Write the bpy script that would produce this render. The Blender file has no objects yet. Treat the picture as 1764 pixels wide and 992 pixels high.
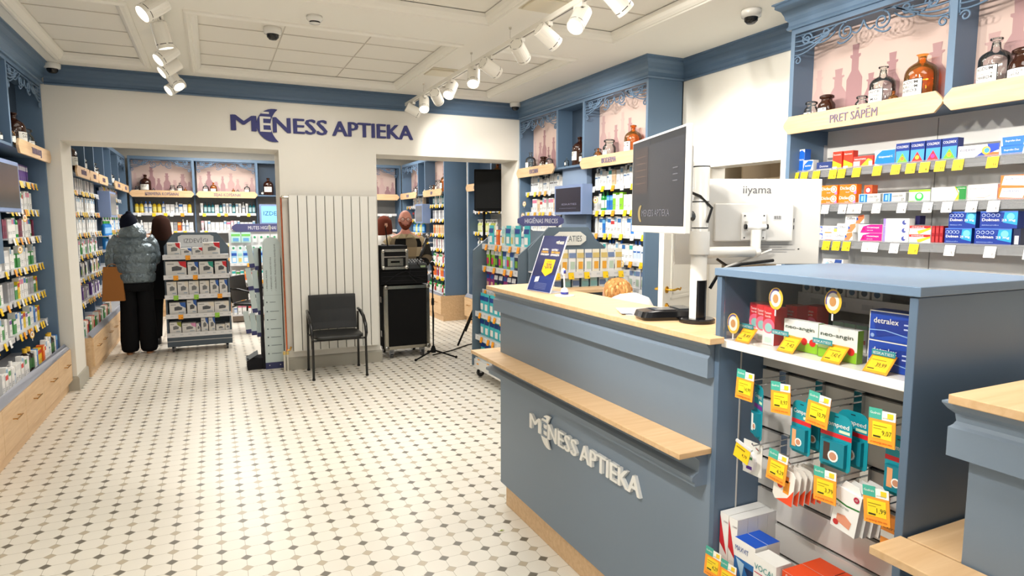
import bpy, bmesh, math, random
from mathutils import Vector, Matrix
random.seed(7)
R = math.radians
scn = bpy.context.scene
COL = scn.collection

# ---------------------------------------------------------------- camera, world, exposure
cam_d = bpy.data.cameras.new('camera'); cam = bpy.data.objects.new('camera', cam_d); COL.objects.link(cam)
cam.location = (0, 0, 1.6)
cam.rotation_euler = (R(90 - 6.1), 0, R(-25.2))
cam_d.sensor_width = 36; cam_d.lens = 36 * 1090 / 1764; cam_d.clip_start = 0.05; cam_d.clip_end = 60
scn.camera = cam
scn.view_settings.view_transform = 'Standard'; scn.view_settings.look = 'None'
scn.view_settings.gamma = 1; scn.view_settings.use_curve_mapping = False
scn.view_settings.exposure = -0.47
W = bpy.data.worlds.new('World'); scn.world = W; W.use_nodes = True
W.node_tree.nodes['Background'].inputs[0].default_value = (0.95, 0.97, 1.0, 1)
W.node_tree.nodes['Background'].inputs[1].default_value = 0.9
SPOT_W = 72.0      # track spot power
WARM = (1.0, 0.955, 0.885)

def light(name, kind, loc, power, aim=None, size=0.1, sx=None, sy=None, angle=70, blend=.5, color=WARM):
    d = bpy.data.lights.new(name, kind); d.energy = power; d.color = color
    if kind == 'AREA':
        d.shape = 'RECTANGLE'; d.size = sx; d.size_y = sy
    elif kind == 'SPOT':
        d.spot_size = R(angle); d.spot_blend = blend; d.shadow_soft_size = size
    else: d.shadow_soft_size = size
    o = bpy.data.objects.new(name, d); COL.objects.link(o); o.location = loc
    if aim is not None:
        o.rotation_euler = Vector(aim).to_track_quat('-Z', 'Y').to_euler()
    return o
# added area lights without fixtures: ambient fill for front coffers and rear rooms
for x, y, e in ((0.85, 0.9, 42), (-0.8, 0.9, 20), (0.85, 3.3, 16), (0.85, 5.8, 24), (-0.8, 5.8, 6), (2.5, 3.3, 30), (2.5, 5.6, 24), (2.5, 1.0, 24)):
    light('coffer_fill', 'AREA', (x, y, 2.93), e, (0, 0, -1), sx=0.6, sy=1.2)
for x, y, e in ((0.2, 9.4, 85), (2.2, 9.0, 60), (0.2, 11.2, 60), (2.4, 11.0, 55)):
    light('rear_room_fill', 'AREA', (x, y, 2.84), e, (0, 0, -1), sx=1.2, sy=0.6, color=(1, .97, .92))
light('side_room_fill', 'POINT', (4.6, 3.6, 2.2), 26, size=.2)  # added point light without a lamp, brightens the view through the doorway

# ---------------------------------------------------------------- materials
def lin(c):
    o = []
    for v in c[:3]:
        v = v / 255.0
        o.append(v / 12.92 if v <= 0.04045 else ((v + 0.055) / 1.055) ** 2.4)
    return tuple(o)
def newmat(name):
    m = bpy.data.materials.new(name); m.use_nodes = True
    nt = m.node_tree; b = nt.nodes['Principled BSDF']; return m, nt, b
def colmat(name, rough=.5, metal=0, spec=.5, coat=0, emit=0, bump=0, bscale=200):
    m, nt, b = newmat(name)
    a = nt.nodes.new('ShaderNodeAttribute'); a.attribute_name = 'Col'
    nt.links.new(a.outputs['Color'], b.inputs['Base Color'])
    b.inputs['Roughness'].default_value = rough; b.inputs['Metallic'].default_value = metal
    b.inputs['Specular IOR Level'].default_value = spec; b.inputs['Coat Weight'].default_value = coat
    if emit:
        nt.links.new(a.outputs['Color'], b.inputs['Emission Color']); b.inputs['Emission Strength'].default_value = emit
    if bump:
        n = nt.nodes.new('ShaderNodeTexNoise'); n.inputs['Scale'].default_value = bscale; n.inputs['Detail'].default_value = 3
        tc = nt.nodes.new('ShaderNodeTexCoord'); nt.links.new(tc.outputs['Object'], n.inputs['Vector'])
        bp = nt.nodes.new('ShaderNodeBump'); bp.inputs['Strength'].default_value = bump; bp.inputs['Distance'].default_value = .002 if bscale > 40 else .03
        nt.links.new(n.outputs['Fac'], bp.inputs['Height']); nt.links.new(bp.outputs['Normal'], b.inputs['Normal'])
    return m
M = {}
M['paint'] = colmat('satin_paint', .42, spec=.45, bump=.06, bscale=90)
M['wall'] = colmat('wall_paint', .8, spec=.2, bump=.12, bscale=120)
M['print'] = colmat('printed_carton', .42, spec=.4)
M['matte'] = colmat('matte', .85, spec=.2)
M['gloss'] = colmat('gloss_plastic', .18, spec=.5)
M['metal'] = colmat('brushed_metal', .25, metal=1)
M['chrome'] = colmat('chrome', .1, metal=1)
M['fabric'] = colmat('fabric', .95, spec=.1, bump=.3, bscale=300)
M['puffer'] = colmat('puffer_nylon', .3, spec=.6, metal=.45, bump=1.0, bscale=16)
M['leather'] = colmat('black_leather', .35, spec=.5, bump=.25, bscale=160)
M['skin'] = colmat('skin', .55, spec=.35)
M['emit'] = colmat('lit_surface', .5, emit=6.0)
M['screen'] = colmat('screen', .25, spec=.6, emit=.35)
M['screenlit'] = colmat('screen_lit', .25, emit=1.0)

def wood(name, c1, c2, axis):
    m, nt, b = newmat(name); L = nt.links
    tc = nt.nodes.new('ShaderNodeTexCoord'); mp = nt.nodes.new('ShaderNodeMapping')
    s = [14, 14, 14]; s[axis] = 1.2; mp.inputs['Scale'].default_value = s
    L.new(tc.outputs['Object'], mp.inputs['Vector'])
    n = nt.nodes.new('ShaderNodeTexNoise'); n.inputs['Scale'].default_value = 3.0; n.inputs['Detail'].default_value = 6; n.inputs['Distortion'].default_value = .6
    L.new(mp.outputs[0], n.inputs['Vector'])
    cr = nt.nodes.new('ShaderNodeValToRGB'); cr.color_ramp.elements[0].position = .35; cr.color_ramp.elements[1].position = .7
    cr.color_ramp.elements[0].color = (*lin(c1), 1); cr.color_ramp.elements[1].color = (*lin(c2), 1)
    L.new(n.outputs['Fac'], cr.inputs['Fac']); L.new(cr.outputs[0], b.inputs['Base Color'])
    b.inputs['Roughness'].default_value = .45; b.inputs['Specular IOR Level'].default_value = .4
    return m
M['wood'] = wood('light_oak', (212, 176, 134), (226, 193, 152), 0)
M['woodv'] = wood('light_oak_upright', (208, 172, 128), (220, 187, 145), 0)

def floor_mat():
    m, nt, b = newmat('octagon_and_dot_tiles'); L = nt.links; N = nt.nodes
    def mth(op, a, b_=None, c=None):
        n = N.new('ShaderNodeMath'); n.operation = op
        for i, v in enumerate((a, b_, c)):
            if v is None: continue
            if isinstance(v, (int, float)): n.inputs[i].default_value = v
            else: L.new(v, n.inputs[i])
        return n.outputs[0]
    g = N.new('ShaderNodeNewGeometry'); sp = N.new('ShaderNodeSeparateXYZ'); L.new(g.outputs['Position'], sp.inputs[0])
    u = mth('MULTIPLY_ADD', sp.outputs[0], 1 / .1064, -.606 / .1064); v = mth('MULTIPLY_ADD', sp.outputs[1], 1 / .1022, -3.238 / .1022)
    iu = mth('FLOOR', mth('ADD', u, .5)); iv = mth('FLOOR', mth('ADD', v, .5))
    du = mth('ABSOLUTE', mth('SUBTRACT', u, iu)); dv = mth('ABSOLUTE', mth('SUBTRACT', v, iv))
    s = mth('ADD', du, dv)
    dot = mth('LESS_THAN', s, .235)
    # sheet-wise flips of the alternation of dark and beige dots
    cb = N.new('ShaderNodeCombineXYZ'); L.new(mth('FLOOR', mth('DIVIDE', iu, 5.0)), cb.inputs[0]); L.new(mth('FLOOR', mth('DIVIDE', iv, 4.0)), cb.inputs[1])
    wn = N.new('ShaderNodeTexWhiteNoise'); wn.noise_dimensions = '2D'; L.new(cb.outputs[0], wn.inputs['Vector'])
    flip = mth('GREATER_THAN', wn.outputs['Value'], .6)
    par = mth('GREATER_THAN', mth('PINGPONG', mth('ADD', mth('ADD', iu, iv), flip), 1.0), .5)
    g1 = mth('LESS_THAN', mth('ABSOLUTE', mth('SUBTRACT', s, .25)), .017)
    g2 = mth('MULTIPLY', mth('LESS_THAN', mth('MINIMUM', du, dv), .011), mth('GREATER_THAN', s, .25))
    gr = mth('MAXIMUM', g1, g2)
    def mix(f, a, b_):
        n = N.new('ShaderNodeMix'); n.data_type = 'RGBA'; L.new(f, n.inputs[0])
        for k, x in ((6, a), (7, b_)):
            if isinstance(x, tuple): n.inputs[k].default_value = (*lin(x), 1)
            else: L.new(x, n.inputs[k])
        return n.outputs[2]
    nz = N.new('ShaderNodeTexNoise'); nz.inputs['Scale'].default_value = 2.2; nz.inputs['Detail'].default_value = 4; L.new(g.outputs['Position'], nz.inputs['Vector'])
    base = mix(nz.outputs['Fac'], (224, 219, 207), (236, 231, 220))
    dc = mix(par, (112, 106, 94), (186, 173, 150))
    c = mix(dot, base, dc); c = mix(gr, c, (172, 165, 148))
    L.new(c, b.inputs['Base Color'])
    b.inputs['Roughness'].default_value = .34; b.inputs['Specular IOR Level'].default_value = .4
    return m
M['floor'] = floor_mat()

def thin_glass(name, tint, gl=.1, alpha=.0, rough=.03, fk=1.0):
    m = bpy.data.materials.new(name); m.use_nodes = True; nt = m.node_tree; N = nt.nodes; L = nt.links
    N.remove(N['Principled BSDF']); out = N['Material Output']
    t = N.new('ShaderNodeBsdfTransparent'); t.inputs[0].default_value = (*lin(tint), 1)
    gs = N.new('ShaderNodeBsdfGlossy'); gs.inputs['Roughness'].default_value = rough
    d = N.new('ShaderNodeBsdfDiffuse'); d.inputs[0].default_value = (*lin(tint), 1)
    fr = N.new('ShaderNodeFresnel'); fr.inputs[0].default_value = 1.45
    ma = N.new('ShaderNodeMath'); ma.operation = 'MULTIPLY_ADD'; ma.inputs[1].default_value = fk; ma.inputs[2].default_value = gl * .3; L.new(fr.outputs[0], ma.inputs[0])
    m1 = N.new('ShaderNodeMixShader'); m1.inputs[0].default_value = alpha; L.new(t.outputs[0], m1.inputs[1]); L.new(d.outputs[0], m1.inputs[2])
    m2 = N.new('ShaderNodeMixShader'); L.new(ma.outputs[0], m2.inputs[0]); L.new(m1.outputs[0], m2.inputs[1]); L.new(gs.outputs[0], m2.inputs[2])
    L.new(m2.outputs[0], out.inputs[0]); return m
M['clear'] = thin_glass('clear_glass', (246, 250, 248), gl=.05, alpha=.02)
M['amber'] = thin_glass('amber_glass', (244, 170, 80), alpha=.12)
M['brown'] = thin_glass('brown_glass', (110, 58, 34), alpha=.2)
M['pane'] = thin_glass('display_pane', (252, 252, 252), gl=.0, alpha=.0, fk=.22)
M['acry'] = thin_glass('acrylic', (230, 232, 234), gl=.1, alpha=.2, rough=.15)

# ---------------------------------------------------------------- mesh builder
_txt = {}
def text_mesh(s, bold=0.0, ext=0.0):
    k = (s, bold, ext)
    if k not in _txt:
        c = bpy.data.curves.new('t', 'FONT'); c.body = s; c.size = 1; c.resolution_u = 2; c.offset = bold; c.extrude = ext
        o = bpy.data.objects.new('t', c); me = o.to_mesh()
        v = [tuple(x.co) for x in me.vertices]; f = [tuple(p.vertices) for p in me.polygons]
        o.to_mesh_clear(); bpy.data.objects.remove(o); bpy.data.curves.remove(c)
        _txt[k] = (v, f)
    return _txt[k]

class MB:
    def __init__(s): s.v = []; s.f = []; s.c = []; s.m = []
    def add(s, vs, fs, col, mi=0):
        b = len(s.v); s.v += [tuple(x) for x in vs]
        cl = lin(col)
        for f in fs: s.f.append(tuple(b + i for i in f)); s.c.append(cl); s.m.append(mi)
        return s
    def box(s, x0, y0, z0, x1, y1, z1, col=(200, 200, 200), mi=0, M_=None):
        vs = [(x, y, z) for z in (z0, z1) for y in (y0, y1) for x in (x0, x1)]
        if M_ is not None: vs = [M_ @ Vector(v) for v in vs]
        return s.add(vs, [(0, 2, 3, 1), (4, 5, 7, 6), (0, 1, 5, 4), (2, 6, 7, 3), (0, 4, 6, 2), (1, 3, 7, 5)], col, mi)
    def quad(s, a, b, c, d, col, mi=0): return s.add([a, b, c, d], [(0, 1, 2, 3)], col, mi)
    def prism(s, pts, ax, a0, a1, col, mi=0):
        # polygon pts (2D) extruded along axis ax: for 'y' pts are (x,z); 'x' -> (y,z); 'z' -> (x,y)
        def P(p, t): return {'y': (p[0], t, p[1]), 'x': (t, p[0], p[1]), 'z': (p[0], p[1], t)}[ax]
        n = len(pts); vs = [P(p, a0) for p in pts] + [P(p, a1) for p in pts]
        fs = [tuple(range(n)), tuple(reversed(range(n, 2 * n)))] + [(i, i + n, (i + 1) % n + n, (i + 1) % n) for i in range(n)]
        return s.add(vs, fs, col, mi)
    def lathe(s, prof, col, seg=16, c=(0, 0, 0), mi=0, cols=None, ang0=0, ang1=360, sx=1, sy=1):
        full = abs(ang1 - ang0) >= 360; n = seg if full else seg + 1; vs = []; fs = []
        for r, z in prof:
            for i in range(n):
                a = R(ang0 + (ang1 - ang0) * i / seg); vs.append((c[0] + r * math.cos(a) * sx, c[1] + r * math.sin(a) * sy, c[2] + z))
        b = len(s.v); s.v += vs
        for j in range(len(prof) - 1):
            cc = lin(cols[j] if cols else col)
            for i in range(seg):
                i2 = (i + 1) % n if full else i + 1
                s.f.append((b + j * n + i, b + j * n + i2, b + (j + 1) * n + i2, b + (j + 1) * n + i)); s.c.append(cc); s.m.append(mi)
        return s
    def tube(s, pts, r, col, seg=8, mi=0, caps=True, sq=1.0, closed=False):
        P = [Vector(p) for p in pts]; n = len(P); rs = r if isinstance(r, (list, tuple)) else [r] * n
        b = len(s.v); up = None; T = []
        for i in range(n):
            if closed: t = P[(i + 1) % n] - P[i - 1]
            else: t = (P[min(i + 1, n - 1)] - P[max(i - 1, 0)])
            T.append(t.normalized() if t.length > 1e-9 else Vector((0, 0, 1)))
        a = Vector((0, 0, 1)) if abs(T[0].z) < .9 else Vector((0, 1, 0))
        nrm = T[0].cross(a).normalized()
        for i in range(n):
            nrm = (nrm - T[i] * nrm.dot(T[i]));  nrm = nrm.normalized() if nrm.length > 1e-6 else T[i].orthogonal().normalized()
            bn = T[i].cross(nrm)
            for k in range(seg):
                q = 2 * math.pi * k / seg; s.v.append(tuple(P[i] + rs[i] * (math.cos(q) * nrm + math.sin(q) * bn * sq)))
        cl = lin(col)
        for i in range(n if closed else n - 1):
            j = (i + 1) % n
            for k in range(seg):
                s.f.append((b + i * seg + k, b + i * seg + (k + 1) % seg, b + j * seg + (k + 1) % seg, b + j * seg + k)); s.c.append(cl); s.m.append(mi)
        if caps and not closed:
            s.f.append(tuple(b + k for k in reversed(range(seg)))); s.c.append(cl); s.m.append(mi)
            s.f.append(tuple(b + (n - 1) * seg + k for k in range(seg))); s.c.append(cl); s.m.append(mi)
        return s
    def loft(s, rings, col, seg=20, mi=0, caps=True, cols=None):
        # rings: (cx,cy,cz,rx,ry[,power]) horizontal ellipses
        b = len(s.v)
        for q in rings:
            cx, cy, cz, rx, ry = q[:5]; pw = q[5] if len(q) > 5 else 1.0
            for k in range(seg):
                a = 2 * math.pi * k / seg; ca, sa = math.cos(a), math.sin(a)
                s.v.append((cx + rx * math.copysign(abs(ca) ** pw, ca), cy + ry * math.copysign(abs(sa) ** pw, sa), cz))
        for i in range(len(rings) - 1):
            cl = lin(cols[i] if cols else col)
            for k in range(seg):
                s.f.append((b + i * seg + k, b + i * seg + (k + 1) % seg, b + (i + 1) * seg + (k + 1) % seg, b + (i + 1) * seg + k)); s.c.append(cl); s.m.append(mi)
        if caps:
            s.f.append(tuple(b + k for k in reversed(range(seg)))); s.c.append(lin(cols[0] if cols else col)); s.m.append(mi)
            s.f.append(tuple(b + (len(rings) - 1) * seg + k for k in range(seg))); s.c.append(lin(cols[-1] if cols else col)); s.m.append(mi)
        return s
    def ball(s, c, r, col, seg=14, rings=8, mi=0, sx=1, sy=1, sz=1, fn=None):
        pr = [(r * math.cos(-math.pi / 2 + math.pi * j / rings), r * math.sin(-math.pi / 2 + math.pi * j / rings)) for j in range(rings + 1)]
        vs = []
        for rr, z in pr:
            for i in range(seg):
                a = 2 * math.pi * i / seg; p = (rr * math.cos(a) * sx, rr * math.sin(a) * sy, z * sz)
                if fn: p = fn(*p)
                vs.append((c[0] + p[0], c[1] + p[1], c[2] + p[2]))
        return s.add(vs, [(j * seg + i, j * seg + (i + 1) % seg, (j + 1) * seg + (i + 1) % seg, (j + 1) * seg + i) for j in range(rings) for i in range(seg)], col, mi)
    def text(s, t, o, u, v, h, col, w=None, bold=0.01, ext=0.0, align='C', mi=0):
        """o: anchor point (baseline centre/left); u,v: unit directions; h: cap height; w: width to fit"""
        vs, fs = text_mesh(t, 0.0, 1.0 if ext else 0.0)
        if not vs: return s
        xs = [p[0] for p in vs]; x0, x1 = min(xs), max(xs); k = h / .73; kx = k if w is None else w / max(x1 - x0, 1e-6)
        off = {'C': (x0 + x1) / 2, 'L': x0, 'R': x1}[align]
        o = Vector(o); u = Vector(u).normalized(); v = Vector(v).normalized(); n = u.cross(v)
        for j, sh in enumerate((0,) if bold <= .012 else (-bold, 0, bold)):
            q = o + n * (.00012 * j) + u * (sh * k)
            s.add([q + u * ((p[0] - off) * kx) + v * (p[1] * k + (abs(sh) * k * .3 if sh > 0 else 0)) + n * (p[2] * ext) for p in vs], fs, col, mi)
        return s
    def build(s, name, parent=None, mat='print', loc=None, rot=None, smooth=False, bevel=0, mats=None, label=None):
        me = bpy.data.meshes.new(name); me.from_pydata(s.v, [], s.f)
        for m_ in (mats or [mat]): me.materials.append(M[m_])
        if mats: me.polygons.foreach_set('material_index', s.m)
        at = me.color_attributes.new('Col', 'FLOAT_COLOR', 'CORNER'); arr = []
        for f, c in zip(s.f, s.c): arr += [c[0], c[1], c[2], 1.0] * len(f)
        at.data.foreach_set('color', arr)
        if smooth is True: me.polygons.foreach_set('use_smooth', [True] * len(me.polygons))
        me.update()
        o = bpy.data.objects.new(name, me); COL.objects.link(o)
        if smooth == 'auto': me.shade_auto = None if False else None
        if parent is not None: o.parent = parent
        if loc is not None: o.location = loc
        if rot is not None: o.rotation_euler = (0, 0, rot)
        if bevel:
            bv = o.modifiers.new('edge', 'BEVEL'); bv.width = bevel; bv.segments = 2; bv.limit_method = 'ANGLE'; bv.angle_limit = R(50)
        if label: o['label'] = label
        return o

_labels = {}
def tag(o, label, cat, group=None):
    n = len(label.replace('-', ' ').split())
    if n > 16 or n < 4: print('LABEL LEN', n, label)
    if label in _labels: print('DUP LABEL', label)
    _labels[label] = 1
    o['label'] = label; o['category'] = cat
    if group: o['group'] = group
    return o
def empty(name, loc, rot=0):
    o = bpy.data.objects.new(name, None); COL.objects.link(o); o.location = loc; o.rotation_euler = (0, 0, rot); o.empty_display_size = .1
    return o
def struct(o): o['kind'] = 'structure'; return o
def dup(o, loc=None, rot=None):
    c = o.copy(); COL.objects.link(c)
    if loc is not None: c.location = loc
    if rot is not None: c.rotation_euler = (0, 0, rot)
    for ch in o.children:
        k = ch.copy(); COL.objects.link(k); k.parent = c
        for g in ch.children:
            q = g.copy(); COL.objects.link(q); q.parent = k
    return c
ORD = ['first', 'second', 'third', 'fourth', 'fifth', 'sixth', 'seventh', 'eighth', 'ninth', 'tenth', 'eleventh', 'twelfth', 'thirteenth',
       'fourteenth', 'fifteenth', 'sixteenth', 'seventeenth', 'eighteenth', 'nineteenth', 'twentieth', 'twenty-first', 'twenty-second', 'twenty-third', 'twenty-fourth']

BLUE = (97, 122, 148); BLUED = (86, 109, 134); CREAM = (230, 226, 216); WHITE = (238, 236, 230); NAVY = (58, 60, 104); SHELF = (206, 207, 210)
YEL = (250, 206, 30); ORG = (250, 164, 30)
GREYB = (172, 168, 155)
# ---------------------------------------------------------------- the room shell
def sweep(mb, prof, path, col, closed=False, z0=0, side=1):
    """sweep profile (offset, z) along a plan path with mitres; side = which side is outward"""
    n = len(path); P = [Vector((p[0], p[1])) for p in path]; rings = []
    for i in range(n):
        ds = []
        if closed or i > 0: ds.append((P[i] - P[i - 1]).normalized())
        if closed or i < n - 1: ds.append((P[(i + 1) % n] - P[i]).normalized())
        ns = [Vector((d.y, -d.x)) * side for d in ds]
        if len(ns) == 2:
            m = (ns[0] + ns[1]); m = m / max(m.dot(ns[0]), 1e-6)
        else: m = ns[0]
        rings.append([(P[i].x + m.x * o, P[i].y + m.y * o, z0 + z) for o, z in prof])
    k = len(prof); vs = [v for r in rings for v in r]; fs = []
    for i in range(n if closed else n - 1):
        j = (i + 1) % n
        for q in range(k - 1): fs.append((i * k + q, j * k + q, j * k + q + 1, i * k + q + 1))
    if not closed: fs += [tuple(range(k)), tuple(reversed(range((n - 1) * k, n * k)))]
    mb.add(vs, fs, col)
CROWN = [(0, -.17), (.018, -.17), (.024, -.16), (.018, -.15), (.014, -.145), (.014, -.12), (.03, -.10), (.034, -.08), (.048, -.05), (.07, -.035), (.076, -.03), (.076, -.012), (.09, -.008), (.09, 0), (0, 0)]

fl = MB(); fl.quad((-3, -2, 0), (6, -2, 0), (6, 13, 0), (-3, 13, 0), (220, 215, 200)); struct(fl.build('floor', mat='floor'))

# ceiling with recessed coffers
CEIL = (243, 240, 231)
CF = [(-1.13, -.47), (-.08, 1.82), (2.18, 2.86)]; CY_ = [(-.6, 1.9), (2.35, 4.25), (4.87, 6.7)]
mb = MB(); xs = sorted({-2.0, 3.9, *[v for c in CF for v in c]}); ys = sorted({-2.0, 7.1, *[v for c in CY_ for v in c]})
for i in range(len(xs) - 1):
    for j in range(len(ys) - 1):
        if (xs[i], xs[i + 1]) in CF and (ys[j], ys[j + 1]) in CY_: continue
        mb.quad((xs[i], ys[j], 2.98), (xs[i], ys[j + 1], 2.98), (xs[i + 1], ys[j + 1], 2.98), (xs[i + 1], ys[j], 2.98), CEIL)
for (a, b) in CF:
    for (c, d) in CY_:
        mb.box(a, c, 2.98, a + .004, d, 3.08, CREAM); mb.box(b - .004, c, 2.98, b, d, 3.08, CREAM)
        mb.box(a, c, 2.98, b, c + .004, 3.08, CREAM); mb.box(a, d - .004, 2.98, b, d, 3.08, CREAM)
        mb.quad((a, c, 3.03), (a, d, 3.03), (b, d, 3.03), (b, c, 3.03), (238, 234, 224))
        nx = max(1, round((b - a) / .6)); ny = 4
        for k in range(1, nx): x = a + (b - a) * k / nx; mb.box(x - .003, c, 3.024, x + .003, d, 3.03, (212, 206, 194))
        for k in range(1, ny): y = c + (d - c) * k / ny; mb.box(a, y - .003, 3.024, b, y + .003, 3.03, (212, 206, 194))
mb.quad((-2, -2, 3.09), (3.9, -2, 3.09), (3.9, 7.1, 3.09), (-2, 7.1, 3.09), CREAM)
struct(mb.build('ceiling', mat='wall'))
k_ = 0
for (a, b) in CF:
    for (c, d) in CY_:
        mb = MB(); k_ += 1
        pr = [(-.035, .0), (-.035, -.012), (-.02, -.022), (-.004, -.022), (0, -.012), (.012, -.014), (.03, .0), (.044, .02), (.05, .045)]
        sweep(mb, pr, [(a, c), (b, c), (b, d), (a, d)], CEIL, closed=True, z0=2.98, side=-1)
        struct(mb.build('trim_%d' % k_, mat='wall'))
# rear ceiling
mb = MB(); mb.quad((-2, 7.5, 2.9), (-2, 13, 2.9), (5, 13, 2.9), (5, 7.5, 2.9), CREAM); struct(mb.build('ceiling_rear', mat='wall'))

# back wall with two openings
Y0, Y1, ZL = 7.06, 7.55, 2.326
mb = MB()
for (a, b) in ((-2.0, -1.225), (.65, 1.665), (3.40, 3.9)): mb.box(a, Y0, 0, b, Y1, ZL, CREAM)
mb.box(-2.0, Y0, ZL, 3.9, Y1, 3.1, CREAM)
struct(mb.build('wall_back', mat='wall'))
def wallbox(name, *a, col=CREAM):
    m = MB(); m.box(*a, col); return struct(m.build(name, mat='wall'))
wallbox('wall_left', -2.0, -2, 0, -1.72, 7.06, 3.0)
wallbox('wall_left_rear', -1.9, 7.55, 0, -1.65, 13, 3.0)
wallbox('wall_rear', -2, 12.42, 0, 5, 12.6, 3.0)
wallbox('wall_right_rear', 4.05, 7.55, 0, 4.2, 13, 3.0)
mb = MB()
WR = (240, 237, 228)
mb.box(3.8, -2, 0, 3.95, 3.40, 3.0, WR); mb.box(3.8, 4.18, 0, 3.95, 7.06, 3.0, WR); mb.box(3.8, 3.40, 2.05, 3.95, 4.18, 3.0, WR)
struct(mb.build('wall_right', mat='wall'))
mb = MB()   # the small store room seen through the doorway
mb.box(5.4, 2.4, 0, 5.5, 5.4, 2.6, (224, 214, 196)); mb.box(3.95, 5.3, 0, 5.4, 5.4, 2.6, (224, 214, 196)); mb.box(3.95, 2.4, 0, 5.4, 2.5, 2.6, (224, 214, 196)); mb.box(3.95, 2.4, 2.5, 5.4, 5.4, 2.6, (224, 214, 196))
struct(mb.build('wall_store_room', mat='wall'))
mb = MB()   # door casing
for a, b in ((3.36, 3.412), (4.168, 4.22)): mb.box(3.775, a, 0, 3.965, b, 2.04, WHITE)
mb.box(3.774, 3.355, 2.04, 3.966, 4.225, 2.09, WHITE)
struct(mb.build('trim_door_casing', mat='paint', bevel=.002))
# open storage cubby in the store room
r = empty('storage_cubby', (5.38, 3.0, 0)); tag(r, 'beige open storage cubby in the store room beyond the doorway', 'shelf unit')
c = (206, 190, 166)
m = MB(); m.box(-.02, 0, 0, 0, 2.0, 2.3, c); m.build('back_board', r, 'paint')
for y in (0, .65, 1.3, 1.98): m = MB(); m.box(-.4, y, 0, -.02, y + .02, 2.3, c); m.build('upright', r, 'paint')
for z in (.5, 1.0, 1.5, 2.0, 2.28): m = MB(); m.box(-.4, .02, z, -.02, 1.98, z + .018, c); m.build('shelf_board', r, 'paint')
# crowns
mb = MB(); sweep(mb, CROWN, [(-1.31, Y0), (3.42, Y0)], BLUED, z0=2.98, side=1); struct(mb.build('trim_crown_back', mat='paint'))
mb = MB(); sweep(mb, CROWN, [(3.8, 4.53), (3.8, 3.05)], BLUED, z0=2.98, side=1); struct(mb.build('trim_crown_right', mat='paint'))
# baseboards
BB = [(0, 0), (.018, 0), (.018, .115), (.01, .13), (0, .135)]
def bb(name, path, side=1): m = MB(); sweep(m, BB, path, GREYB, side=side); struct(m.build(name, mat='paint'))
bb('baseboard_pier', [(.65, Y1), (.65, Y0), (1.665, Y0), (1.665, Y1)], side=1)
bb('baseboard_left', [(-1.31, Y0), (-1.225, Y0), (-1.225, Y1)], side=1)
bb('baseboard_right', [(3.40, Y1), (3.40, Y0), (3.42, Y0)], side=1)
# wall lettering MENESS APTIEKA with crescent
def crescent(m, o, u, v, h, col, ext, n):
    o, u, v, n = map(Vector, (o, u, v, n)); pts = []
    # outer arc bulging left, inner arc shallower; tips at right top and bottom
    for i in range(19):
        t = R(76 + (284 - 76) * i / 18); pts.append((math.cos(t) * .5 * h, math.sin(t) * .5 * h))
    tip = pts[-1]; tp = pts[0]; k = []
    for i in range(1, 14):
        t = i / 14; y = tip[1] + (tp[1] - tip[1]) * t; b = .22 * h * math.sin(math.pi * t) ** .8; k.append((tip[0] - b, y))
    pts += k; N_ = len(pts)
    out = pts[:19]; inn = [tp] + k[::-1] + [tip]
    # triangulated strip between the arcs
    def at(a, t):
        q = t * (len(a) - 1); i = min(int(q), len(a) - 2); f = q - i; return (a[i][0] * (1 - f) + a[i + 1][0] * f, a[i][1] * (1 - f) + a[i + 1][1] * f)
    vs = []; fs = []; S = 20
    for lay in (0, 1):
        for j in range(S + 1):
            for a in (out, inn):
                p = at(a, j / S); vs.append(o + u * p[0] + v * p[1] + n * (ext if lay else 0))
    B = 2 * (S + 1)
    for j in range(S):
        a = 2 * j; fs.append((B + a, B + a + 2, B + a + 3, B + a + 1)); fs.append((a, B + a, B + a + 2, a + 2)); fs.append((a + 1, a + 3, B + a + 3, B + a + 1))
    m.add(vs, fs, col)
def logo(root, o, u, n, width, col, ecol, ext, mat):
    """the pharmacy wordmark; o = left end of the baseline, width = total"""
    o, u, n = Vector(o), Vector(u).normalized(), Vector(n).normalized(); v = Vector((0, 0, 1)); k = width / 6.92; h = .6 * k
    parts = [('M', 0.0, .84, 1), ('NESS', 1.47, 3.44, 1), ('APTIEKA', 3.67, 6.92, 1)]
    for s, a, b, _ in parts:
        m = MB(); m.text(s, o + u * (a * k), u, v, h, col, w=(b - a) * k, bold=.034, ext=ext, align='L'); m.build('letter' if len(s) == 1 else 'lettering', root, mat)
    m = MB(); crescent(m, o + u * (1.48 * k) + v * (.42 * h), u, v, 1.24 * k, col, ext, n); m.build('crescent', root, mat)
    m = MB(); m.text('E', o + u * (1.0 * k) + n * (ext * 1.08), u, v, h, ecol, w=.36 * k, bold=.02, ext=ext * .3, align='L')
    a = o + u * (1.04 * k) + v * (h * 1.12) + n * (ext * 1.05); w_ = .28 * k; hh = .12 * h
    m.quad(a, a + u * w_, a + u * w_ + v * hh, a + v * hh, ecol); m.build('accented_letter', root, mat)
r = empty('wall_lettering', (.215, Y0, 2.50)); tag(r, 'large dark blue pharmacy wordmark with crescent moon on the cream wall above the radiator', 'sign')
k_root = r
def logo_local(*a): logo(*a)
logo(r, (0, -.006, 0), (1, 0, 0), (0, -1, 0), 1.865, (72, 74, 122), (226, 222, 214), .006, 'matte')

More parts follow.
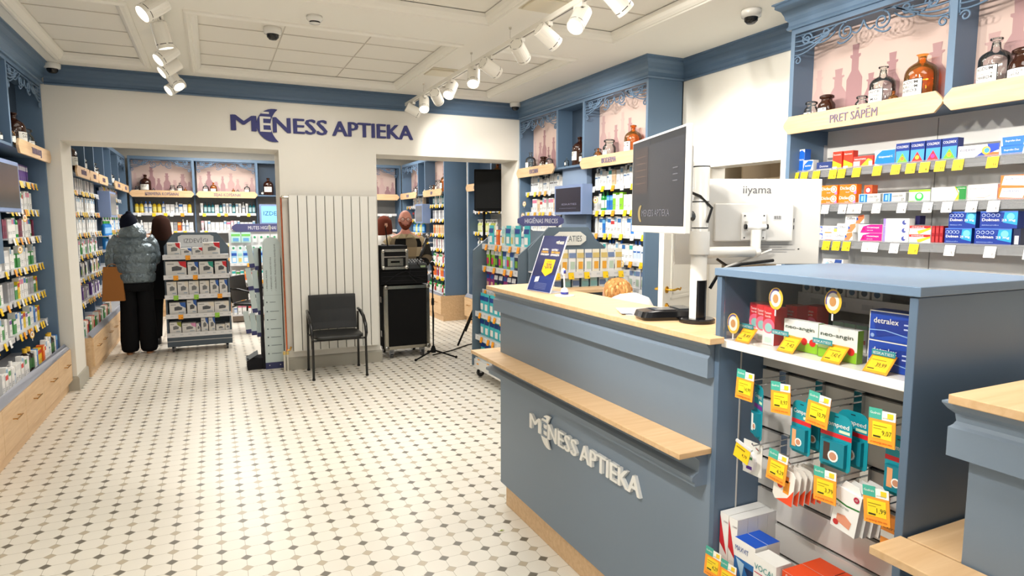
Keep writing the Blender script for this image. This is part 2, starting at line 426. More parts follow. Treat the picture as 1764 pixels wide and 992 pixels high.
# door leaf, standing open
r = empty('door_1', (3.79, 4.16, 0)); r['kind'] = 'structure'
ang = math.atan2(3.80 - 4.16, 3.03 - 3.79)
r.rotation_euler = (0, 0, ang)      # local +x runs from the hinge to the free edge; face towards the camera is local +y
DW = (236, 232, 222)
m = MB(); m.box(0, -.02, .01, .86, .02, 2.03, DW)
m.build('door_leaf', r, 'paint', bevel=.003)
for side in (1, -1):
    for z0, z1 in ((.18, .82), (1.0, 1.86)):
        m = MB()
        for k, (t, d) in enumerate(((0, .006), (.035, .003))):
            x0, x1, a, b = .13 + t, .73 - t, z0 + t, z1 - t
            for q in ((x0, a, x1, a + .02), (x0, b - .02, x1, b), (x0, a, x0 + .02, b), (x1 - .02, a, x1, b)):
                y = side * .02; m.box(q[0], min(y, y + side * d), q[1], q[2], max(y, y + side * d), q[3], DW)
        m.build('door_moulding', r, 'paint')
BR = (214, 170, 70)
for side in (1, -1):
    m = MB(); y = side * .02
    m.tube([(.80, y, 1.08), (.80, y + side * .008, 1.08)], .026, BR, 16); m.tube([(.80, y + side * .008, 1.08), (.80, y + side * .05, 1.08), (.78, y + side * .058, 1.08), (.73, y + side * .06, 1.086), (.69, y + side * .058, 1.076), (.665, y + side * .055, 1.088)], [.009, .009, .009, .008, .008, .006], BR, 10)
    m.build('door_handle', r, 'metal', smooth=False)
    m = MB(); m.tube([(.80, y, .955), (.80, y + side * .008, .955)], .024, BR, 16); m.tube([(.80, y + side * .008, .955), (.80, y + side * .02, .955)], .012, BR, 12); m.build('lock_rosette', r, 'metal')
# ---------------------------------------------------------------- pharmacy shelving
def spiral(cx, cz, r0, r1, a0, turns, n=26):
    return [(cx + (r0 + (r1 - r0) * i / n) * math.cos(a0 + turns * 2 * math.pi * i / n), cz + (r0 + (r1 - r0) * i / n) * math.sin(a0 + turns * 2 * math.pi * i / n)) for i in range(n + 1)]
def bez(p0, p1, p2, n=10):
    return [((1 - t) ** 2 * p0[0] + 2 * t * (1 - t) * p1[0] + t * t * p2[0], (1 - t) ** 2 * p0[1] + 2 * t * (1 - t) * p1[1] + t * t * p2[1]) for t in [i / n for i in range(n + 1)]]
def lattice(w, y, z, col, seg=5, h=.16):
    """art-nouveau scrollwork hanging from height z across width w (local x from 0 to w)"""
    m = MB(); r = .0066
    def P(pts): m.tube([(p[0], y, z + p[1]) for p in pts], r, col, seg, sq=.8)
    for s in (0, 1):
        f = (lambda p: p) if s == 0 else (lambda p: (w - p[0], p[1]))
        g = lambda pts: [f(p) for p in pts]
        P(g([(0, -.01), (w / 2, -.01)]))
        P(g([(.006, 0), (.006, -h * .9)]))
        P(g(spiral(.035, -h * 1.02, .028, .008, math.pi * .9, -1.2, 16)))
        for k in range(4):
            P(g(bez((.006 + .0 * k, -h * (.78 - .17 * k)), (w * (.10 + .02 * k), -h * (.95 - .2 * k)), (w * .30, -h * (.12 + .02 * k)), 10)))
        P(g(spiral(w * .10, -h * .28, .04, .01, 0, 1.4, 18)))
        P(g(bez((w * .06, -h * .12), (w * .2, -h * .9), (w * .31, -h * .3), 10)))
        P(g(spiral(w * .24, -h * .22, .034, .008, math.pi, 1.3, 16)))
        P(g(bez((w * .33, -h * .72), (w * .36, -h * .95), (w * .43, -h * .62), 8)))
        P(g(spiral(w * .385, -h * .42, .05, .012, math.pi * .6, 1.5, 22)))
        P(g(bez((w * .30, -h * .15), (w * .34, -h * .0), (w * .385, -h * .1), 6)))
        P(g(bez((w * .43, -h * .5), (w * .47, -h * .75), (w * .5, -h * .2), 6)))
    return m
PINK = (208, 184, 174)
def backdrop(w, z0, z1, y, seed=0):
    rnd = random.Random(seed); m = MB()
    m.box(.0, y, z0, w, y + .006, z1, PINK); H = z1 - z0
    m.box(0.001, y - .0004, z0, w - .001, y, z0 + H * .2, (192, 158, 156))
    x = .02
    for k in range(max(3, int(w / .11))):
        bw = rnd.uniform(.07, .13); bh = H * rnd.uniform(.35, .85); x = w * (k + .15) / max(3, int(w / .11)); c = rnd.choice([(176, 142, 142), (190, 158, 154), (202, 172, 166), (166, 130, 132)])
        x1 = min(x + bw, w - .01); xm = (x + x1) / 2; nk = (x1 - x) * .22; yy = y - .0006 - .0002 * k
        zs = z0 + bh * .62; 
        m.add([(x, yy, z0), (x1, yy, z0), (x1, yy, zs - .03), (xm + nk, yy, zs + .02), (xm + nk, yy, z0 + bh * .82), (xm + nk * 1.5, yy, z0 + bh * .84), (xm + nk * 1.5, yy, z0 + bh * .87), (xm + nk * .8, yy, z0 + bh * .87), (xm + nk, yy, z0 + bh), (xm - nk, yy, z0 + bh), (xm - nk * .8, yy, z0 + bh * .87), (xm - nk * 1.5, yy, z0 + bh * .87), (xm - nk * 1.5, yy, z0 + bh * .84), (xm - nk, yy, z0 + bh * .82), (xm - nk, yy, zs + .02), (x, yy, zs - .03)],
              [tuple(range(16))], c)
    return m
def signboard(root, x0, x1, z0, z1, text, y=-.04, col=(132, 122, 142)):
    m = MB(); c = .042; zm = (z0 + z1) / 2
    pts = [(x0, zm), (x0 + .006, zm - .016), (x0 + c, z0), (x1 - c, z0), (x1 - .006, zm - .016), (x1, zm), (x1 - .006, zm + .016), (x1 - c, z1), (x0 + c, z1), (x0 + .006, zm + .016)]
    m.prism(pts, 'y', y, y + .018, (220, 185, 140)); o = m.build('sign_board', root, 'wood', bevel=.002)
    if text:
        L = x1 - x0; w = min(L * .56, .03 * len(text))
        t = MB(); t.text(text, ((x0 + x1) / 2, y - .003, z0 + (z1 - z0) * .28), (1, 0, 0), (0, 0, 1), (z1 - z0) * .46, col, w=w, bold=.005, ext=.003); t.build('lettering', o, 'matte')
    return o
def price_strip_tags(shelf_o, spots, y, z, kinds):
    """small price tickets clipped on a shelf edge (sub-parts)"""
    for x, k in zip(spots, kinds):
        m = MB(); c = {'y': YEL, 'w': (244, 244, 242), 'o': ORG, 'g': (150, 205, 70)}[k]
        m.add([(x - .026, y - .012, z - .055), (x + .026, y - .012, z - .055), (x + .026, y, z), (x - .026, y, z)], [(0, 1, 2, 3)], c)
        m.add([(x - .026, y - .0135, z - .055), (x + .026, y - .0135, z - .055), (x + .026, y - .0015, z), (x - .026, y - .0015, z)], [(3, 2, 1, 0)], c)
        if k in 'yo': m.quad((x - .026, y - .0032, z - .010), (x + .026, y - .0032, z - .010), (x + .026, y - .0010, z + .001), (x - .026, y - .001, z + .001), (150, 214, 206))
        m.text('%d' % (3 + int(abs(x) * 37) % 9), (x + .012, y - .0125, z - .045), (1, 0, 0), (0, .21, 1), .014, (60, 52, 30), bold=.02)
        m.build('price_tag', shelf_o, 'print')
TAGRND = random.Random(5)
def shelf(root, x0, x1, z, yf, depth, tags='y', n=6, white=True, name='shelf', lip=.04):
    c = (226, 226, 228) if white else (190, 190, 196)
    m = MB(); m.box(x0, yf, z - .012, x1, yf + depth, z, c)
    m.box(x0, yf - .006, z - lip + .002, x1, yf, z + .006, c); 
    if white:
        for k in range(int((x1 - x0) / .09)):
            xx = x0 + .05 + k * .09; m.box(xx, yf - .0068, z - .026, xx + .035, yf - .006, z - .010, (206, 208, 212))
    o = m.build(name, root, 'gloss')
    if tags and n:
        sp = [x0 + .04 + (x1 - x0 - .08) * (k + TAGRND.uniform(.2, .8)) / n for k in range(n)]
        price_strip_tags(o, sp, yf - .009, z, [TAGRND.choice(tags) for _ in sp])
    return o
def cabinet(label, origin, rot, L, bays, depth=.38, top=2.81, zn=2.17, back=(176, 178, 180), base=None, ends=(1, 1), crown=True, shelves=None, ndep=.18, drawers=None, latt_seg=5, cat='shelving', ntags=5, sideplinth=.4, panel=None, low=.2):
    root = empty('wall_shelving', origin, rot); tag(root, label, cat)
    # back and ends
    m = MB(); m.box(0, depth - .012, 0, L, depth, top, back); m.build('back_panel', root, 'paint')
    for e, (a, b) in zip(ends, ((0, .03), (L - .03, L))):
        if e: m = MB(); m.box(a, 0, 0, b, depth, top + .02, BLUE); m.build('side_panel', root, 'paint', bevel=.002)
    m = MB(); m.box(.03, 0, top - .03, L - .03, depth - .012, top + .02, BLUE); m.build('top_panel', root, 'paint')
    if crown:
        m = MB(); pth = [(0, depth), (0, 0), (L, 0), (L, depth)] if crown == 'both' else ([(0, 0), (L, 0), (L, depth)] if crown == 'end' else ([(0, depth), (0, 0), (L, 0)] if crown == 'start' else [(0, 0), (L, 0)]))
        sweep(m, CROWN, pth, BLUE, z0=top + .17, side=1); m.build('cornice', root, 'paint')
    # niche floor
    m = MB(); m.box(.03, .0, zn - .02, L - .03, depth - .012, zn, BLUE); m.build('niche_floor', root, 'paint')
    done = []
    for i, by in enumerate(bays):
        a, b = by['u']
        # dividers between niches
        for x in (a, b):
            if .05 < x < L - .05 and not any(abs(x - q) < .04 for q in done): done.append(x); m = MB(); m.box(x - .018, 0, zn, x + .018, depth - .012, top - .03, BLUE); low and m.box(x - .012, low, .42, x + .012, depth - .012, zn - .02, BLUED); m.build('column', root, 'paint')
        a2, b2 = a + .018, b - .018
        if by.get('pic'):
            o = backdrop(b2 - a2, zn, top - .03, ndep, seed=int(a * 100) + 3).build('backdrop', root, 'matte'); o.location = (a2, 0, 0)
        else:
            m = MB(); m.box(a2, ndep, zn, b2, ndep + .006, top - .03, (58, 74, 92)); m.build('niche_back', root, 'paint')
        if by.get('lat', True):
            o = lattice(b2 - a2, .008, top - .035, BLUE, seg=latt_seg).build('scrollwork', root, 'paint', smooth=True); o.location = (a2, 0, 0)
        if by.get('sign') is not None: signboard(root, a + .0, b - .0, zn - .06, zn + .05, by['sign'])
        sh = by.get('sh', shelves) or []
        for z in sh: shelf(root, a + .03, b - .03, z, by.get('yf', .08), by.get('sd', .26), n=by.get('nt', ntags), tags=by.get('tags', 'yoyw'), white=by.get('white', True))
    if drawers:
        n = max(1, round(L / drawers)); w = L / n
        m = MB(); m.box(.001, -.04, 0, L + .003, depth - .02, .1, (214, 178, 134)); m.build('plinth', root, 'wood')
        m = MB(); m.box(-.003, -.06, .1, L + .003, depth + .003, .405, (214, 178, 134)); m.build('drawer_carcass', root, 'wood')
        m = MB(); m.add([(0, -.07, .405), (L, -.07, .405), (L, -.03, .455), (0, -.03, .455)], [(0, 1, 2, 3), (3, 2, 1, 0)], (206, 210, 222)); m.box(0, -.03, .40, L, depth - .02, .408, (214, 214, 216)); m.build('price_rail', root, 'gloss')
        for k in range(n):
            m = MB(); m.box(k * w + .002, -.078, .105, (k + 1) * w - .002, -.06, .40, (220, 186, 142)); o = m.build('drawer', root, 'wood', bevel=.0015)
            for hx in ((.5,) if w < .7 else (.27, .73)):
                h = MB(); x = (k + hx) * w; h.tube([(x - .07, -.105, .29), (x + .07, -.105, .29)], .0045, (196, 150, 84), 8)
                for q in (-.055, .055): h.tube([(x + q, -.078, .29), (x + q, -.105, .29)], .004, (196, 150, 84), 6)
                h.build('handle', o, 'metal')
    return root
def screen_unit(root, x0, x1, z0, z1, y0, y1, face, txt=None, lit='screen', tc=(90, 90, 120)):
    m = MB(); m.box(x0, y0, z0, x1, y1, z1, (126, 146, 186)); o = m.build('screen_housing', root, 'paint', bevel=.003)
    m = MB(); b = .03; m.box(x0 + b, y0 - .003, z0 + b, x1 - b, y0, z1 - b, face); 
    if txt:
        for s, fx, fz, h, c, w in txt: m.text(s, (x0 + (x1 - x0) * fx, y0 - .0036, z0 + (z1 - z0) * fz), (1, 0, 0), (0, 0, 1), h, c, w=w)
    m.build('display_panel', o, lit)

SH = [1.92, 1.69, 1.46, 1.22, .97, .71]
# L1: left wall of the front room (faces +x)
L1 = cabinet('blue wall shelving on the left wall with light oak drawers below', (-1.335, 4.35, 0), R(90), 2.69,
    [dict(u=(0, .9), sign='MUGURAM', pic=0), dict(u=(.9, 1.62), lat=False, nt=3, sh=[1.22, .97, .71]), dict(u=(1.62, 2.69), sign='TAVAI ACIJ', pic=0, nt=9)],
    depth=.38, shelves=SH, drawers=.54, ends=(1, 1), crown='x', back=(62, 78, 96), latt_seg=5)
screen_unit(L1, .93, 1.60, 1.66, 2.03, -.03, .10, (20, 18, 18))
m = MB(); m.box(.92, .10, 1.28, 1.60, .14, 2.15, BLUE); m.build('centre_panel', L1, 'paint')
# R1: right wall beyond the doorway (faces -x)
R1 = cabinet('blue wall shelving with pink bottle backdrops between the doorway and the far opening', (3.42, 7.06, 0), R(-90), 2.53,
    [dict(u=(0, .94), sign='EUCERIN', pic=1, nt=6), dict(u=(.94, 1.48), lat=False, sh=[1.22, .97, .71], nt=3), dict(u=(1.48, 2.53), sign='BIODERMA', pic=1, nt=6)],
    depth=.38, shelves=[1.935, 1.695, 1.47, 1.22, .97, .71], drawers=.6, crown='end')
screen_unit(R1, 1.0, 1.57, 1.66, 1.965, -.06, .06, (28, 28, 44), [('IESKATIES', .55, .32, .02, (120, 118, 140), .3), ('mazos kopumos', .5, .2, .012, (110, 110, 130), .34)])
m = MB(); m.box(.96, .06, 1.28, 1.46, .12, 2.15, (130, 150, 176)); m.build('centre_panel', R1, 'paint')
# R2: the medicine wall behind the till
R2 = cabinet('tall blue medicine wall shelving with pink bottle backdrops and clear shelves', (3.42, 3.05, 0), R(-90), 2.25,
    [dict(u=(0, 1.0), sign='PRET SĀPĒM', pic=1), dict(u=(1.0, 2.25), sign='PRET VĪRUSIEM', pic=1)], depth=.36, shelves=[], crown='start', back=(236, 234, 230), zn=2.21, low=0)
R2b = R2
# R2 clear shelves
def clear_shelf(root, x0, x1, z, yf, depth, spots, kinds):
    m = MB(); m.box(x0, yf, z - .006, x1, yf + depth, z, (205, 206, 206)); m.box(x0, yf - .004, z - .045, x1, yf, z + .008, (158, 160, 164))
    for k in range(int((x1 - x0) / .5)): m.box(x0 + .2 + k * .5, yf + .01, z - .04, x0 + .24 + k * .5, yf + depth, z - .012, (160, 162, 166))
    o = m.build('shelf', root, 'acry'); price_strip_tags(o, spots, yf - .006, z - .004, kinds)
def u2(y): return 3.05 - y
clear_shelf(R2, .04, 2.2, 1.915, .07, .26, [u2(y) - .02 for y in (3.0, 2.93, 2.84, 2.72, 2.66, 2.56, 2.43, 2.32, 2.235, 2.16, 2.08, 1.99, 1.83, 1.66)], 'y' * 14)
clear_shelf(R2, .04, 2.2, 1.70, .07, .26, [u2(y) for y in (2.78, 2.66, 2.60, 2.56, 2.44, 2.29, 2.15, 2.05, 1.93, 1.83, 1.66)], 'w' * 11)
clear_shelf(R2, .04, 2.2, 1.475, .07, .26, [u2(y) for y in (2.85, 2.76, 2.69, 2.62, 2.49, 2.44, 2.32, 2.21, 2.02, 1.83, 1.66)], 'yyyywwwywww')
clear_shelf(R2, .04, 2.2, 1.255, .07, .26, [.4, .9, 1.4, 1.9], 'wwww')
clear_shelf(R2, .04, 2.2, 1.03, .07, .26, [.4, .9, 1.4, 1.9], 'wwww')
m = MB(); m.box(.03, .345 - .03, 1.0, .032, .347, 2.1, SHELF)
for z in (1.93, 1.70, 1.48): m.box(.05, .33, z + .075, 2.2, .346, z + .085, (150, 148, 146))
for x in (.75, 1.5): m.box(x, .3445, .9, x + .003, .3475, 2.18, (160, 158, 154))
m.build('slat_seams', R2, 'gloss')
m = MB(); m.box(.0, -.02, 0, 2.25, .34, .98, BLUE); m.build('base_cupboard', R2, 'paint')
# rear rooms
L2 = cabinet('blue wall shelving on the left wall of the rear room', (-1.235, 7.6, 0), R(90), 4.4,
    [dict(u=(0, .75), sign='KOSMĒTIKA', lat=False), dict(u=(.75, 1.35), sign='SAULE', lat=False), dict(u=(1.35, 2.1), sign='MATIEM', lat=False), dict(u=(2.1, 2.75), lat=False, sh=[1.22, .97, .71], nt=0), dict(u=(2.75, 3.5), sign='BĒRNIEM', lat=False), dict(u=(3.5, 4.35), sign='MAMMAI')],
    shelves=SH, top=2.6, zn=2.02 + .08, drawers=.88, crown=None, back=(62, 78, 96), ntags=4)
screen_unit(L2, 2.15, 2.7, 1.64, 1.98, -.04, .1, (120, 122, 126))
B1 = cabinet('blue wall shelving along the far wall of the rear room with two pink backdrops', (-1.2, 12.0, 0), 0, 4.5,
    [dict(u=(0, .94), sign='ĶERMEŅA KOPŠANAI', pic=1), dict(u=(.97, 1.93), sign='SEJAS KOPŠANAI', pic=1), dict(u=(1.95, 2.5), lat=False, sh=[1.22, .97, .71], nt=3), dict(u=(2.5, 3.4), sign='MATIEM', pic=1), dict(u=(3.4, 4.45), sign='SEJAI', pic=1)],
    shelves=[1.72, 1.42, 1.2, .95, .7], top=2.62, zn=2.04, drawers=.9, crown=None, latt_seg=4, back=(150, 148, 144))
screen_unit(B1, 1.95, 2.5, 1.53, 1.88, -.04, .1, (120, 190, 236), [('IZDEVĪGI', .5, .45, .075, (22, 40, 96), .42)], lit='screenlit')
R3 = cabinet('blue wall shelving with a plain blue end panel in the rear room', (3.3, 11.95, 0), R(-90), 2.45,
    [dict(u=(0, 1.05), sign='VICHY', pic=1), dict(u=(1.05, 1.45), lat=False, sh=[1.22, .97, .71]), dict(u=(1.45, 2.42), sign='LRP', pic=1, lat=False)],
    shelves=[1.86, 1.62, 1.38, 1.14, .9, .67], top=2.62, zn=2.05, drawers=.8, crown=None, ntags=7)
screen_unit(R3, 1.02, 1.45, 1.55, 1.88, -.05, .1, (110, 112, 118))
R4 = cabinet('narrow blue shelving beside the loudspeaker in the rear room', (3.62, 9.3, 0), R(-90), 1.6,
    [dict(u=(0, .9), sign='DĀVANAS', pic=0, lat=False), dict(u=(.9, 1.6), pic=1, lat=False)], shelves=[1.75, 1.42, 1.14, .9, .67], top=2.62, zn=2.1, drawers=.8, crown=None)
m = MB(); m.box(-.03, -.01, .4, 0, .1, 2.6, (236, 236, 236)); m.build('edge_strip', R4, 'gloss')

# ---------------------------------------------------------------- the service counter
ct = empty('service_counter', (1.42, 3.17, 0), 0); tag(ct, 'blue service counter with oak top and oak bag ledge, its front facing the open floor', 'counter')
def cbox(name, x0, y0, z0, x1, y1, z1, col, mat='paint', bev=.002, parent=ct, off=(1.42, 3.17)):
    m = MB(); m.box(x0 - off[0], y0 - off[1], z0, x1 - off[0], y1 - off[1], z1, col); return m.build(name, parent, mat, bevel=bev)
CB = (121, 137, 154)
cbox('front_panel', 1.42, 1.507, .118, 1.45, 3.17, 1.222, CB)
cbox('end_panel', 1.45, 3.14, .118, 1.65, 3.17, 1.222, CB)
cbox('inner_panel', 1.62, 1.52, .05, 1.65, 3.14, 1.20, CB)
cbox('plinth', 1.432, 1.51, 0, 1.63, 3.12, .118, (214, 178, 134), 'wood')
def mould(name, prof, y0, y1, x, parent, off, endx=1.65, wrap=True):
    m = MB(); pth = [(endx - off[0], y1 - off[1]), (x - off[0], y1 - off[1]), (x - off[0], y0 - off[1])] if wrap else [(x - off[0], y1 - off[1]), (x - off[0], y0 - off[1])]
    sweep(m, prof, pth, CB, side=-1 if False else 1); return m.build(name, parent, 'paint')
APR = [(0, 1.104), (.03, 1.104), (.03, 1.166), (.024, 1.172), (.02, 1.18), (.022, 1.196), (.032, 1.206), (.04, 1.218), (.04, 1.222), (0, 1.222)]
LED = [(0, .744), (.050, .744), (.050, .757), (.062, .764), (.062, .776), (.050, .784), (.036, .790), (.034, .828), (.046, .838), (.056, .846), (.056, .853), (0, .853)]
mould('apron_moulding', APR, 1.507, 3.17, 1.42, ct, (1.42, 3.17))
mould('ledge_moulding', LED, 1.525, 3.17, 1.42, ct, (1.42, 3.17))
OK_ = (220, 186, 142)
m = MB(); m.prism([(1.352 - 1.42, 1.46 - 3.17), (1.411 - 1.42, 1.46 - 3.17), (1.411 - 1.42, 1.508 - 3.17), (.245, 1.508 - 3.17), (.245, .04), (1.352 - 1.42, .04)], 'z', 1.222, 1.242, OK_); m.build('worktop', ct, 'woodv', bevel=.002)
cbox('bag_ledge', 1.288, 1.508, .853, 1.42, 3.285, .872, OK_, 'woodv', .002)
cbox('ledge_return', 1.42, 3.17, .853, 1.66, 3.285, .872, OK_, 'woodv', .002)
r = empty('counter_lettering', (1.42, 2.777, .558)); tag(r, 'white raised pharmacy wordmark with crescent on the blue counter front', 'sign')
logo(r, (-.007, 0, .0), (0, -1, 0), (-1, 0, 0), .914, (244, 244, 240), CB, .007, 'gloss')

# second counter, at the right
c2 = empty('service_counter', (1.42, .76, 0), 0); tag(c2, 'second blue and oak service counter to the right of the display cabinet', 'counter')
o2 = (1.42, .76)
cbox('front_panel', 1.42, -.9, .118, 1.45, .755, 1.222, CB, parent=c2, off=o2)
cbox('end_panel', 1.45, .725, .118, 2.3, .755, 1.222, CB, parent=c2, off=o2)
cbox('plinth', 1.44, -.9, 0, 2.3, .74, .118, OK_, 'wood', parent=c2, off=o2)
mould('apron_moulding', APR, -.9, .755, 1.42, c2, o2, endx=2.3)
cbox('worktop', 1.366, -.9, 1.222, 2.35, .775, 1.242, OK_, 'woodv', parent=c2, off=o2)
cbox('bag_ledge', 1.305, -.9, .853, 1.414, .884, .872, OK_, 'woodv', parent=c2, off=o2)
cbox('ledge_return', 1.42, .755, .853, 2.3, .872, .872, OK_, 'woodv', parent=c2, off=o2)

# ---------------------------------------------------------------- glazed display cabinet
dc = empty('display_cabinet', (1.42, 1.505, 0)); tag(dc, 'blue display cabinet with a glazed top compartment beside the oak counter', 'display cabinet')
od = (1.42, 1.505)
DB = (88, 108, 130)
def dbox(name, *a, **k): return cbox(name, *a, parent=dc, off=od, **k)
dbox('side_panel', 1.415, 1.485, 0, 1.95, 1.505, 1.428, DB); dbox('side_panel', 1.415, .88, 0, 1.95, .90, 1.428, DB)
dbox('top_panel', 1.408, .872, 1.43, 1.96, 1.51, 1.453, (104, 126, 150))
dbox('back_panel', 1.93, .90, 0, 1.945, 1.485, 1.425, (226, 222, 214))
dbox('glazed_shelf', 1.422, .90, 1.207, 1.92, 1.485, 1.231, (240, 236, 228), mat='gloss')
m = MB(); m.box(.006, -.60, 1.2315 , .009, -.023, 1.4285, (255, 255, 255)); m.build('glass_pane', dc, 'pane')
m = MB()   # slatwall with grooves
zs = [0, .13, .23, .33, .43, .53, .63, .727, .826, .925, 1.025, 1.125, 1.207]
for a, b in zip(zs[:-1], zs[1:]): m.box(.185, -.605, a + .006, .2, -.02, b - .006, (206, 204, 200))
m.box(.2, -.605, 0, .206, -.02, 1.207, (60, 60, 62)); m.build('slatwall', dc, 'gloss')
m = MB(); m.box(.085, -.022, .118, .090, -.0195, 1.207, (190, 188, 184)); m.build('shelf_track', dc, 'gloss')
for z, y0 in ((.462, .90), (.10, .90)):
    dbox('shelf', 1.43, .90, z - .015, 1.60, 1.485, z, (214, 212, 208), mat='gloss')
# ---------------------------------------------------------------- products (fronts face local -y, x is the width, origin at bottom front centre)
WH = (242, 241, 238)
def carton(w, d, h, base, arts=(), texts=(), top=None, side=None):
    """arts: (x0,z0,x1,z1,col) fractions of the front; texts: (string, fx, fz, hfrac, wfrac, col)"""
    m = MB(); m.box(-w / 2, 0, 0, w / 2, d, h, base)
    e = .0005
    if top: m.quad((-w / 2, 0, h + e), (w / 2, 0, h + e), (w / 2, d, h + e), (-w / 2, d, h + e), top)
    if side:
        for x in (-w / 2 - e, w / 2 + e): m.quad((x, 0, 0), (x, d, 0), (x, d, h), (x, 0, h), side)
    k = 0
    for a in arts:
        k += 1; y = -e * k * .6 - .0002
        if a[0] == 'poly': m.add([(-w / 2 + w * p[0], y, h * p[1]) for p in a[1]], [tuple(range(len(a[1])))], a[2])
        elif a[0] == 'disc':
            n = 18; m.add([(-w / 2 + w * a[1] + a[3] * h * math.cos(2 * math.pi * i / n), y, h * a[2] + a[3] * h * math.sin(2 * math.pi * i / n)) for i in range(n)], [tuple(range(n))], a[4])
        else: m.quad((-w / 2 + w * a[0], y, h * a[1]), (-w / 2 + w * a[2], y, h * a[1]), (-w / 2 + w * a[2], y, h * a[3]), (-w / 2 + w * a[0], y, h * a[3]), a[4])
    for t in texts:
        k += 1; y = -e * k * .6 - .0003
        m.text(t[0], (-w / 2 + w * t[1], y, h * t[2]), (1, 0, 0), (0, 0, 1), h * t[3], t[5], w=w * t[4], bold=t[6] if len(t) > 6 else .012)
    return m
def bottle_prof(w, h, kind):
    r = w / 2
    if kind == 'bottle': return [(0, 0), (r * .95, 0), (r, .004), (r, h * .66), (r * .85, h * .74), (r * .38, h * .8), (r * .38, h * .82)], (.46, .82, 1.0)
    if kind == 'pump': return [(0, 0), (r * .95, 0), (r, .004), (r, h * .64), (r * .8, h * .7), (r * .35, h * .74)], (.4, .74, .84)
    if kind == 'jar': return [(0, 0), (r * .95, 0), (r, .003), (r, h * .6)], (1.02, .6, 1.0)
    if kind == 'can': return [(0, 0), (r, 0), (r, h * .84), (r * .8, h * .9)], (.7, .88, 1.0)
    if kind == 'tube': return [(0, h * .12), (r * .8, h * .12), (r * .85, h * .16)], (.7, 0, .13)
def bottle(kind, w, h, col, cap, lab=None, mark=None, mat='gloss'):
    prof, (cr, c0, c1) = bottle_prof(w, h, kind); m = MB(); r = w / 2; cy = r
    if kind == 'tube':
        m.loft([(0, cy, h * .12, r * .75, r * .75), (0, cy, h * .5, r * .9, r * .6), (0, cy, h * .98, r, r * .08), (0, cy, h, r, r * .06)], col, 12)
    else: m.lathe(prof, col, 12, (0, cy, 0))
    m.lathe([(0, h * c0), (r * cr, h * c0), (r * cr, h * c1), (0, h * c1)], cap, 12, (0, cy, 0))
    if kind == 'pump':
        m.lathe([(r * .12, h * c1), (r * .12, h * .95)], cap, 8, (0, cy, 0)); m.box(-r * .3, cy - r * .9, h * .94, r * .3, cy + r * .3, h, cap)
    if lab:
        z0, z1 = (.14, .55) if kind != 'tube' else (.3, .8); rr = r * (1.01 if kind != 'tube' else 1)
        if kind == 'tube': m.quad((-r * .7, cy - r * .62, h * z0), (r * .7, cy - r * .62, h * z0), (r * .7, cy - r * .32, h * z1), (-r * .7, cy - r * .32, h * z1), lab)
        else:
            m.lathe([(rr, h * z0), (rr, h * z1)], lab, 10, (0, cy, 0), ang0=-160, ang1=-20)
            if mark: m.lathe([(rr * 1.01, h * (z1 - .12)), (rr * 1.01, h * (z1 - .05))], mark, 8, (0, cy, 0), ang0=-145, ang1=-35)
    return m
def pouch(w, h, col, band, pic=None, d=.02):
    m = MB(); m.loft([(0, d / 2, 0, w / 2, .002, .6), (0, d / 2, h * .12, w / 2, d * .4, .7), (0, d / 2, h * .5, w / 2, d * .5, .7), (0, d / 2, h * .86, w / 2, .003, .6), (0, d / 2, h, w / 2, .0015, .6)], col, 14)
    y = -.0012; m.quad((-w * .46, y, h * .62), (w * .46, y, h * .62), (w * .46, y + .006, h * .84), (-w * .46, y + .006, h * .84), band)
    if pic: m.quad((-w * .3, y, h * .12), (w * .3, y, h * .12), (w * .3, y, h * .45), (-w * .3, y, h * .45), pic)
    return m
MESH = {}
def proto(key, mbf, name, mat='print', smooth=False):
    if key not in MESH:
        o = mbf().build(name, mat=mat, smooth=smooth); MESH[key] = (name, o.data); bpy.data.objects.remove(o)
    return MESH[key]
def place(key, M_, x, y, z, label, cat, group, rz=0, name2=None, zs=1):
    name, me = MESH[key]; name = name2 or name; o = bpy.data.objects.new(name, me); COL.objects.link(o)
    o.matrix_world = M_ @ Matrix.Translation((x, y, z)) @ Matrix.Rotation(rz, 4, 'Z') @ Matrix.Diagonal((1, 1, zs, 1))
    return tag(o, label, cat, group)
def mat_of(root):
    return Matrix.Translation(root.location) @ Matrix.Rotation(root.rotation_euler.z, 4, 'Z')

# generic product kinds: key -> (name, category, colour words, width, builder)
GEN = {}
def gen(key, name, cat, words, w, fn, mat='print', smooth=False): GEN[key] = (name, cat, words, w); proto(key, fn, name, mat, smooth)
def lines(c=(120, 124, 130)): return [(.12, .30, .7, .33, c), (.12, .22, .55, .25, c)]
def gc(key, words, w, d, h, base, band, extra=(), txt=None):
    gen(key, 'medicine_carton', 'box', words, w, lambda: carton(w, d, h, base, [(0, .68, 1, .92, band)] + lines() + list(extra), [(txt, .5, .74, .12, .7, WH)] if txt else []))
gc('cw_blue', 'white carton with blue band', .055, .05, .13, WH, (60, 120, 190))
gc('cw_plain', 'plain white carton', .06, .05, .12, WH, (226, 226, 226))
gc('cw_green', 'white carton with green band', .05, .04, .12, WH, (80, 160, 90))
gc('cw_red', 'white carton with red band', .06, .045, .11, WH, (205, 60, 60))
gc('cw_pink', 'white carton with pink band', .055, .045, .13, WH, (226, 130, 160))
gc('cw_purple', 'white and purple carton', .06, .05, .10, WH, (130, 90, 170))
gc('c_maroon', 'maroon carton', .04, .05, .12, (120, 36, 66), (150, 60, 90))
gc('c_purple', 'purple carton', .05, .05, .12, (106, 70, 150), (230, 226, 240))
gc('c_green', 'green carton', .075, .05, .09, (70, 150, 80), (240, 240, 240))
gc('c_blue', 'blue carton', .05, .05, .12, (40, 120, 205), (120, 190, 235))
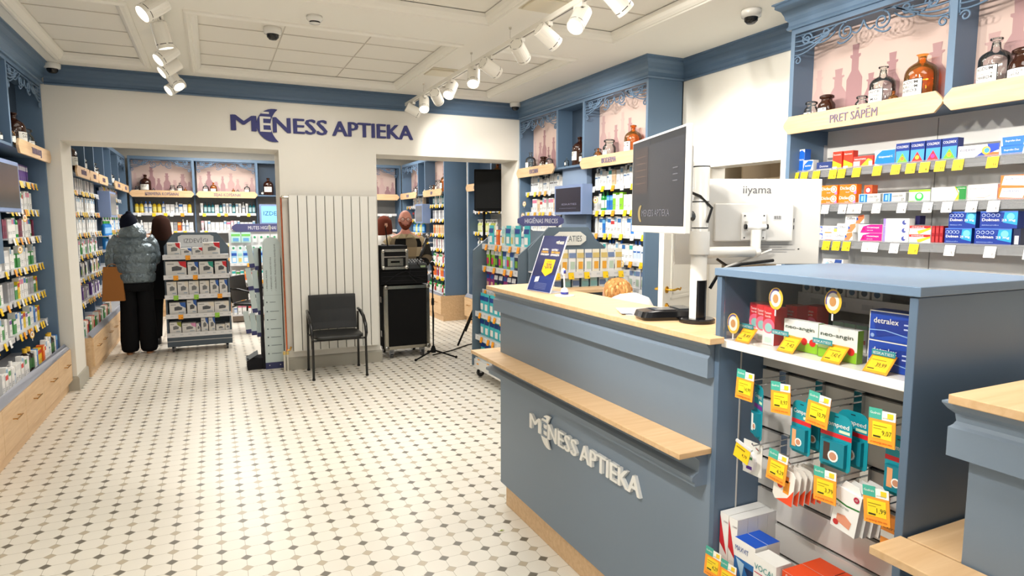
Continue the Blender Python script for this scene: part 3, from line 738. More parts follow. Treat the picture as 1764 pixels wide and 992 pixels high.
gc('c_orange', 'orange carton', .05, .05, .12, (232, 110, 40), (250, 200, 120))
gc('c_red', 'red carton', .05, .05, .12, (190, 40, 50), (240, 230, 230))
gc('c_grey', 'grey carton', .055, .05, .12, (170, 170, 174), (140, 140, 146))
gc('c_tan', 'beige carton', .06, .05, .12, (216, 186, 150), (236, 216, 190))
gc('c_yellow', 'yellow carton', .06, .05, .11, (238, 200, 40), (200, 60, 40))
gc('cw_slim', 'slim white carton', .038, .04, .14, WH, (140, 180, 210))
gc('cw_teal', 'white carton with teal band', .05, .045, .13, WH, (60, 170, 170))
gc('c_dark', 'dark carton with red top', .05, .05, .11, (44, 44, 48), (190, 40, 40))
gc('c_lime', 'lime green carton', .05, .045, .14, (140, 205, 50), WH)
for key, words, kind, w, h, col, cap, lab, mark in (
    ('b_white', 'white bottle', 'bottle', .05, .15, WH, WH, (214, 224, 234), (90, 120, 160)),
    ('b_whiteblue', 'white bottle with blue cap', 'bottle', .052, .17, WH, (40, 90, 170), (200, 214, 236), (40, 90, 170)),
    ('b_yellow', 'yellow bottle with dark cap', 'bottle', .06, .17, (232, 196, 40), (40, 50, 60), (244, 226, 120), None),
    ('b_green', 'green bottle', 'bottle', .055, .16, (40, 150, 70), (30, 110, 50), (230, 240, 230), None),
    ('b_blue', 'blue bottle with green cap', 'bottle', .06, .17, (40, 130, 210), (90, 200, 90), (150, 200, 240), None),
    ('b_teal', 'teal bottle', 'pump', .05, .17, (40, 120, 130), (30, 80, 100), (190, 220, 224), None),
    ('b_dark', 'dark brown bottle with yellow cap', 'bottle', .07, .18, (36, 28, 24), (236, 186, 40), (60, 110, 60), None),
    ('b_olive', 'pale green bottle', 'pump', .055, .18, (196, 205, 110), WH, (226, 230, 180), None),
    ('p_white', 'white pump bottle', 'pump', .05, .16, WH, WH, (224, 228, 232), (120, 140, 170)),
    ('t_white', 'white standing tube', 'tube', .045, .14, WH, WH, (210, 220, 230), None),
    ('t_pink', 'pink standing tube', 'tube', .045, .14, (240, 190, 200), WH, WH, None),
    ('j_white', 'small white jar', 'jar', .055, .05, WH, (200, 200, 204), (220, 225, 230), None),
    ('k_grey', 'white spray can with clear cap', 'can', .045, .17, WH, (205, 208, 212), (226, 230, 234), (120, 120, 120))):
    gen(key, {'bottle': 'plastic_bottle', 'pump': 'pump_bottle', 'tube': 'cosmetic_tube', 'jar': 'cream_jar', 'can': 'spray_can'}[kind],
        {'bottle': 'bottle', 'pump': 'bottle', 'tube': 'tube', 'jar': 'jar', 'can': 'spray can'}[kind], words, w, (lambda a: (lambda: bottle(*a)))((kind, w, h, col, cap, lab, mark)), 'gloss', False)
for key, words, w, h, col, band, pic in (
    ('s_teal', 'teal and white pack', .11, .17, (70, 190, 200), (26, 60, 140), WH),
    ('s_green', 'green and pink pack', .08, .17, (150, 205, 60), (240, 240, 240), (220, 60, 110)),
    ('s_navy', 'navy pack', .09, .17, (36, 44, 84), (230, 230, 236), (120, 170, 60)),
    ('s_pink', 'purple and pink pack', .085, .17, (150, 50, 120), (40, 80, 160), (232, 180, 160)),
    ('s_blue', 'light blue pack', .08, .17, (150, 200, 236), (30, 80, 170), WH),
    ('s_aqua', 'pale aqua packet', .07, .15, (200, 226, 222), (150, 200, 200), (220, 200, 120)),
    ('s_cream', 'cream packet', .07, .16, (240, 234, 216), (214, 190, 120), (236, 170, 60)),
    ('s_white', 'white packet with blue print', .07, .16, (240, 240, 240), (120, 140, 180), (190, 210, 190))):
    gen(key, 'soft_pack', 'packet', words, w, (lambda a: (lambda: pouch(*a)))((w, h, col, band, pic)), 'print', False)

ROWRND = random.Random(21)
def row(root, x0, x1, z, y, seq, where, group, frm='left', gap=.004, jitter=.0, maxn=99, dx=0, zmax=.19):
    kind = 'cosmetics_carton' if 'cosmetics' in group else 'toiletry_carton' if ('far wall' in group or 'oral' in group) else 'supplement_carton' if 'rear left' in group else 'baby_care_carton' if ('blue end panel' in group or 'behind the man' in group or 'loudspeaker' in group or 'rear screen' in group) else None
    """one facing per item along a shelf; labels count from the left end of the row"""
    Mx = mat_of(root); x = x0; i = 0; cells = []
    while True:
        key = seq[i % len(seq)]; w = GEN[key][3]
        if x + w > x1 or i >= maxn: break
        cells.append((key, x + w / 2)); x += w + gap + (ROWRND.uniform(0, jitter) if jitter else 0); i += 1
    for j, (key, cx) in enumerate(cells):
        name, cat, words, w = GEN[key]
        hh = max(v.co.z for v in MESH[key][1].vertices); zs = min(1.22, zmax / hh)
        place(key, Mx, cx, y + ROWRND.uniform(0, .012), z + .001, f'{words}, {ORD[j] if j < 24 else str(j + 1)} from {frm} {where}', cat, group, name2=kind if name == 'medicine_carton' else None, zs=zs)
    return len(cells)

# --- R1, right wall before the doorway
S1 = [1.935, 1.695, 1.47, 1.22, .97, .71]
for z, seq, nm in ((S1[0], ['k_grey', 'k_grey', 'k_grey', 'k_grey', 'cw_slim', 'cw_plain', 'p_white', 'p_white', 'cw_plain'], 'top'), (S1[1], ['j_white', 'cw_pink', 'cw_pink', 'c_tan', 'cw_red', 'cw_slim', 'cw_pink'], 'second'), (S1[2], ['b_white', 'cw_plain', 'cw_blue', 'cw_slim'], 'third'), (S1[3], ['cw_plain', 'b_white', 'cw_teal'], 'fourth')):
    row(R1, .1, .9, z, .10, seq, f'end, {nm} shelf of the far bay', 'cosmetics in the far bay of the right wall')
for z, seq, nm in ((S1[0], ['b_white', 'p_white', 'cw_slim', 'cw_plain', 'b_white', 'cw_teal', 'c_tan', 'cw_plain', 'cw_slim'], 'top'),
                   (S1[1], ['cw_plain', 't_white', 'b_green', 'b_green', 'c_blue', 'c_blue', 'c_lime', 'cw_plain', 'c_lime', 'cw_plain'], 'second'),
                   (S1[2], ['t_white', 't_white', 'cw_blue', 'c_blue', 'cw_slim', 'cw_blue', 'cw_red', 'cw_slim', 'cw_blue'], 'third'),
                   (S1[3], ['b_whiteblue', 'cw_blue', 'cw_plain', 'cw_teal', 'b_whiteblue', 'b_whiteblue', 'b_white', 'cw_slim'], 'fourth'),
                   (S1[4], ['s_white', 's_white', 'cw_plain', 's_white', 'cw_slim', 's_white'], 'fifth')):
    row(R1, 1.53, 2.48, z, .10, seq, f'end, {nm} shelf of near bay', 'cosmetics in the near bay of the right wall')
row(R1, .98, 1.46, 1.47, .10, ['c_grey', 'c_dark', 'c_dark', 'c_grey', 'cw_plain'], 'end, below the blue framed screen', 'cartons under the blue framed screen')
shelf(R1, .97, 1.45, 1.47, .08, .24, n=3)
# --- L1, left wall
for z, seq, nm in ((SH[0], ['c_purple', 'c_purple', 'cw_purple', 'c_purple', 'c_purple', 'c_purple', 'c_purple'], 'top'),
                   (SH[1], ['cw_pink', 'cw_pink', 'cw_plain', 'cw_green', 'cw_red', 'cw_plain'], 'second'),
                   (SH[2], ['c_maroon', 'c_maroon', 'c_maroon', 'cw_plain', 'cw_plain', 'cw_pink', 'cw_blue', 'b_green'], 'third'),
                   (SH[3], ['cw_plain', 'cw_plain', 'cw_slim', 'cw_plain', 'c_green', 'c_green', 'cw_slim'], 'fourth'),
                   (SH[4], ['c_grey', 'c_grey', 'c_grey', 'c_green', 'c_yellow', 'cw_pink', 'cw_pink', 't_pink', 'cw_blue', 'cw_green'], 'fifth'),
                   (SH[5], ['cw_purple', 'c_green', 'cw_blue', 'cw_plain', 'c_blue', 'cw_purple', 'c_yellow'], 'sixth')):
    row(L1, 1.68, 2.62, z, .11, seq, f'end, {nm} shelf by the wall pillar', 'medicines on the left wall')
row(L1, 1.66, 2.66, .409, .0, ['b_dark', 'b_dark', 'cw_plain', 'c_blue', 'c_yellow', 'c_yellow', 'c_orange', 'cw_red', 'cw_slim', 'cw_plain', 'b_white', 'cw_slim'], 'end, above the drawers by the pillar', 'goods standing above the oak drawers')
row(L1, .92, 1.62, .409, .0, ['cw_plain', 'cw_red', 'cw_slim', 'cw_green', 'cw_plain', 'b_white', 'cw_plain'], 'end, above the drawers under the screen', 'goods standing above the oak drawers')
for z, nm in ((1.22, 'upper'), (.97, 'middle'), (.71, 'lower')):
    row(L1, .96, 1.58, z, .11, ['cw_plain', 'c_grey', 'cw_slim', 'c_green', 'cw_plain'], f'end, {nm} shelf below the black screen', 'cartons below the black screen')
# --- rear rooms
for a, b, nm in ((.05, .7, 'first bay'), (.8, 1.3, 'second bay'), (1.4, 2.05, 'third bay')):
    for z, seq, s in ((SH[0], ['cw_plain', 'c_grey', 'cw_plain'], 'top'), (SH[1], ['cw_slim', 'cw_plain', 'cw_slim'], 'second'), (SH[2], ['cw_plain', 'cw_slim', 'cw_plain'], 'third'), (SH[3], ['cw_pink', 'c_green', 'cw_red', 'cw_slim'], 'fourth'), (SH[4], ['s_navy', 'cw_plain', 'c_tan'], 'fifth'), (SH[5], ['c_purple', 'cw_purple', 'c_grey'], 'sixth')):
        row(L2, a, b, z, .11, seq, f'end, {s} shelf, rear left {nm}', 'goods on the rear left wall', gap=.02)
    row(L2, a, b, .409, .0, ['c_green', 'cw_plain', 'c_tan', 'c_red', 'c_dark'], f'end above the drawers, rear left {nm}', 'goods on the rear left wall', gap=.01)
for a, b, nm in ((2.8, 3.45, 'fifth bay'), (3.55, 4.3, 'last bay')):
    for z, seq, s in ((SH[0], ['cw_red', 'b_white', 'b_yellow', 'b_white'], 'top'), (SH[1], ['cw_red', 'cw_purple', 'cw_plain'], 'second'), (SH[2], ['b_white', 'cw_plain', 'b_blue'], 'third'), (SH[3], ['b_blue', 'b_white', 'cw_plain'], 'fourth')):
        row(L2, a, b, z, .11, seq, f'end, {s} shelf, rear left {nm}', 'goods on the rear left wall', gap=.02)
row(L2, 2.15, 2.7, 1.22, .02, ['b_blue', 'b_blue', 'b_teal', 'b_blue'], 'end, shelf under the rear grey screen', 'blue bottles under the rear screen', gap=.04)
row(L2, 2.15, 2.7, 1.40, .02, ['b_blue', 'b_blue', 'b_blue'], 'end, clear shelf under rear grey screen', 'blue bottles under the rear screen', gap=.06)
shelf(L2, 2.13, 2.72, 1.40, .0, .2, n=0)
for a, b, nm, q in ((.05, .92, 'first far bay', 0), (1.02, 1.9, 'second far bay', 1)):
    row(B1, a, b, 1.72, .11, [['b_yellow', 'b_yellow', 'b_whiteblue', 'b_whiteblue', 'b_yellow', 'b_yellow', 'b_whiteblue', 'cw_plain', 'cw_plain', 'b_white', 'cw_blue', 'cw_plain'], ['t_white', 'b_teal', 'b_teal', 'b_teal', 'cw_plain', 'b_teal', 'cw_slim', 't_white', 'cw_slim', 'b_teal', 'cw_slim', 't_white', 'p_white']][q], f'end, top shelf of the {nm}', 'toiletries on the far wall', gap=.008)
    row(B1, a, b, 1.42, .11, [['p_white', 'b_white', 'cw_plain', 'cw_plain', 'cw_teal', 'b_white', 'b_white', 'b_white', 'cw_plain', 'c_grey', 'c_orange'], ['t_pink', 't_white', 'cw_slim', 'cw_plain', 'cw_plain', 'cw_plain', 'cw_slim', 'cw_pink']][q], f'end, second shelf of the {nm}', 'toiletries on the far wall', gap=.008)
row(B1, .1, .92, 1.2, .11, ['cw_blue', 'cw_plain', 'c_red'], 'end, third shelf of the first far bay', 'toiletries on the far wall', gap=.03)
row(B1, .5, .92, .95, .11, ['c_red', 'cw_teal', 'c_blue'], 'end, fourth shelf of the first far bay', 'toiletries on the far wall', gap=.03)
for z, seq, s in ((1.72, ['cw_plain', 'cw_plain', 'cw_slim', 'cw_plain'], 'top'), (1.42, ['c_grey', 'cw_plain', 'cw_plain', 'c_dark', 'cw_plain'], 'second')):
    row(B1, 2.55, 3.4, z, .11, seq, f'end, {s} shelf behind the bearded man', 'cartons on the shelves behind the man', gap=.01)
SR = [1.86, 1.62, 1.38, 1.14, .9, .67]
for z, seq, s in zip(SR, (['b_teal', 'b_teal', 'cw_plain', 'cw_teal'], ['c_grey', 'c_grey', 'cw_plain'], ['c_tan', 'c_orange', 'c_tan', 'c_tan'], ['cw_plain', 'c_grey', 'cw_plain', 'c_maroon'], ['b_green', 'cw_green', 'cw_green', 'c_red', 'cw_red'], ['c_orange', 'c_orange', 'c_orange', 'c_blue', 'c_red', 'cw_plain']), ('top', 'second', 'third', 'fourth', 'fifth', 'sixth')):
    row(R3, 1.5, 2.38, z, .11, seq, f'end, {s} shelf by the blue end panel', 'goods beside the blue end panel', gap=.008)
for z, seq, s in zip(SR[:4], (['b_white', 'b_white', 'c_tan', 'cw_plain'], ['c_dark', 'c_dark', 'c_grey'], ['b_blue', 'b_blue', 'b_olive', 'b_olive'], ['cw_plain']), ('top', 'second', 'third', 'fourth')):
    row(R3, .3, 1.0, z, .11, seq, f'end, {s} shelf past the framed rear screen', 'goods beyond the rear screen', gap=.01)
row(R3, 1.5, 2.38, .409, .0, ['c_red', 'b_green', 'b_green', 'cw_plain', 'b_green'], 'end, above the drawers by blue end panel', 'goods beside the blue end panel', gap=.02)
for z, seq, s in ((1.75, ['b_blue', 'b_blue', 'b_blue', 'cw_plain'], 'top'), (1.42, ['b_olive', 'b_olive', 'b_olive', 'p_white'], 'second'), (1.14, ['p_white', 'b_dark', 'cw_plain'], 'third'), (.9, ['cw_plain', 'c_dark', 'cw_plain'], 'fourth'), (.67, ['c_dark', 'cw_plain'], 'fifth')):
    row(R4, .08, .85, z, .11, seq, f'end, {s} shelf beneath the loudspeaker', 'goods beneath the loudspeaker', gap=.01)
# ---------------------------------------------------------------- medicine wall R2, individually printed cartons
M2 = mat_of(R2)
def p2(key, fn, name, ya, yb, z, y, label, cat='box', group='medicines on the wall behind the till'):
    proto(key, fn, name); place(key, M2, u2((ya + yb) / 2), y, z + .001, label, cat, group)
Z1, Z2, Z3, Z4 = 1.915, 1.70, 1.475, 1.255
AZ = (20, 96, 200)
p2('r_a', lambda: carton(.055, .055, .145, WH, [('poly', [(0, .12), (.25, 0), (.75, 0), (1, .3), (1, .85), (.6, .97), (.2, .9), (0, .7)], AZ)], [('NUROFEN', .5, .5, .07, .8, WH)], side=AZ), 'medicine_carton', 3.035, 2.98, Z1, .09, 'tall blue and white carton, first on the top medicine shelf')
p2('r_b', lambda: carton(.075, .05, .07, WH, [('poly', [(0, .1), (.3, 0), (.8, .15), (1, .9), (.5, .95), (.1, .6)], AZ)], [('NUROFEN', .5, .42, .13, .6, WH)]), 'medicine_carton', 2.975, 2.90, Z1, .075, 'small blue and white carton beside the tall one, top medicine shelf')
p2('r_c', lambda: carton(.11, .04, .05, (44, 62, 120), [(.0, 0, 1, .12, WH)], [('Dormirax', .5, .35, .28, .55, WH)]), 'medicine_carton', 2.885, 2.775, Z1, .09, 'low navy carton on the top medicine shelf')
for k, (a, b) in enumerate(((2.765, 2.705), (2.70, 2.635))):
    p2('r_d', lambda: carton(.062, .045, .105, (224, 60, 40), [('poly', [(0, 0), (1, 0), (1, .25), (.4, .4), (0, .5)], (250, 190, 40)), (0, 0, .5, .14, WH)], [('Ibumetin', .5, .78, .09, .8, WH)]), 'medicine_carton', a, b, Z1, .085 + .01 * k, f'red carton with yellow flame, {ORD[k]} of two on the top medicine shelf')
p2('r_e', lambda: carton(.125, .045, .062, (226, 60, 52), [('poly', [(.35, 0), (.95, 0), (.95, .6), (.75, .75)], (250, 196, 50)), (.8, .05, .97, .5, WH), (0, 0, .35, .55, (240, 180, 180))], [('PARACETAMOL', .36, .66, .15, .6, WH)]), 'medicine_carton', 2.62, 2.495, Z1, .08, 'wide red and yellow carton on the top medicine shelf')
p2('r_f', lambda: carton(.12, .05, .085, WH, [('poly', [(0, .15), (.3, 0), (1, 0), (1, .98), (.35, .98), (.1, .7)], (24, 120, 216))], [('Grippostad C', .55, .5, .13, .7, WH)]), 'medicine_carton', 2.485, 2.37, Z1, .085, 'wide bright blue carton left of the first navy cold remedy')
for k, (c1, c2) in enumerate((((120, 190, 60), (240, 130, 60)), ((226, 50, 50), (250, 200, 60)), ((226, 50, 60), (230, 60, 150)), ((120, 190, 50), (240, 150, 50)))):
    p2('r_cx%d' % k, lambda c1=c1, c2=c2: carton(.078, .05, .112, (24, 50, 130), [('poly', [(.03, .04), (.97, .04), (.97, .62), (.03, .62)], (70, 150, 215)), ('poly', [(.08, .02), (.92, .02), (.5, .52)], c1), ('disc', .5, .24, .1, c2)], [('COLDREX', .5, .76, .12, .84, WH)]), 'medicine_carton', 2.362 - .0835 * k, 2.286 - .0835 * k, Z1, .085,
       f'navy cold remedy carton with {["green triangle and orange dot", "red triangle and yellow dot", "red triangle and pink dot", "green triangle and amber dot"][k]}')
p2('r_v', lambda: carton(.19, .04, .062, WH, [('poly', [(.45, 0), (1, 0), (1, .3), (.75, .35)], (240, 110, 50)), ('poly', [(.42, 0), (.66, 0), (.72, .5), (.6, .4)], (30, 60, 160)), ('poly', [(.78, .25), (1, .5), (1, 1), (.72, 1)], (30, 70, 180)), ('disc', .7, .5, .32, (236, 190, 60)), ('disc', .72, .5, .2, (60, 150, 200))], [('Voltaren', .24, .55, .26, .4, (20, 40, 100))]), 'medicine_carton', 2.03, 1.84, Z1, .085, 'long white, blue and orange gel carton on the top medicine shelf')
for k in range(2):
    p2('r_g', lambda: carton(.105, .045, .042, (30, 110, 215), [('poly', [(0, 0), (.1, 0), (.05, 1), (0, 1)], WH), ('poly', [(.93, 0), (1, 0), (1, 1), (.97, .6)], WH)], [('Ibuprofen Duo', .5, .45, .22, .6, WH)]), 'medicine_carton', 1.835 - .003 * k, 1.73 - .003 * k, Z1 + .043 * k, .08, f'flat blue carton, {["lower", "upper"][k]} of two, right of the gel carton')
for k in range(2):
    p2('r_h', lambda: carton(.14, .05, .06, (34, 100, 210), [(.72, 0, 1, .8, (220, 40, 70)), (.0, .94, 1, 1, (120, 170, 230))], [('HOT LONG', .3, .62, .18, .45, WH), ('extra', .3, .3, .14, .3, WH)]), 'medicine_carton', 1.715, 1.575, Z1 + .061 * k, .08, f'blue carton with red corner, {["lower", "upper"][k]} of two, top medicine shelf')
# second shelf
DC = (246, 124, 32)
def diclac(): return carton(.115, .045, .058, DC, [(.86, 0, 1, .35, (200, 120, 190)), ('disc', .8, .55, .36, WH), ('disc', .8, .55, .27, DC), ('disc', .8, .55, .18, WH)], [('Diclac', .34, .48, .34, .56, WH, .014), ('lipogel', .5, .16, .14, .22, (250, 210, 230))])
for k, (a, z, y) in enumerate(((2.835, 0, .08), (2.835, .0585, .08), (2.715, 0, .09), (2.715, .0585, .095))):
    p2('r_di', diclac, 'medicine_carton', a, a - .115, Z2 + z, y, f'orange gel carton, {["lower", "upper", "lower", "upper"][k]} one of the {["left", "right"][k // 2]} orange stack, second shelf')
p2('r_di2', lambda: carton(.05, .05, .05, (240, 100, 50), [('disc', .5, .4, .4, (200, 40, 60)), ('disc', .5, .4, .26, WH)]), 'medicine_carton', 2.575, 2.525, Z2 + .058, .13, 'small orange and red carton end behind the grey tablet cartons')
for k in range(2):
    p2('r_l', lambda: carton(.135, .045, .054, (196, 198, 196), [(.04, .08, .40, .96, (24, 110, 176)), (.12, .25, .22, .8, (140, 200, 230)), (.26, .15, .32, .9, (140, 200, 230)), (.0, 0, 1, .05, WH)], [('Lodon 500', .66, .6, .2, .42, (70, 70, 74)), ('27', .88, .2, .24, .12, (30, 30, 30))]), 'medicine_carton', 2.575 - .15 * k, 2.44 - .15 * k, Z2, .085, f'grey tablet carton with blue square, {ORD[k]} of two on second shelf')
p2('r_m', lambda: carton(.115, .045, .065, (206, 212, 204), [(0, .84, 1, 1, (150, 210, 40)), ('disc', .5, .42, .36, (50, 180, 80)), ('disc', .5, .48, .22, (236, 226, 190)), (.0, 0, .3, .1, (160, 200, 60))], []), 'medicine_carton', 2.272, 2.157, Z2, .085, 'pale carton with lime top and green emblem, second shelf')
p2('r_n', lambda: carton(.175, .045, .073, WH, [('poly', [(.68, 0), (.8, 0), (.82, .5), (.66, 1), (.72, 1), (.78, .5)], (246, 200, 40)), ('poly', [(.8, 0), (1, 0), (1, 1), (.68, 1), (.8, .7)], (40, 130, 60))], [('sīrups un tabletes', .32, .42, .09, .5, (120, 120, 120)), ('OTRIVEN', .86, .84, .07, .22, WH)]), 'medicine_carton', 2.15, 1.975, Z2, .085, 'long white carton with green and yellow end, second shelf')
p2('r_o', lambda: carton(.135, .045, .078, WH, [('poly', [(0, .14), (.6, .14), (.8, .32), (.8, .35), (.6, .17), (0, .17)], (230, 90, 50)), (.85, .05, .98, .3, (210, 215, 220))], [('AMALGIN', .3, .7, .1, .5, (200, 70, 40)), ('injekcijam', .78, .72, .06, .3, (120, 120, 120))]), 'medicine_carton', 1.968, 1.833, Z2, .085, 'white carton with thin orange line, second medicine shelf')
for k in range(2):
    p2('r_p', lambda: carton(.15, .045, .058, (240, 120, 50), [('poly', [(.04, .2), (.7, .1), (.8, .9), (.1, .96)], WH), ('disc', .85, .35, .22, (90, 140, 120))], [('Voltaren', .38, .6, .22, .5, (60, 90, 140))]), 'medicine_carton', 1.825 - .006 * k, 1.675 - .006 * k, Z2 + .0585 * k, .08, f'orange and white gel carton, {["lower", "upper"][k]} of two, second shelf')
# third shelf
for k, (a, z) in enumerate(((2.845, 0), (2.85, .045))):
    p2('r_q', lambda: carton(.155, .045, .044, WH, [(.0, .2, .2, .95, (30, 90, 190)), (.75, .1, .95, .8, (40, 100, 200)), ('poly', [(.3, 0), (.7, 0), (.6, .15), (.35, .15)], (240, 130, 60)), ('disc', .1, .5, .3, (240, 200, 190)), ('disc', .82, .4, .3, (236, 190, 90))], [('Voltaren', .48, .5, .24, .3, (90, 110, 170))]), 'medicine_carton', a, a - .155, Z3 + z, .09, f'white gel carton with blue figures, {["lower", "upper"][k]} of two, third shelf')
def olfen(c=(250, 130, 80)): return carton(.125, .045, .052, WH, [('poly', [(.55, 0), (.8, 0), (1, .6), (.98, 1), (.7, .9)], c), ('poly', [(.6, .25), (.72, .5), (.6, .75)], (40, 90, 170))], [('Olfen', .3, .42, .34, .44, (60, 64, 90), .004)])
for k, (a, z, y) in enumerate(((2.72, 0, .075), (2.705, .053, .08), (2.675, .106, .11))):
    p2('r_ol', olfen, 'medicine_carton', a, a - .125, Z3 + z, y, f'white gel carton with blue arrow, {["bottom", "middle", "top"][k]} of its stack, third shelf')
for k in range(2):
    p2('r_pk', lambda: carton(.15, .045, .05, WH, [('poly', [(.08, .0), (1, 0), (1, .98), (.5, .98), (.2, .75)], (232, 30, 130)), (.16, .3, .28, .55, (200, 20, 90))], [('Octenisept', .62, .55, .2, .5, WH), ('aerosols', .5, .25, .12, .25, WH)]), 'medicine_carton', 2.565, 2.415, Z3 + .051 * k, .085, f'bright pink and white carton, {["lower", "upper"][k]} of two on third shelf')
for k in range(3):
    p2('r_w', lambda: carton(.15, .045, .044, WH, [(0, 0, .1, 1, (150, 130, 200)), ('disc', .82, .5, .3, (70, 80, 150)), ('disc', .88, .6, .18, WH), (.2, .3, .6, .36, (190, 190, 190))], [('Ketonal', .34, .62, .12, .25, (120, 120, 130))]), 'medicine_carton', 2.41, 2.26, Z3 + .045 * k, .085, f'white carton with violet edge, {["bottom", "middle", "top"][k]} of three, third shelf')
for k in range(2):
    p2('r_x', lambda: carton(.115, .045, .047, WH, [(0, .7, 1, 1, (214, 40, 40)), ('poly', [(.45, 0), (1, .6), (1, .8), (.35, .4)], (250, 180, 50)), (.0, .0, .4, .35, (200, 230, 200))], [('OTIPAX', .4, .76, .16, .6, WH)]), 'medicine_carton', 2.255, 2.14, Z3 + .0475 * k, .085, f'red and yellow banded carton, {["lower", "upper"][k]} of two, third shelf')
for q in range(3):
    for k in range(2):
        p2('r_y', lambda: carton(.018, .05, .047, (150, 24, 34), [(.2, .2, .8, .8, (190, 60, 60))]), 'medicine_carton', 2.137 - .021 * q, 2.119 - .021 * q, Z3 + .0475 * k, .088, f'narrow dark red carton, {ORD[q]} column, {["lower", "upper"][k]} layer, third shelf')
def dolmen(w): return carton(w, .06, .084, (22, 52, 140), [('poly', [(.62, .35), (1, .2), (1, 1), (.66, 1)], (40, 150, 200)), ('disc', .82, .68, .2, (110, 200, 226)), (0, .93, 1, 1, (70, 110, 200))] + [('disc', .1 + .13 * i, .76, .1, (190, 205, 235)) for i in range(4)] + [('disc', .1 + .13 * i, .76, .075, (22, 52, 140)) for i in range(4)], [('Dolmen', .3, .42, .17, .46, WH, .014), ('25 mg', .78, .42, .13, .36, WH, .013), ('deksketoprofēns', .3, .16, .06, .46, (170, 190, 230))])
for k, (a, w, z) in enumerate(((2.06, .13, 0), (2.045, .13, .085), (1.915, .165, 0), (1.895, .165, .085))):
    p2('r_do%d' % (k // 2), lambda w=w: dolmen(w), 'medicine_carton', a, a - w, Z3 + z, .075, f'dark blue painkiller carton, {["lower", "upper"][k % 2]} one, {["left", "right"][k // 2]} stack, third shelf')
p2('r_dk', lambda: carton(.03, .06, .084, (24, 34, 70), [(.2, .1, .8, .6, (190, 190, 194))]), 'medicine_carton', 1.745, 1.715, Z3, .08, 'slim dark navy carton right of the painkiller stacks')
p2('r_dl', lambda: carton(.025, .05, .05, (40, 36, 90)), 'medicine_carton', 2.275, 2.25, Z3 + .1, .16, 'tiny dark violet carton behind the red cartons, third shelf')
# fourth shelf
p2('r_z1', lambda: carton(.14, .05, .05, WH, [('poly', [(.55, 0), (.9, .0), (.95, .98), (.6, .98)], (40, 70, 140)), ('disc', .2, .3, .3, (150, 210, 240))], [('Olfen', .4, .5, .35, .36, (60, 64, 90), .004)]), 'medicine_carton', 2.80, 2.66, Z4 + .052, .09, 'white and navy gel carton lying on top, fourth shelf')
p2('r_z2', lambda: carton(.18, .05, .05, WH, [('poly', [(.72, .2), (.9, .2), (.84, .9), (.66, .9)], (90, 70, 170)), ('disc', .25, .3, .3, (120, 200, 240))], [('Olfen', .55, .45, .35, .26, (60, 64, 90), .004)]), 'medicine_carton', 2.83, 2.65, Z4, .075, 'long white gel carton with violet arrow, fourth shelf')
p2('r_z3', lambda: carton(.17, .045, .042, WH, [(.0, .5, .3, .95, (40, 60, 120)), (.0, .7, .1, .95, (110, 200, 190))], [('Sertofen', .16, .6, .2, .22, WH)]), 'medicine_carton', 2.50, 2.33, Z4, .08, 'long white carton with navy corner, fourth medicine shelf')
for k in range(5):
    a = [2.24, 2.08, 2.02, 1.995, 1.97][k]
    p2('r_z4' if k < 2 else 'r_z5', (lambda: carton(.07, .05, .045, (244, 140, 30), [('poly', [(0, 0), (.3, 0), (.1, 1), (0, 1)], WH), ('disc', .4, .2, .2, (210, 50, 40))])) if k < 2 else (lambda: carton(.022, .05, .045, (226, 110, 50), [(.3, .1, .7, .9, WH)])), 'medicine_carton', a, a - (.07 if k < 2 else .022), Z4, .085, f'{"orange carton" if k < 2 else "narrow orange carton"}, {ORD[k]} along the fourth medicine shelf')

# ---------------------------------------------------------------- goods in the glazed display
MD = Matrix.Translation((1.42, 1.505, 0)) @ Matrix.Rotation(R(-90), 4, 'Z')    # x = towards the camera end, y = into the cabinet
def ud(y): return 1.505 - y
def pd(key, fn, ya, z, y, label, cat='box', group=None, name='medicine_carton', rz=0, mat='print'):
    proto(key, fn, name, mat); return place(key, MD, ud(ya), y, z + .001, label, cat, group, rz)
G = 'goods in the glazed compartment'
ZG = 1.231
for k in range(3):
    pd('d_red', lambda: carton(.042, .05, .112, (214, 34, 46), [(0, 0, 1, .42, WH), ('disc', .5, .5, .2, (240, 110, 140)), ('disc', .5, .46, .12, (150, 205, 200)), (.2, .06, .8, .2, (200, 225, 215))], [('Tantum', .42, .82, .07, .6, WH), ('Verde', .42, .73, .07, .5, WH)], side=(214, 34, 46)), 1.447 - .046 * k, ZG, .10 - .02 * k, f'red and white throat spray carton, {ORD[k]} of the front three behind glass', group=G)
for k in range(2):
    MESH.get('d_red'); pd('d_red', None, 1.355 - .0 * k - .03 * k, ZG, .15 + .05 * k, f'red throat spray carton standing behind the front ones, {["nearer", "farther"][k]}', group=G)
pd('d_bl', lambda: carton(.028, .04, .09, (40, 50, 100), [(0, .6, 1, .95, WH), ('disc', .5, .5, .14, WH)]), 1.475, ZG, .12, 'slim navy and white carton in the far glazed corner', group=G)
for k in range(2):
    pd('d_neo', lambda: carton(.115, .022, .086, (240, 240, 236), [('poly', [(0, 0), (1, 0), (1, .34), (.6, .3), (.35, .45), (0, .5)], (140, 196, 40)), ('poly', [(0, .5), (.5, .42), (.2, .3), (0, .3)], (206, 226, 150)), ('disc', .62, .34, .12, (214, 34, 34)), ('disc', .86, .34, .12, (214, 40, 34))], [('neo-angin', .48, .7, .13, .84, (50, 76, 60), .014)], side=(150, 196, 60)), 1.25 - .125 * k, ZG, .07 - .01 * k, f'white and green lozenge carton with red dots, {ORD[k]} of two behind glass', group=G)
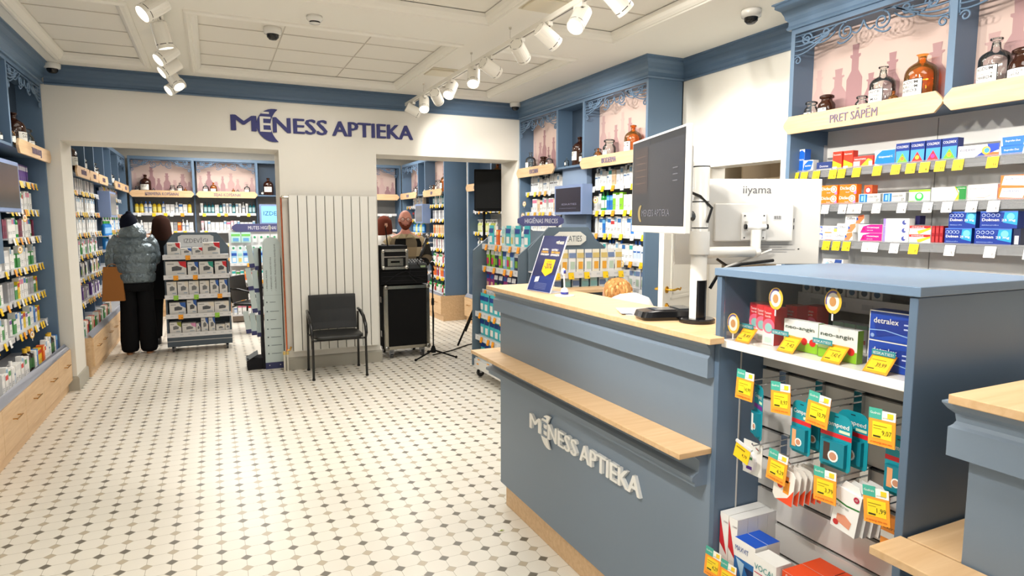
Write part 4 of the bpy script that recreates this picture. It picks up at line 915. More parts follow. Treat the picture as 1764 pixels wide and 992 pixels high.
for k in range(2):
    pd('d_det', lambda: carton(.105, .05, .073, (30, 74, 180), [(0, .96, 1, 1, WH), (0, 0, .015, 1, WH), ('poly', [(.2, .1), (1, .35), (1, .8), (.1, .7)], (24, 56, 150)), ('poly', [(0, .3), (.4, .34), (1, .2), (1, .23), (.4, .37), (0, .33)], (150, 190, 240)), (.84, .45, .97, .5, (190, 205, 240)), (.84, .6, .97, .65, (190, 205, 240)), ('disc', .1, .14, .07, (150, 180, 230))], [('detralex', .42, .58, .2, .6, WH, .014)]), .985, ZG + .074 * k, .06, f'blue vein tablet carton, {["lower", "upper"][k]} of two behind glass', group=G)
for k in range(4):
    pd('d_w', lambda: carton(.035, .04, .075, WH, [(0, .86, 1, 1, (150, 190, 170)), (.1, .3, .9, .45, (220, 130, 130))]), 1.24 - .037 * k, ZG, .21, f'small white carton, {ORD[k]} in the rear glazed row', group=G)
pd('d_w2', lambda: carton(.05, .04, .06, WH, [(.1, .3, .9, .4, (190, 190, 200))]), 1.045, ZG, .12, 'low white carton between lozenges and blue tablets', group=G)
r = shelf(dc, .02, .56, 1.36, .33, .12, n=0); r.rotation_euler = (0, 0, R(-90)); r.location = (0, -.005, 0)
for k in range(7):
    pd('d_s%d' % (k % 2), (lambda k=k: carton(.034, .035, .05, WH, [(0, .8, 1, 1, [(200, 50, 60), (90, 120, 160)][k % 2]), ('disc', .5, .4, .2, [(60, 110, 150), (40, 60, 80)][k % 2])])), 1.465 - .041 * k, 1.36, .345, f'tiny white carton, {ORD[k]} on the upper rear glazed shelf', group=G)
# yellow price cards lying behind the glass
def card(key, txt, label, ya, y, w=.055):
    def f():
        m = MB(); n = Vector((0, 0, 1)); m.box(-w / 2, 0, 0, w / 2, .0015, .055, ORG); m.box(-w * .42, -.0004, .006, w * .42, 0, .048, YEL)
        if txt: m.text(txt, (w * .1, -.001, .018), (1, 0, 0), (0, 0, 1), .012, (70, 50, 10), w=.026)
        m.box(-w * .38, -.0008, .036, w * .2, -.0004, .038, (170, 130, 20)); m.box(-w * .38, -.0008, .010, -w * .1, -.0004, .013, (90, 70, 20)); return m
    proto(key, f, 'price_card'); name, me = MESH[key]; o = bpy.data.objects.new(name, me); COL.objects.link(o)
    o.matrix_world = MD @ Matrix.Translation((ud(ya), y, ZG + .002)) @ Matrix.Rotation(R(-42), 4, 'X'); tag(o, label, 'price card', 'yellow price cards behind the glass')
card('pc1', '8,49', 'yellow price card in front of the red throat sprays', 1.415, .015)
card('pc2', '7,42', 'yellow price card in front of the first lozenge carton', 1.255, .015)
card('pc3', '7,42 €', 'yellow price card in front of the second lozenge carton', 1.11, .015)
card('pc4', '39,99', 'yellow price card reading thirty nine by the blue tablets', .985, .012, .062)
for k, (ya, za, yy) in enumerate(((1.30, 1.285, .045), (1.155, 1.283, .04), (.985, 1.283, .042), (1.43, 1.285, .045))):
    def f():
        m = MB(); m.box(-.03, 0, 0, .03, .001, .014, (50, 150, 160)); m.text('IESKATIES!', (0, -.0006, .003), (1, 0, .0), (0, 0, 1), .007, WH, w=.052); return m
    proto('iesk', f, 'shelf_flag'); o = place('iesk', MD, ud(ya), yy, ZG + .04, f'teal shelf flag above the {["first lozenge", "second lozenge", "blue tablet", "throat spray"][k]} price card', 'label', 'teal flags behind the glass')
# hooks, hanging packs and orange price holders
HK = [(1.393, 1.105, .0), (1.261, 1.105, 0), (1.136, 1.105, 0), (.965, 1.105, 0), (1.375, .905, 0), (1.255, .905, 0), (1.105, .905, 0), (.965, .905, 0)]
for (hy, hz, _) in HK:
    m = MB(); u = ud(hy)
    a = lambda x, d, z: (d, -x, z)     # display local: x into cabinet, y along world -Y
    m.box(.170, -u - .012, hz - .035, .185, -u + .012, hz + .025, (206, 208, 212)); 
    m.tube([(.175, -u, hz + .012), (.04, -u, hz + .012), (.034, -u, hz + .02)], .0022, (190, 192, 196), 6)
    m.tube([(.175, -u, hz - .006), (.06, -u, hz - .006), (.05, -u, hz + .004)], .0026, (200, 202, 206), 6)
    m.build('peg_hook', dc, 'chrome')
def holder(txt):
    def f():
        w, h = .068, .082; m = MB(); m.box(-w / 2, 0, -h, w / 2, .002, 0, (250, 160, 50)); m.box(-w * .5, -.0006, -.018, 0, 0, .008, (70, 170, 150)); m.box(0, -.0008, -.018, w / 2, 0, .004, (248, 246, 236)); m.box(w * .2, -.0012, -.012, w * .42, -.0008, 0, (246, 206, 50))
        m.text('Gudrais', (-w * .25, -.0012, -.006), (1, 0, 0), (0, 0, 1), .006, WH, w=.026); m.text('pirkums', (w * .22, -.0014, -.014), (1, 0, 0), (0, 0, 1), .004, (120, 120, 60), w=.024)
        m.box(-w * .34, -.001, -h * .78, w * .38, 0, -h * .30, (246, 214, 40)); m.text(txt, (w * .2, -.0015, -h * .66), (1, 0, 0), (0, 0, 1), .012, (40, 34, 16), w=.024)
        m.box(-w * .3, -.0014, -h * .42, w * .2, -.001, -h * .40, (150, 120, 20)); m.box(-w * .3, -.0014, -h * .5, 0, -.001, -h * .485, (150, 120, 20)); m.box(-w * .3, -.0014, -h * .75, -w * .02, -.001, -h * .70, (60, 50, 20))
        m.text('ar nemainīgi zemu cenu', (0, -.001, -h * .93), (1, 0, 0), (0, 0, 1), .006, (190, 70, 20), w=w * .8); return m
    return f
for k, (hy, hz, t, d, tl) in enumerate(((1.398, 1.14, '14,99', .02, 0), (1.267, 1.135, '8,97', .02, -6), (1.137, 1.135, '10,79', .02, 3), (.962, 1.14, '9,07', .018, -4), (1.262, .932, '4,29', .02, 3), (1.11, .938, '3,79', .02, -5), (.968, .943, '1,99', .02, -9))):
    key = 'hold%d' % k; proto(key, holder(t), 'price_holder'); name, me = MESH[key]; o = bpy.data.objects.new(name, me); COL.objects.link(o)
    o.matrix_world = MD @ Matrix.Translation((ud(hy), d, hz)) @ Matrix.Rotation(R(tl), 4, 'Y') @ Matrix.Rotation(R(-4), 4, 'X')
    tag(o, f'orange price ticket holder, {ORD[k % 4]} from the left in the {["upper", "lower"][k // 4]} hook row', 'price tag', 'orange price ticket holders')
m = MB(); m.box(-.03, 0, -.05, .03, .002, 0, YEL); m.text('4,79', (.012, -.001, -.034), (1, 0, 0), (0, 0, 1), .010, (60, 50, 20), w=.02); m.box(-.024, -.001, -.016, .01, 0, -.012, (150, 120, 20)); m.box(-.032, -.002, -.002, .032, .004, .006, (214, 214, 216))
o = m.build('price_tag_card'); o.name = 'price_ticket'; o.matrix_world = MD @ Matrix.Translation((ud(1.385), .01, .918)) @ Matrix.Rotation(R(14), 4, 'Y'); tag(o, 'plain yellow price ticket at the left end of the lower hooks', 'price tag')
TE = (22, 148, 164)
def blister(w, h, col, top, red, label_, pic=(226, 160, 110)):
    def f():
        m = MB(); r = w * .3; pts = [(-w / 2 + .006, 0), (w / 2 - .006, 0), (w / 2, .008)] + [(w / 2, h - r)] + [(w / 2 - r + r * math.cos(R(a)), h - r + r * math.sin(R(a))) for a in (30, 60)] + [(w / 2 - r, h), (-w / 2 + r, h)] + [(-w / 2 + r + r * math.cos(R(a)), h - r + r * math.sin(R(a))) for a in (120, 150)] + [(-w / 2, h - r), (-w / 2, .008)]
        m.prism(pts, 'y', 0, .0015, col)
        m.quad((-w / 2, -.0004, h * .56), (w / 2, -.0004, h * .56), (w / 2, -.0004, h * .64), (-w / 2, -.0004, h * .64), red)
        x0, x1 = -w * .38, w * .38; m.box(x0, -.012, h * .08, x1, 0, h * .5, top)
        m.box(x0 + w * .1, -.0126, h * .14, x0 + w * .3, -.012, h * .46, pic); m.prism([(.004 + w * .17 * math.cos(i * .5236), h * .24 + w * .17 * math.sin(i * .5236)) for i in range(12)], 'y', -.013, -.0124, (240, 240, 236)); m.prism([(.004 + w * .12 * math.cos(i * .5236), h * .24 + w * .12 * math.sin(i * .5236)) for i in range(12)], 'y', -.0134, -.013, (196, 140, 110))
        m.text('Compeed', (0, -.0008, h * .76), (1, 0, 0), (0, 0, 1), h * .085, WH, w=w * .82, bold=.015)
        m.quad((w * .1, -.0005, h * .67), (w * .44, -.0005, h * .67), (w * .44, -.0005, h * .72), (w * .1, -.0005, h * .72), (214, 236, 200))
        m.box(-.006, -.001, h * .93, .006, .0016, h * .945, (30, 60, 70)); return m
    proto(label_, f, 'blister_pack')
def hang(key, hy, z, y, label, cat='blister pack', group='packs hanging on the hooks', tilt=0, rz=0):
    name, me = MESH[key]; o = bpy.data.objects.new(name, me); COL.objects.link(o)
    o.matrix_world = MD @ Matrix.Translation((ud(hy), y, z)) @ Matrix.Rotation(R(rz), 4, 'Z') @ Matrix.Rotation(R(tilt), 4, 'Y'); tag(o, label, cat, group)
blister(.062, .165, TE, (18, 126, 144), (120, 50, 140), 'bl_a', WH); blister(.068, .15, TE, (18, 126, 144), (216, 40, 50), 'bl_b'); blister(.092, .15, TE, (18, 126, 144), (216, 40, 50), 'bl_c', (70, 50, 44))
hang('bl_a', 1.372, .94, .05, 'teal blister pack with purple band, first on the upper hooks', tilt=0, rz=-25)
hang('bl_b', 1.212, .948, .045, 'teal plaster blister with red band, second upper hook, front', rz=-4); hang('bl_b', 1.200, .955, .085, 'teal plaster blister hanging behind, second upper hook')
hang('bl_c', 1.103, .945, .045, 'wide teal plaster blister with foot picture, third upper hook, front'); hang('bl_c', 1.085, .95, .085, 'wide teal plaster blister hanging behind, third upper hook')
hang('bl_b', .935, .935, .05, 'teal plaster blister partly hidden by the cabinet frame')
def pv(): 
    m = MB(); w, h = .075, .105; m.prism([(-w / 2, 0), (w / 2, 0), (w / 2, h), (-w / 2, h)], 'y', 0, .002, (236, 236, 232)); m.prism([(.01 * math.cos(i * .52) * 2.4 - .005, .042 + .034 * math.sin(i * .52)) for i in range(12)], 'y', -.014, 0, (246, 246, 248)); m.box(-.03, -.0004, .072, .0, 0, .08, (60, 160, 100)); m.box(-.01, -.015, .02, .012, -.0136, .03, (90, 50, 150)); m.box(-.01, -.015, .052, .012, -.0136, .06, (60, 150, 90)); return m
proto('fl', pv, 'dental_floss_pack'); hang('fl', 1.405, .81, .07, 'white floss pack with purple print, first lower hook', 'packet')
def ow():
    m = MB(); w, h = .07, .10; pts = [(-w / 2, .012), (-w / 2 + .01, 0), (w / 2, 0), (w / 2, h - .012), (w / 2 - .012, h), (-w / 2 + .012, h), (-w / 2, h - .012)]
    m.prism(pts, 'y', 0, .004, (244, 240, 232)); m.add([(w / 2, -.0004, 0), (w / 2, -.0004, h * .5), (w / 2 - w * .25, -.0004, h * .2), (-w * .3, -.0004, 0)], [(3, 0, 1, 2)], (240, 80, 40)); m.quad((0, -.0005, h * .3), (.02, -.0005, h * .3), (.02, -.0005, h * .7), (0, -.0005, h * .7), (250, 160, 40)); m.prism([(-.012 + .01 * math.cos(i * .8), h * .48 + .01 * math.sin(i * .8)) for i in range(8)], 'y', -.001, -.0004, (220, 60, 40)); m.quad((-.03, -.0005, h * .62), (.015, -.0005, h * .64), (.015, -.0005, h * .82), (-.03, -.0005, h * .80), (250, 150, 60)); return m
proto('or', ow, 'plaster_pouch')
for k in range(6): hang('or', 1.258 - .004 * k, .79, .035 + .019 * k, f'orange and white pouch, {ORD[k]} from the front on lower second hook', 'packet', tilt=6)
def pl():
    m = carton(.072, .016, .115, (240, 240, 238), [('poly', [(0, .66), (.5, .62), (1, .66), (1, .7), (.5, .66), (0, .7)], (40, 120, 50)), ('poly', [(.2, .18), (.75, .12), (.8, .3), (.5, .4), (.2, .36)], (224, 150, 120)), ('disc', .2, .14, .07, (200, 50, 50)), ('disc', .82, .9, .07, (176, 40, 70))], [('PLĀKSTERI', .36, .54, .05, .5, (60, 80, 60)), ('x20', .82, .88, .05, .1, WH)], side=(206, 206, 208)); m.prism([(-.03, .115), (.03, .115), (.02, .135), (-.02, .135)], 'y', .006, .008, (236, 236, 234)); return m
proto('plk', pl, 'plaster_box')
for k in range(4): hang('plk', 1.07 - .008 * k, .785, .045 + .02 * k, f'white plaster box with finger picture, {ORD[k]} from the front', 'box', tilt=8)
proto('cit', lambda: carton(.07, .02, .1, (244, 150, 50), [(0, .45, 1, .62, WH), ('disc', .4, .2, .16, (220, 120, 50))], [('Extra-Vit', .5, .7, .08, .8, (90, 60, 20))]), 'medicine_carton'); hang('cit', .94, .77, .06, 'orange vitamin carton half hidden by the cabinet frame', 'box')
# lower shelf
ZLW = .462
for q in range(4):
    for k in range(2):
        pd('lw_a', lambda: carton(.036, .042, .205, WH, [('poly', [(0, .5), (.85, .35), (0, .95)], (206, 40, 50)), ('disc', .5, .22, .1, (226, 226, 224)), (0, 0, 1, .1, (206, 40, 60))], [('L-THIAMIN', .7, .86, .03, .5, (90, 30, 40))], top=(220, 220, 218), side=(214, 214, 212)), 1.462 - .038 * k, ZLW, .02 + .043 * q, f'tall white and red carton, {["left", "right"][k]} column, {ORD[q]} from the front', group='tall cartons on the lower shelf')
for q in range(2):
    pd('lw_b', lambda: carton(.083, .05, .155, WH, [(0, .12, 1, .62, (40, 110, 180)), ('poly', [(.1, .6), (.4, .2), (.5, .55)], (180, 215, 240)), ('poly', [(.5, .5), (.9, .15), (.95, .5)], (30, 50, 90)), (0, 0, 1, .12, (200, 225, 240))], [('MAXVIT', .38, .76, .11, .64, (20, 70, 150), .002)], top=(16, 80, 190)), 1.366, ZLW, .012 + .052 * q, f'blue topped vitamin carton with athletes, {["front", "rear"][q]} one on the lower shelf', group='vitamin cartons on the lower shelf')
pd('lw_c', lambda: carton(.083, .06, .145, WH, [('disc', .3, .25, .22, (110, 160, 60)), ('disc', .35, .42, .1, (130, 180, 70)), (.0, 0, .3, .12, (90, 50, 100)), (.05, .64, .95, .66, (200, 50, 90))], [('VOCAL', .5, .72, .13, .9, (40, 140, 140))], top=(228, 228, 224)), 1.276, ZLW, .0, 'white lozenge carton with teal lettering on the lower shelf', group='vitamin cartons on the lower shelf')
for q in range(2):
    for k in range(2):
        pd('lw_d', lambda: carton(.085, .075, .14, (236, 234, 230), [(0, .3, 1, .5, WH), (0, .84, 1, 1, (226, 74, 24))], [('Fervex', .4, .88, .08, .5, WH)], top=(228, 76, 26), side=(226, 74, 24)), 1.183 - .088 * k, ZLW, .015 + .078 * q, f'orange topped carton, {["left", "right"][k]} one of the {["front", "rear"][q]} pair, lower shelf', group='orange topped cartons')
for k, ya in enumerate((1.467, 1.402)):
    key = 'hold%d' % (4 + k); name, me = MESH[key]; o = bpy.data.objects.new(name, me); COL.objects.link(o); o.matrix_world = MD @ Matrix.Translation((ud(ya), -.012 - .004, .545 - .01 * k)) @ Matrix.Rotation(R(-3), 4, 'Y') @ Matrix.Rotation(R(-8), 4, 'X'); tag(o, f'orange price ticket holder, {["left", "right"][k]} one on the lower shelf edge', 'price tag', 'orange price ticket holders')
# ---------------------------------------------------------------- apothecary bottles in the niches
def apo(kind, h, col_glass, label_txt=None, stopper='same'):
    """returns an Empty with bottle body, stopper and label"""
    root = empty({'jar': 'apothecary_jar', 'bottle': 'apothecary_bottle', 'jug': 'apothecary_bottle'}[kind], (0, 0, 0))
    if kind == 'bottle': r = h * .25; prof = [(0, 0), (r * .96, 0), (r, h * .02), (r, h * .58), (r * .985, h * .62), (r * .93, h * .66), (r * .82, h * .70), (r * .6, h * .74), (r * .36, h * .77), (r * .29, h * .80), (r * .26, h * .90), (r * .36, h * .92)]; nr = r * .26; zt = h * .9
    elif kind == 'jug': r = h * .28; prof = [(0, 0), (r * .96, 0), (r, h * .02), (r, h * .56), (r * .985, h * .62), (r * .93, h * .68), (r * .80, h * .74), (r * .6, h * .785), (r * .36, h * .825), (r * .27, h * .85), (r * .24, h * .87), (r * .27, h * .94), (r * .38, h * .96)]; nr = r * .24; zt = h * .93
    else: r = h * .30; prof = [(0, 0), (r * .96, 0), (r, h * .02), (r, h * .6), (r * .9, h * .68), (r * .66, h * .76), (r * .62, h * .84), (r * .78, h * .87)]; nr = r * .62; zt = h * .84
    m = MB(); m.lathe(prof, (200, 200, 200), 18); b = m.build('glass_body', root, col_glass, smooth=True)
    if kind == 'jug' and stopper == 'none': pass
    else:
        m = MB(); 
        if kind == 'jar': m.lathe([(nr, zt - h * .04), (nr * 1.0, zt), (r * .85, zt + h * .02), (r * .85, zt + h * .1), (r * .6, zt + h * .14), (0, zt + h * .15)], (200, 200, 200), 16)
        else: m.lathe([(nr * .9, zt - h * .06), (nr * .95, zt), (nr * .6, zt + h * .02), (nr * 1.5, zt + h * .045), (nr * 1.5, zt + h * .07), (0, zt + h * .09)], (200, 200, 200), 14)
        m.build('stopper', root, col_glass, smooth=True)
    m = MB(); z0, z1 = h * .18, h * .5; m.lathe([(r * 1.015, z0), (r * 1.015, z1)], (30, 28, 30), 12, ang0=-150, ang1=-52); m.lathe([(r * 1.02, z0 + h * .012), (r * 1.02, z1 - h * .012)], (240, 238, 230), 12, ang0=-147, ang1=-55)
    if label_txt and h > .14:
        for k, s in enumerate(label_txt):
            vs, fs = text_mesh(s, .01, 0.0); x0 = min(v[0] for v in vs); x1 = max(v[0] for v in vs); W_ = r * 1.15; kk = min(W_ / (x1 - x0), h * .1)
            zc = z1 - h * .085 - k * h * .075
            out = []
            for v in vs:
                a = R(-101) + ((v[0] - (x0 + x1) / 2) * kk) / r; out.append((r * 1.026 * math.cos(a), r * 1.026 * math.sin(a), zc + v[1] * min(kk, h * .075)))
            m.add(out, fs, (50, 48, 48))
    m.build('paper_label', root, 'matte')
    return root
APO = {}
def put_apo(key, Mx, x, y, z, label, rz=0, group=None):
    kind, h, g, txt, st = key
    world = (Mx @ Vector((x, y, z)).to_4d()).to_3d() if False else Mx @ Vector((x, y, z)); ang = Mx.to_euler().z + rz
    if key not in APO: o = apo(kind, h, g, txt, st); APO[key] = o
    else:
        o = dup(APO[key])
    o.location = world; o.rotation_euler = (0, 0, ang); tag(o, label, 'jar' if kind == 'jar' else 'bottle', group); return o
CJ = ('jar', .145, 'clear', ('KALIUM',), 's'); CB1 = ('bottle', .27, 'clear', ('CALCII', 'GLUCONAS', 'C.M.G.'), 's'); AJ = ('jug', .29, 'amber', ('ACIDUM', 'BORICUM', 'H3BO3'), 'none'); AJs = ('jug', .29, 'amber', ('ACIDUM', 'BORICUM'), 's')
BJ = ('jar', .165, 'brown', ('NATRIUM',), 's'); SA = ('bottle', .11, 'amber', None, 's'); CS = ('jar', .12, 'clear', None, 's'); BD = ('jug', .30, 'brown', ('AQUA', 'DEST.'), 's'); SC = ('bottle', .10, 'clear', None, 's')
GBM = 'apothecary glass on the niches'
zN = 2.21
for key, y, dy, lab in ((CJ, 2.93, .07, 'clear glass jar left of the dark brown jar above the first oak sign'), (BJ, 2.81, .06, 'dark brown glass jar with paper label above the first oak sign'), (CS, 2.58, .07, 'small clear jar beside the tall clear bottle above the first oak sign'),
                        (CB1, 2.47, .09, 'tall clear glass bottle with label in the first pink niche'), (SA, 2.375, .05, 'tiny amber bottle between the tall clear and the large amber bottle'), (AJ, 2.25, .09, 'large open amber glass bottle in the first pink niche of the medicine wall'),
                        (('bottle', .28, 'clear', ('ACIDUM', 'ACETYLSALICYLICUM', 'C9H8O4'), 's'), 1.885, .08, 'tall clear labelled bottle in the second pink niche'), (('jar', .20, 'brown', ('CALCII CHLORIDUM', 'CaCl2'), 's'), 1.755, .07, 'dark brown labelled jar in the second pink niche')):
    put_apo(key, M2, u2(y), dy, zN, lab)
MR1 = mat_of(R1)
for key, u, dy, lab in ((('bottle', .25, 'clear', None, 's'), .13, .09, 'tall clear bottle first in the far pink niche of the right wall'), (CS, .24, .04, 'small clear jar second in the far pink niche'), (SC, .36, .05, 'tiny clear bottle in the far pink niche'), (BJ, .50, .07, 'brown jar in the middle of the far pink niche'), (('bottle', .17, 'clear', None, 's'), .62, .08, 'clear bottle at the near end of the far pink niche'),
                        (BD, 1.22, .12, 'large dark brown bottle in the plain blue niche of the right wall'), (SC, 1.05, .06, 'tiny clear bottle left of the large dark one, blue niche'), (('bottle', .17, 'clear', None, 's'), 1.37, .07, 'clear bottle right of the large dark one, blue niche'),
                        (CJ, 1.60, .10, 'clear jar first in the near pink niche of the right wall'), (('bottle', .14, 'amber', None, 's'), 1.68, .05, 'small amber bottle in the near pink niche of the right wall'), (('jar', .21, 'clear', ('ACIDUM',), 's'), 1.83, .08, 'wide clear jar in the near pink niche of the right wall'), (AJs, 2.20, .09, 'large stoppered amber bottle in the near pink niche of the right wall'), (('bottle', .12, 'brown', None, 's'), 2.32, .04, 'small brown bottle in front of the large amber one')):
    put_apo(key, MR1, u, dy, 2.17, lab)
ML1 = mat_of(L1)
for key, u, dy, lab in ((BD, 2.15, .10, 'large dark bottle in the left wall niche by the pillar'), (CJ, 1.75, .06, 'clear jar first in the left wall niche by the pillar'), (('bottle', .17, 'amber', None, 's'), 1.86, .07, 'amber bottle in the left wall niche by the pillar'), (SC, 1.98, .04, 'tiny clear bottle in the left wall niche by the pillar'), (('jar', .21, 'clear', ('ACIDUM',), 's'), 2.4, .08, 'wide clear jar in the left wall niche by the pillar'), (CS, 2.53, .06, 'small clear jar at the pillar end of the left wall niche'),
                        (SC, 1.5, .05, 'tiny clear bottle in the niche above the black screen'), (CS, 1.38, .05, 'small clear jar in the niche above the black screen'), (CJ, 1.2, .05, 'clear jar in the niche above the black screen')):
    put_apo(key, ML1, u, dy, 2.17, lab)
MB1 = mat_of(B1); wr = random.Random(3)
for u, key, lab in ((.11, CS, 'small clear jar at the left of the first far niche'), (.23, BD, 'large brown bottle in the first far pink niche'), (.34, SC, 'tiny clear bottle in the first far pink niche'), (.62, CJ, 'clear jar in the first far pink niche'), (.73, ('bottle', .19, 'clear', None, 's'), 'clear bottle in the first far pink niche'), (.81, SA, 'tiny amber bottle in the first far pink niche'),
                    (1.12, ('bottle', .19, 'clear', None, 's'), 'clear bottle at the left of the second far niche'), (1.24, ('jug', .2, 'amber', None, 's'), 'amber bottle in the second far pink niche'), (1.55, SA, 'tiny amber bottle in the second far pink niche'), (1.62, SC, 'tiny clear bottle in the second far pink niche'), (1.77, ('bottle', .19, 'clear', None, 's'), 'clear bottle at the right of the second far niche'), (2.12, BD, 'dark brown bottle in the plain niche above the lit screen'), (2.02, SC, 'tiny clear bottle beside the dark one above the lit screen'),
                    (2.95, SA, 'tiny amber bottle in the niche behind the bearded man'), (3.12, ('bottle', .19, 'clear', None, 's'), 'clear bottle in the niche behind the bearded man')):
    put_apo(key, MB1, u, .08, 2.04, lab)
MR3 = mat_of(R3)
for u, key, lab in ((.45, SC, 'tiny clear bottle above the framed rear screen shelves'), (.62, CJ, 'clear jar above the shelves past the rear screen'), (.8, ('bottle', .22, 'clear', None, 's'), 'clear bottle above the shelves past the rear screen'), (1.15, SC, 'tiny clear bottle in the plain niche over the rear screen'), (1.3, ('bottle', .17, 'clear', None, 's'), 'clear bottle in the plain niche over the rear screen'),
                    (1.56, CJ, 'clear jar above the sign by the blue end panel'), (1.7, ('bottle', .14, 'amber', None, 's'), 'small amber bottle above the sign by the blue end panel'), (1.95, ('jar', .21, 'clear', ('ACIDUM',), 's'), 'wide clear jar above the sign by the blue end panel'), (2.25, AJs, 'large amber bottle above the sign by the blue end panel')):
    put_apo(key, MR3, u, .08, 2.05, lab)
MR4 = mat_of(R4)
for u, key, lab in ((.2, CS, 'small clear jar above the loudspeaker'), (.75, ('bottle', .22, 'clear', None, 's'), 'clear bottle above the loudspeaker'), (.95, AJs, 'amber bottle showing above the loudspeaker')):
    put_apo(key, MR4, u, .08, 2.1, lab)
ML2 = mat_of(L2)
for u, key, lab in ((.3, BD, 'dark bottle in the first rear left niche'), (.95, CB1, 'tall clear bottle in the second rear left niche'), (1.15, CJ, 'clear jar in the second rear left niche'), (1.5, CB1, 'tall clear bottle in the third rear left niche'), (1.75, ('jar', .21, 'clear', ('ACIDUM',), 's'), 'wide clear jar in the third rear left niche'), (1.98, BJ, 'brown jar in the third rear left niche'), (2.4, SA, 'amber bottle in the plain rear left niche'), (2.9, CB1, 'tall clear bottle in the fifth rear left niche'), (3.25, ('bottle', .22, 'clear', None, 's'), 'clear bottle in the fifth rear left niche'), (3.7, CB1, 'tall clear bottle in the last rear left niche'), (4.0, CJ, 'clear jar in the last rear left niche')):
    put_apo(key, ML2, u, .08, 2.1, lab)

# ---------------------------------------------------------------- gondolas
def gond_tags(o, spots, y, z, kinds): price_strip_tags(o, spots, y, z, kinds)
G1 = empty('sales_gondola', (-.56, 8.6, 0)); tag(G1, 'grey wheeled gondola of white device boxes in the left opening', 'display stand')
GC = (84, 98, 110)
m = MB(); m.prism([(0, .1), (.72, .1), (.72, 1.28), (.60, 1.45), (.12, 1.45), (0, 1.28)], 'y', .30, .33, GC); m.build('back_panel', G1, 'paint')
for x in (0, .70): m = MB(); m.prism([(.0, .1), (.33, .1), (.33, 1.15), (.14, 1.1)], 'x', x, x + .02, GC); m.build('side_panel', G1, 'paint')
m = MB(); m.box(0, -.01, .07, .72, .33, .21, (74, 86, 98)); m.box(0, -.016, .135, .72, -.01, .142, (200, 200, 200)); m.build('base', G1, 'paint')
for z in (.3, .39, .55, .62, .78, .86, 1.02): m = MB(); m.box(.02, .292, z, .70, .30, z + .008, (180, 182, 184)); m.build('slat_rail', G1, 'metal')
m = MB(); m.prism([(.16, 1.27), (.56, 1.27), (.56, 1.40), (.52, 1.42), (.20, 1.42), (.16, 1.40)], 'y', .28, .298, (206, 208, 210)); sb = m.build('header_card', G1, 'print')
m = MB(); m.text('IZDEVĪGI', (.36, .279, 1.32), (1, 0, 0), (0, 0, 1), .055, (110, 112, 118), w=.27, bold=.0); m.build('lettering', sb, 'matte')
gsh = [.235, .465, .70, .94, 1.18]
for z, tg in zip(gsh, ((), ((.16, 'o'), (.56, 'g')), ((.12, 'g'), (.34, 'g'), (.6, 'o')), ((.13, 'o'), (.34, 'o')), ((.27, 'o'),))):
    o = shelf(G1, .0, .72, z, -.02 if z > .3 else -.012, .30, n=0, lip=.05); price_strip_tags(o, [t[0] for t in tg], -.03, z, [t[1] for t in tg])
for x in (.06, .66):
    for y in (.03, .29):
        m = MB(); m.tube([(x - .012, y, .035), (x + .012, y, .035)], .035, (60, 60, 62), 14); m.box(x - .018, y - .01, .035, x + .018, y + .012, .075, (190, 190, 192)); m.build('caster', G1, 'gloss')
MG1 = mat_of(G1)
def dev(w, h, corner, blob=(70, 72, 76), base=(226, 224, 220)):
    return lambda: carton(w, .12, h, base, [('poly', [(.62, 1), (.7, .72), (1, .5), (1, 1)], corner), ('poly', [(.3, .3), (.75, .35), (.8, .55), (.55, .68), (.3, .6)], blob), (.08, .78, .4, .84, (150, 150, 150)), (.55, .1, .9, .16, (150, 170, 190))])
G1N = 'device boxes on the grey gondola'
C_ = dict(r=(214, 40, 50), b=(50, 96, 176), t=(40, 150, 130), c=(230, 222, 206), y=(150, 160, 60), p=(226, 150, 190), n=(60, 66, 110))
rows = [(1.18, ((.05, .19, .15, 'r'), (.195, .31, .085, 'b'), (.32, .43, .09, 'r'), (.435, .625, .15, 'r'))),
        (.94, ((.013, .245, .165, 'r'), (.26, .375, .155, 'b'), (.385, .54, .155, 't'), (.56, .69, .155, 'r'))),
        (.70, ((.018, .13, .16, 'c'), (.14, .255, .16, 'c'), (.26, .37, .16, 'c'), (.38, .485, .16, 'c'), (.495, .59, .165, 'b'), (.60, .69, .165, 'b'))),
        (.465, ((.04, .215, .14, 'b'), (.23, .335, .165, 'b'), (.345, .53, .13, 'c'), (.535, .71, .13, 'c'))),
        (.235, ((.03, .155, .13, 'y'), (.165, .315, .11, 'p'), (.32, .365, .10, 'n'), (.375, .45, .165, 'b'), (.46, .53, .165, 'b'), (.54, .64, .07, 'c'), (.645, .71, .08, 'c')))]
for q, (z, L) in enumerate(rows):
    for k, (a, b_, h, c) in enumerate(L):
        a = max(a, .023); b_ = min(b_, .697)
        key = 'g%d_%d' % (q, k); proto(key, dev(b_ - a, h, C_[c], (86, 88, 92) if q % 2 else (120, 122, 124)), 'device_box'); place(key, MG1, (a + b_) / 2, .03, z + .001, f'device box, {ORD[k]} from left, {["top", "second", "third", "fourth", "bottom"][q]} shelf of the grey gondola', 'box', G1N)

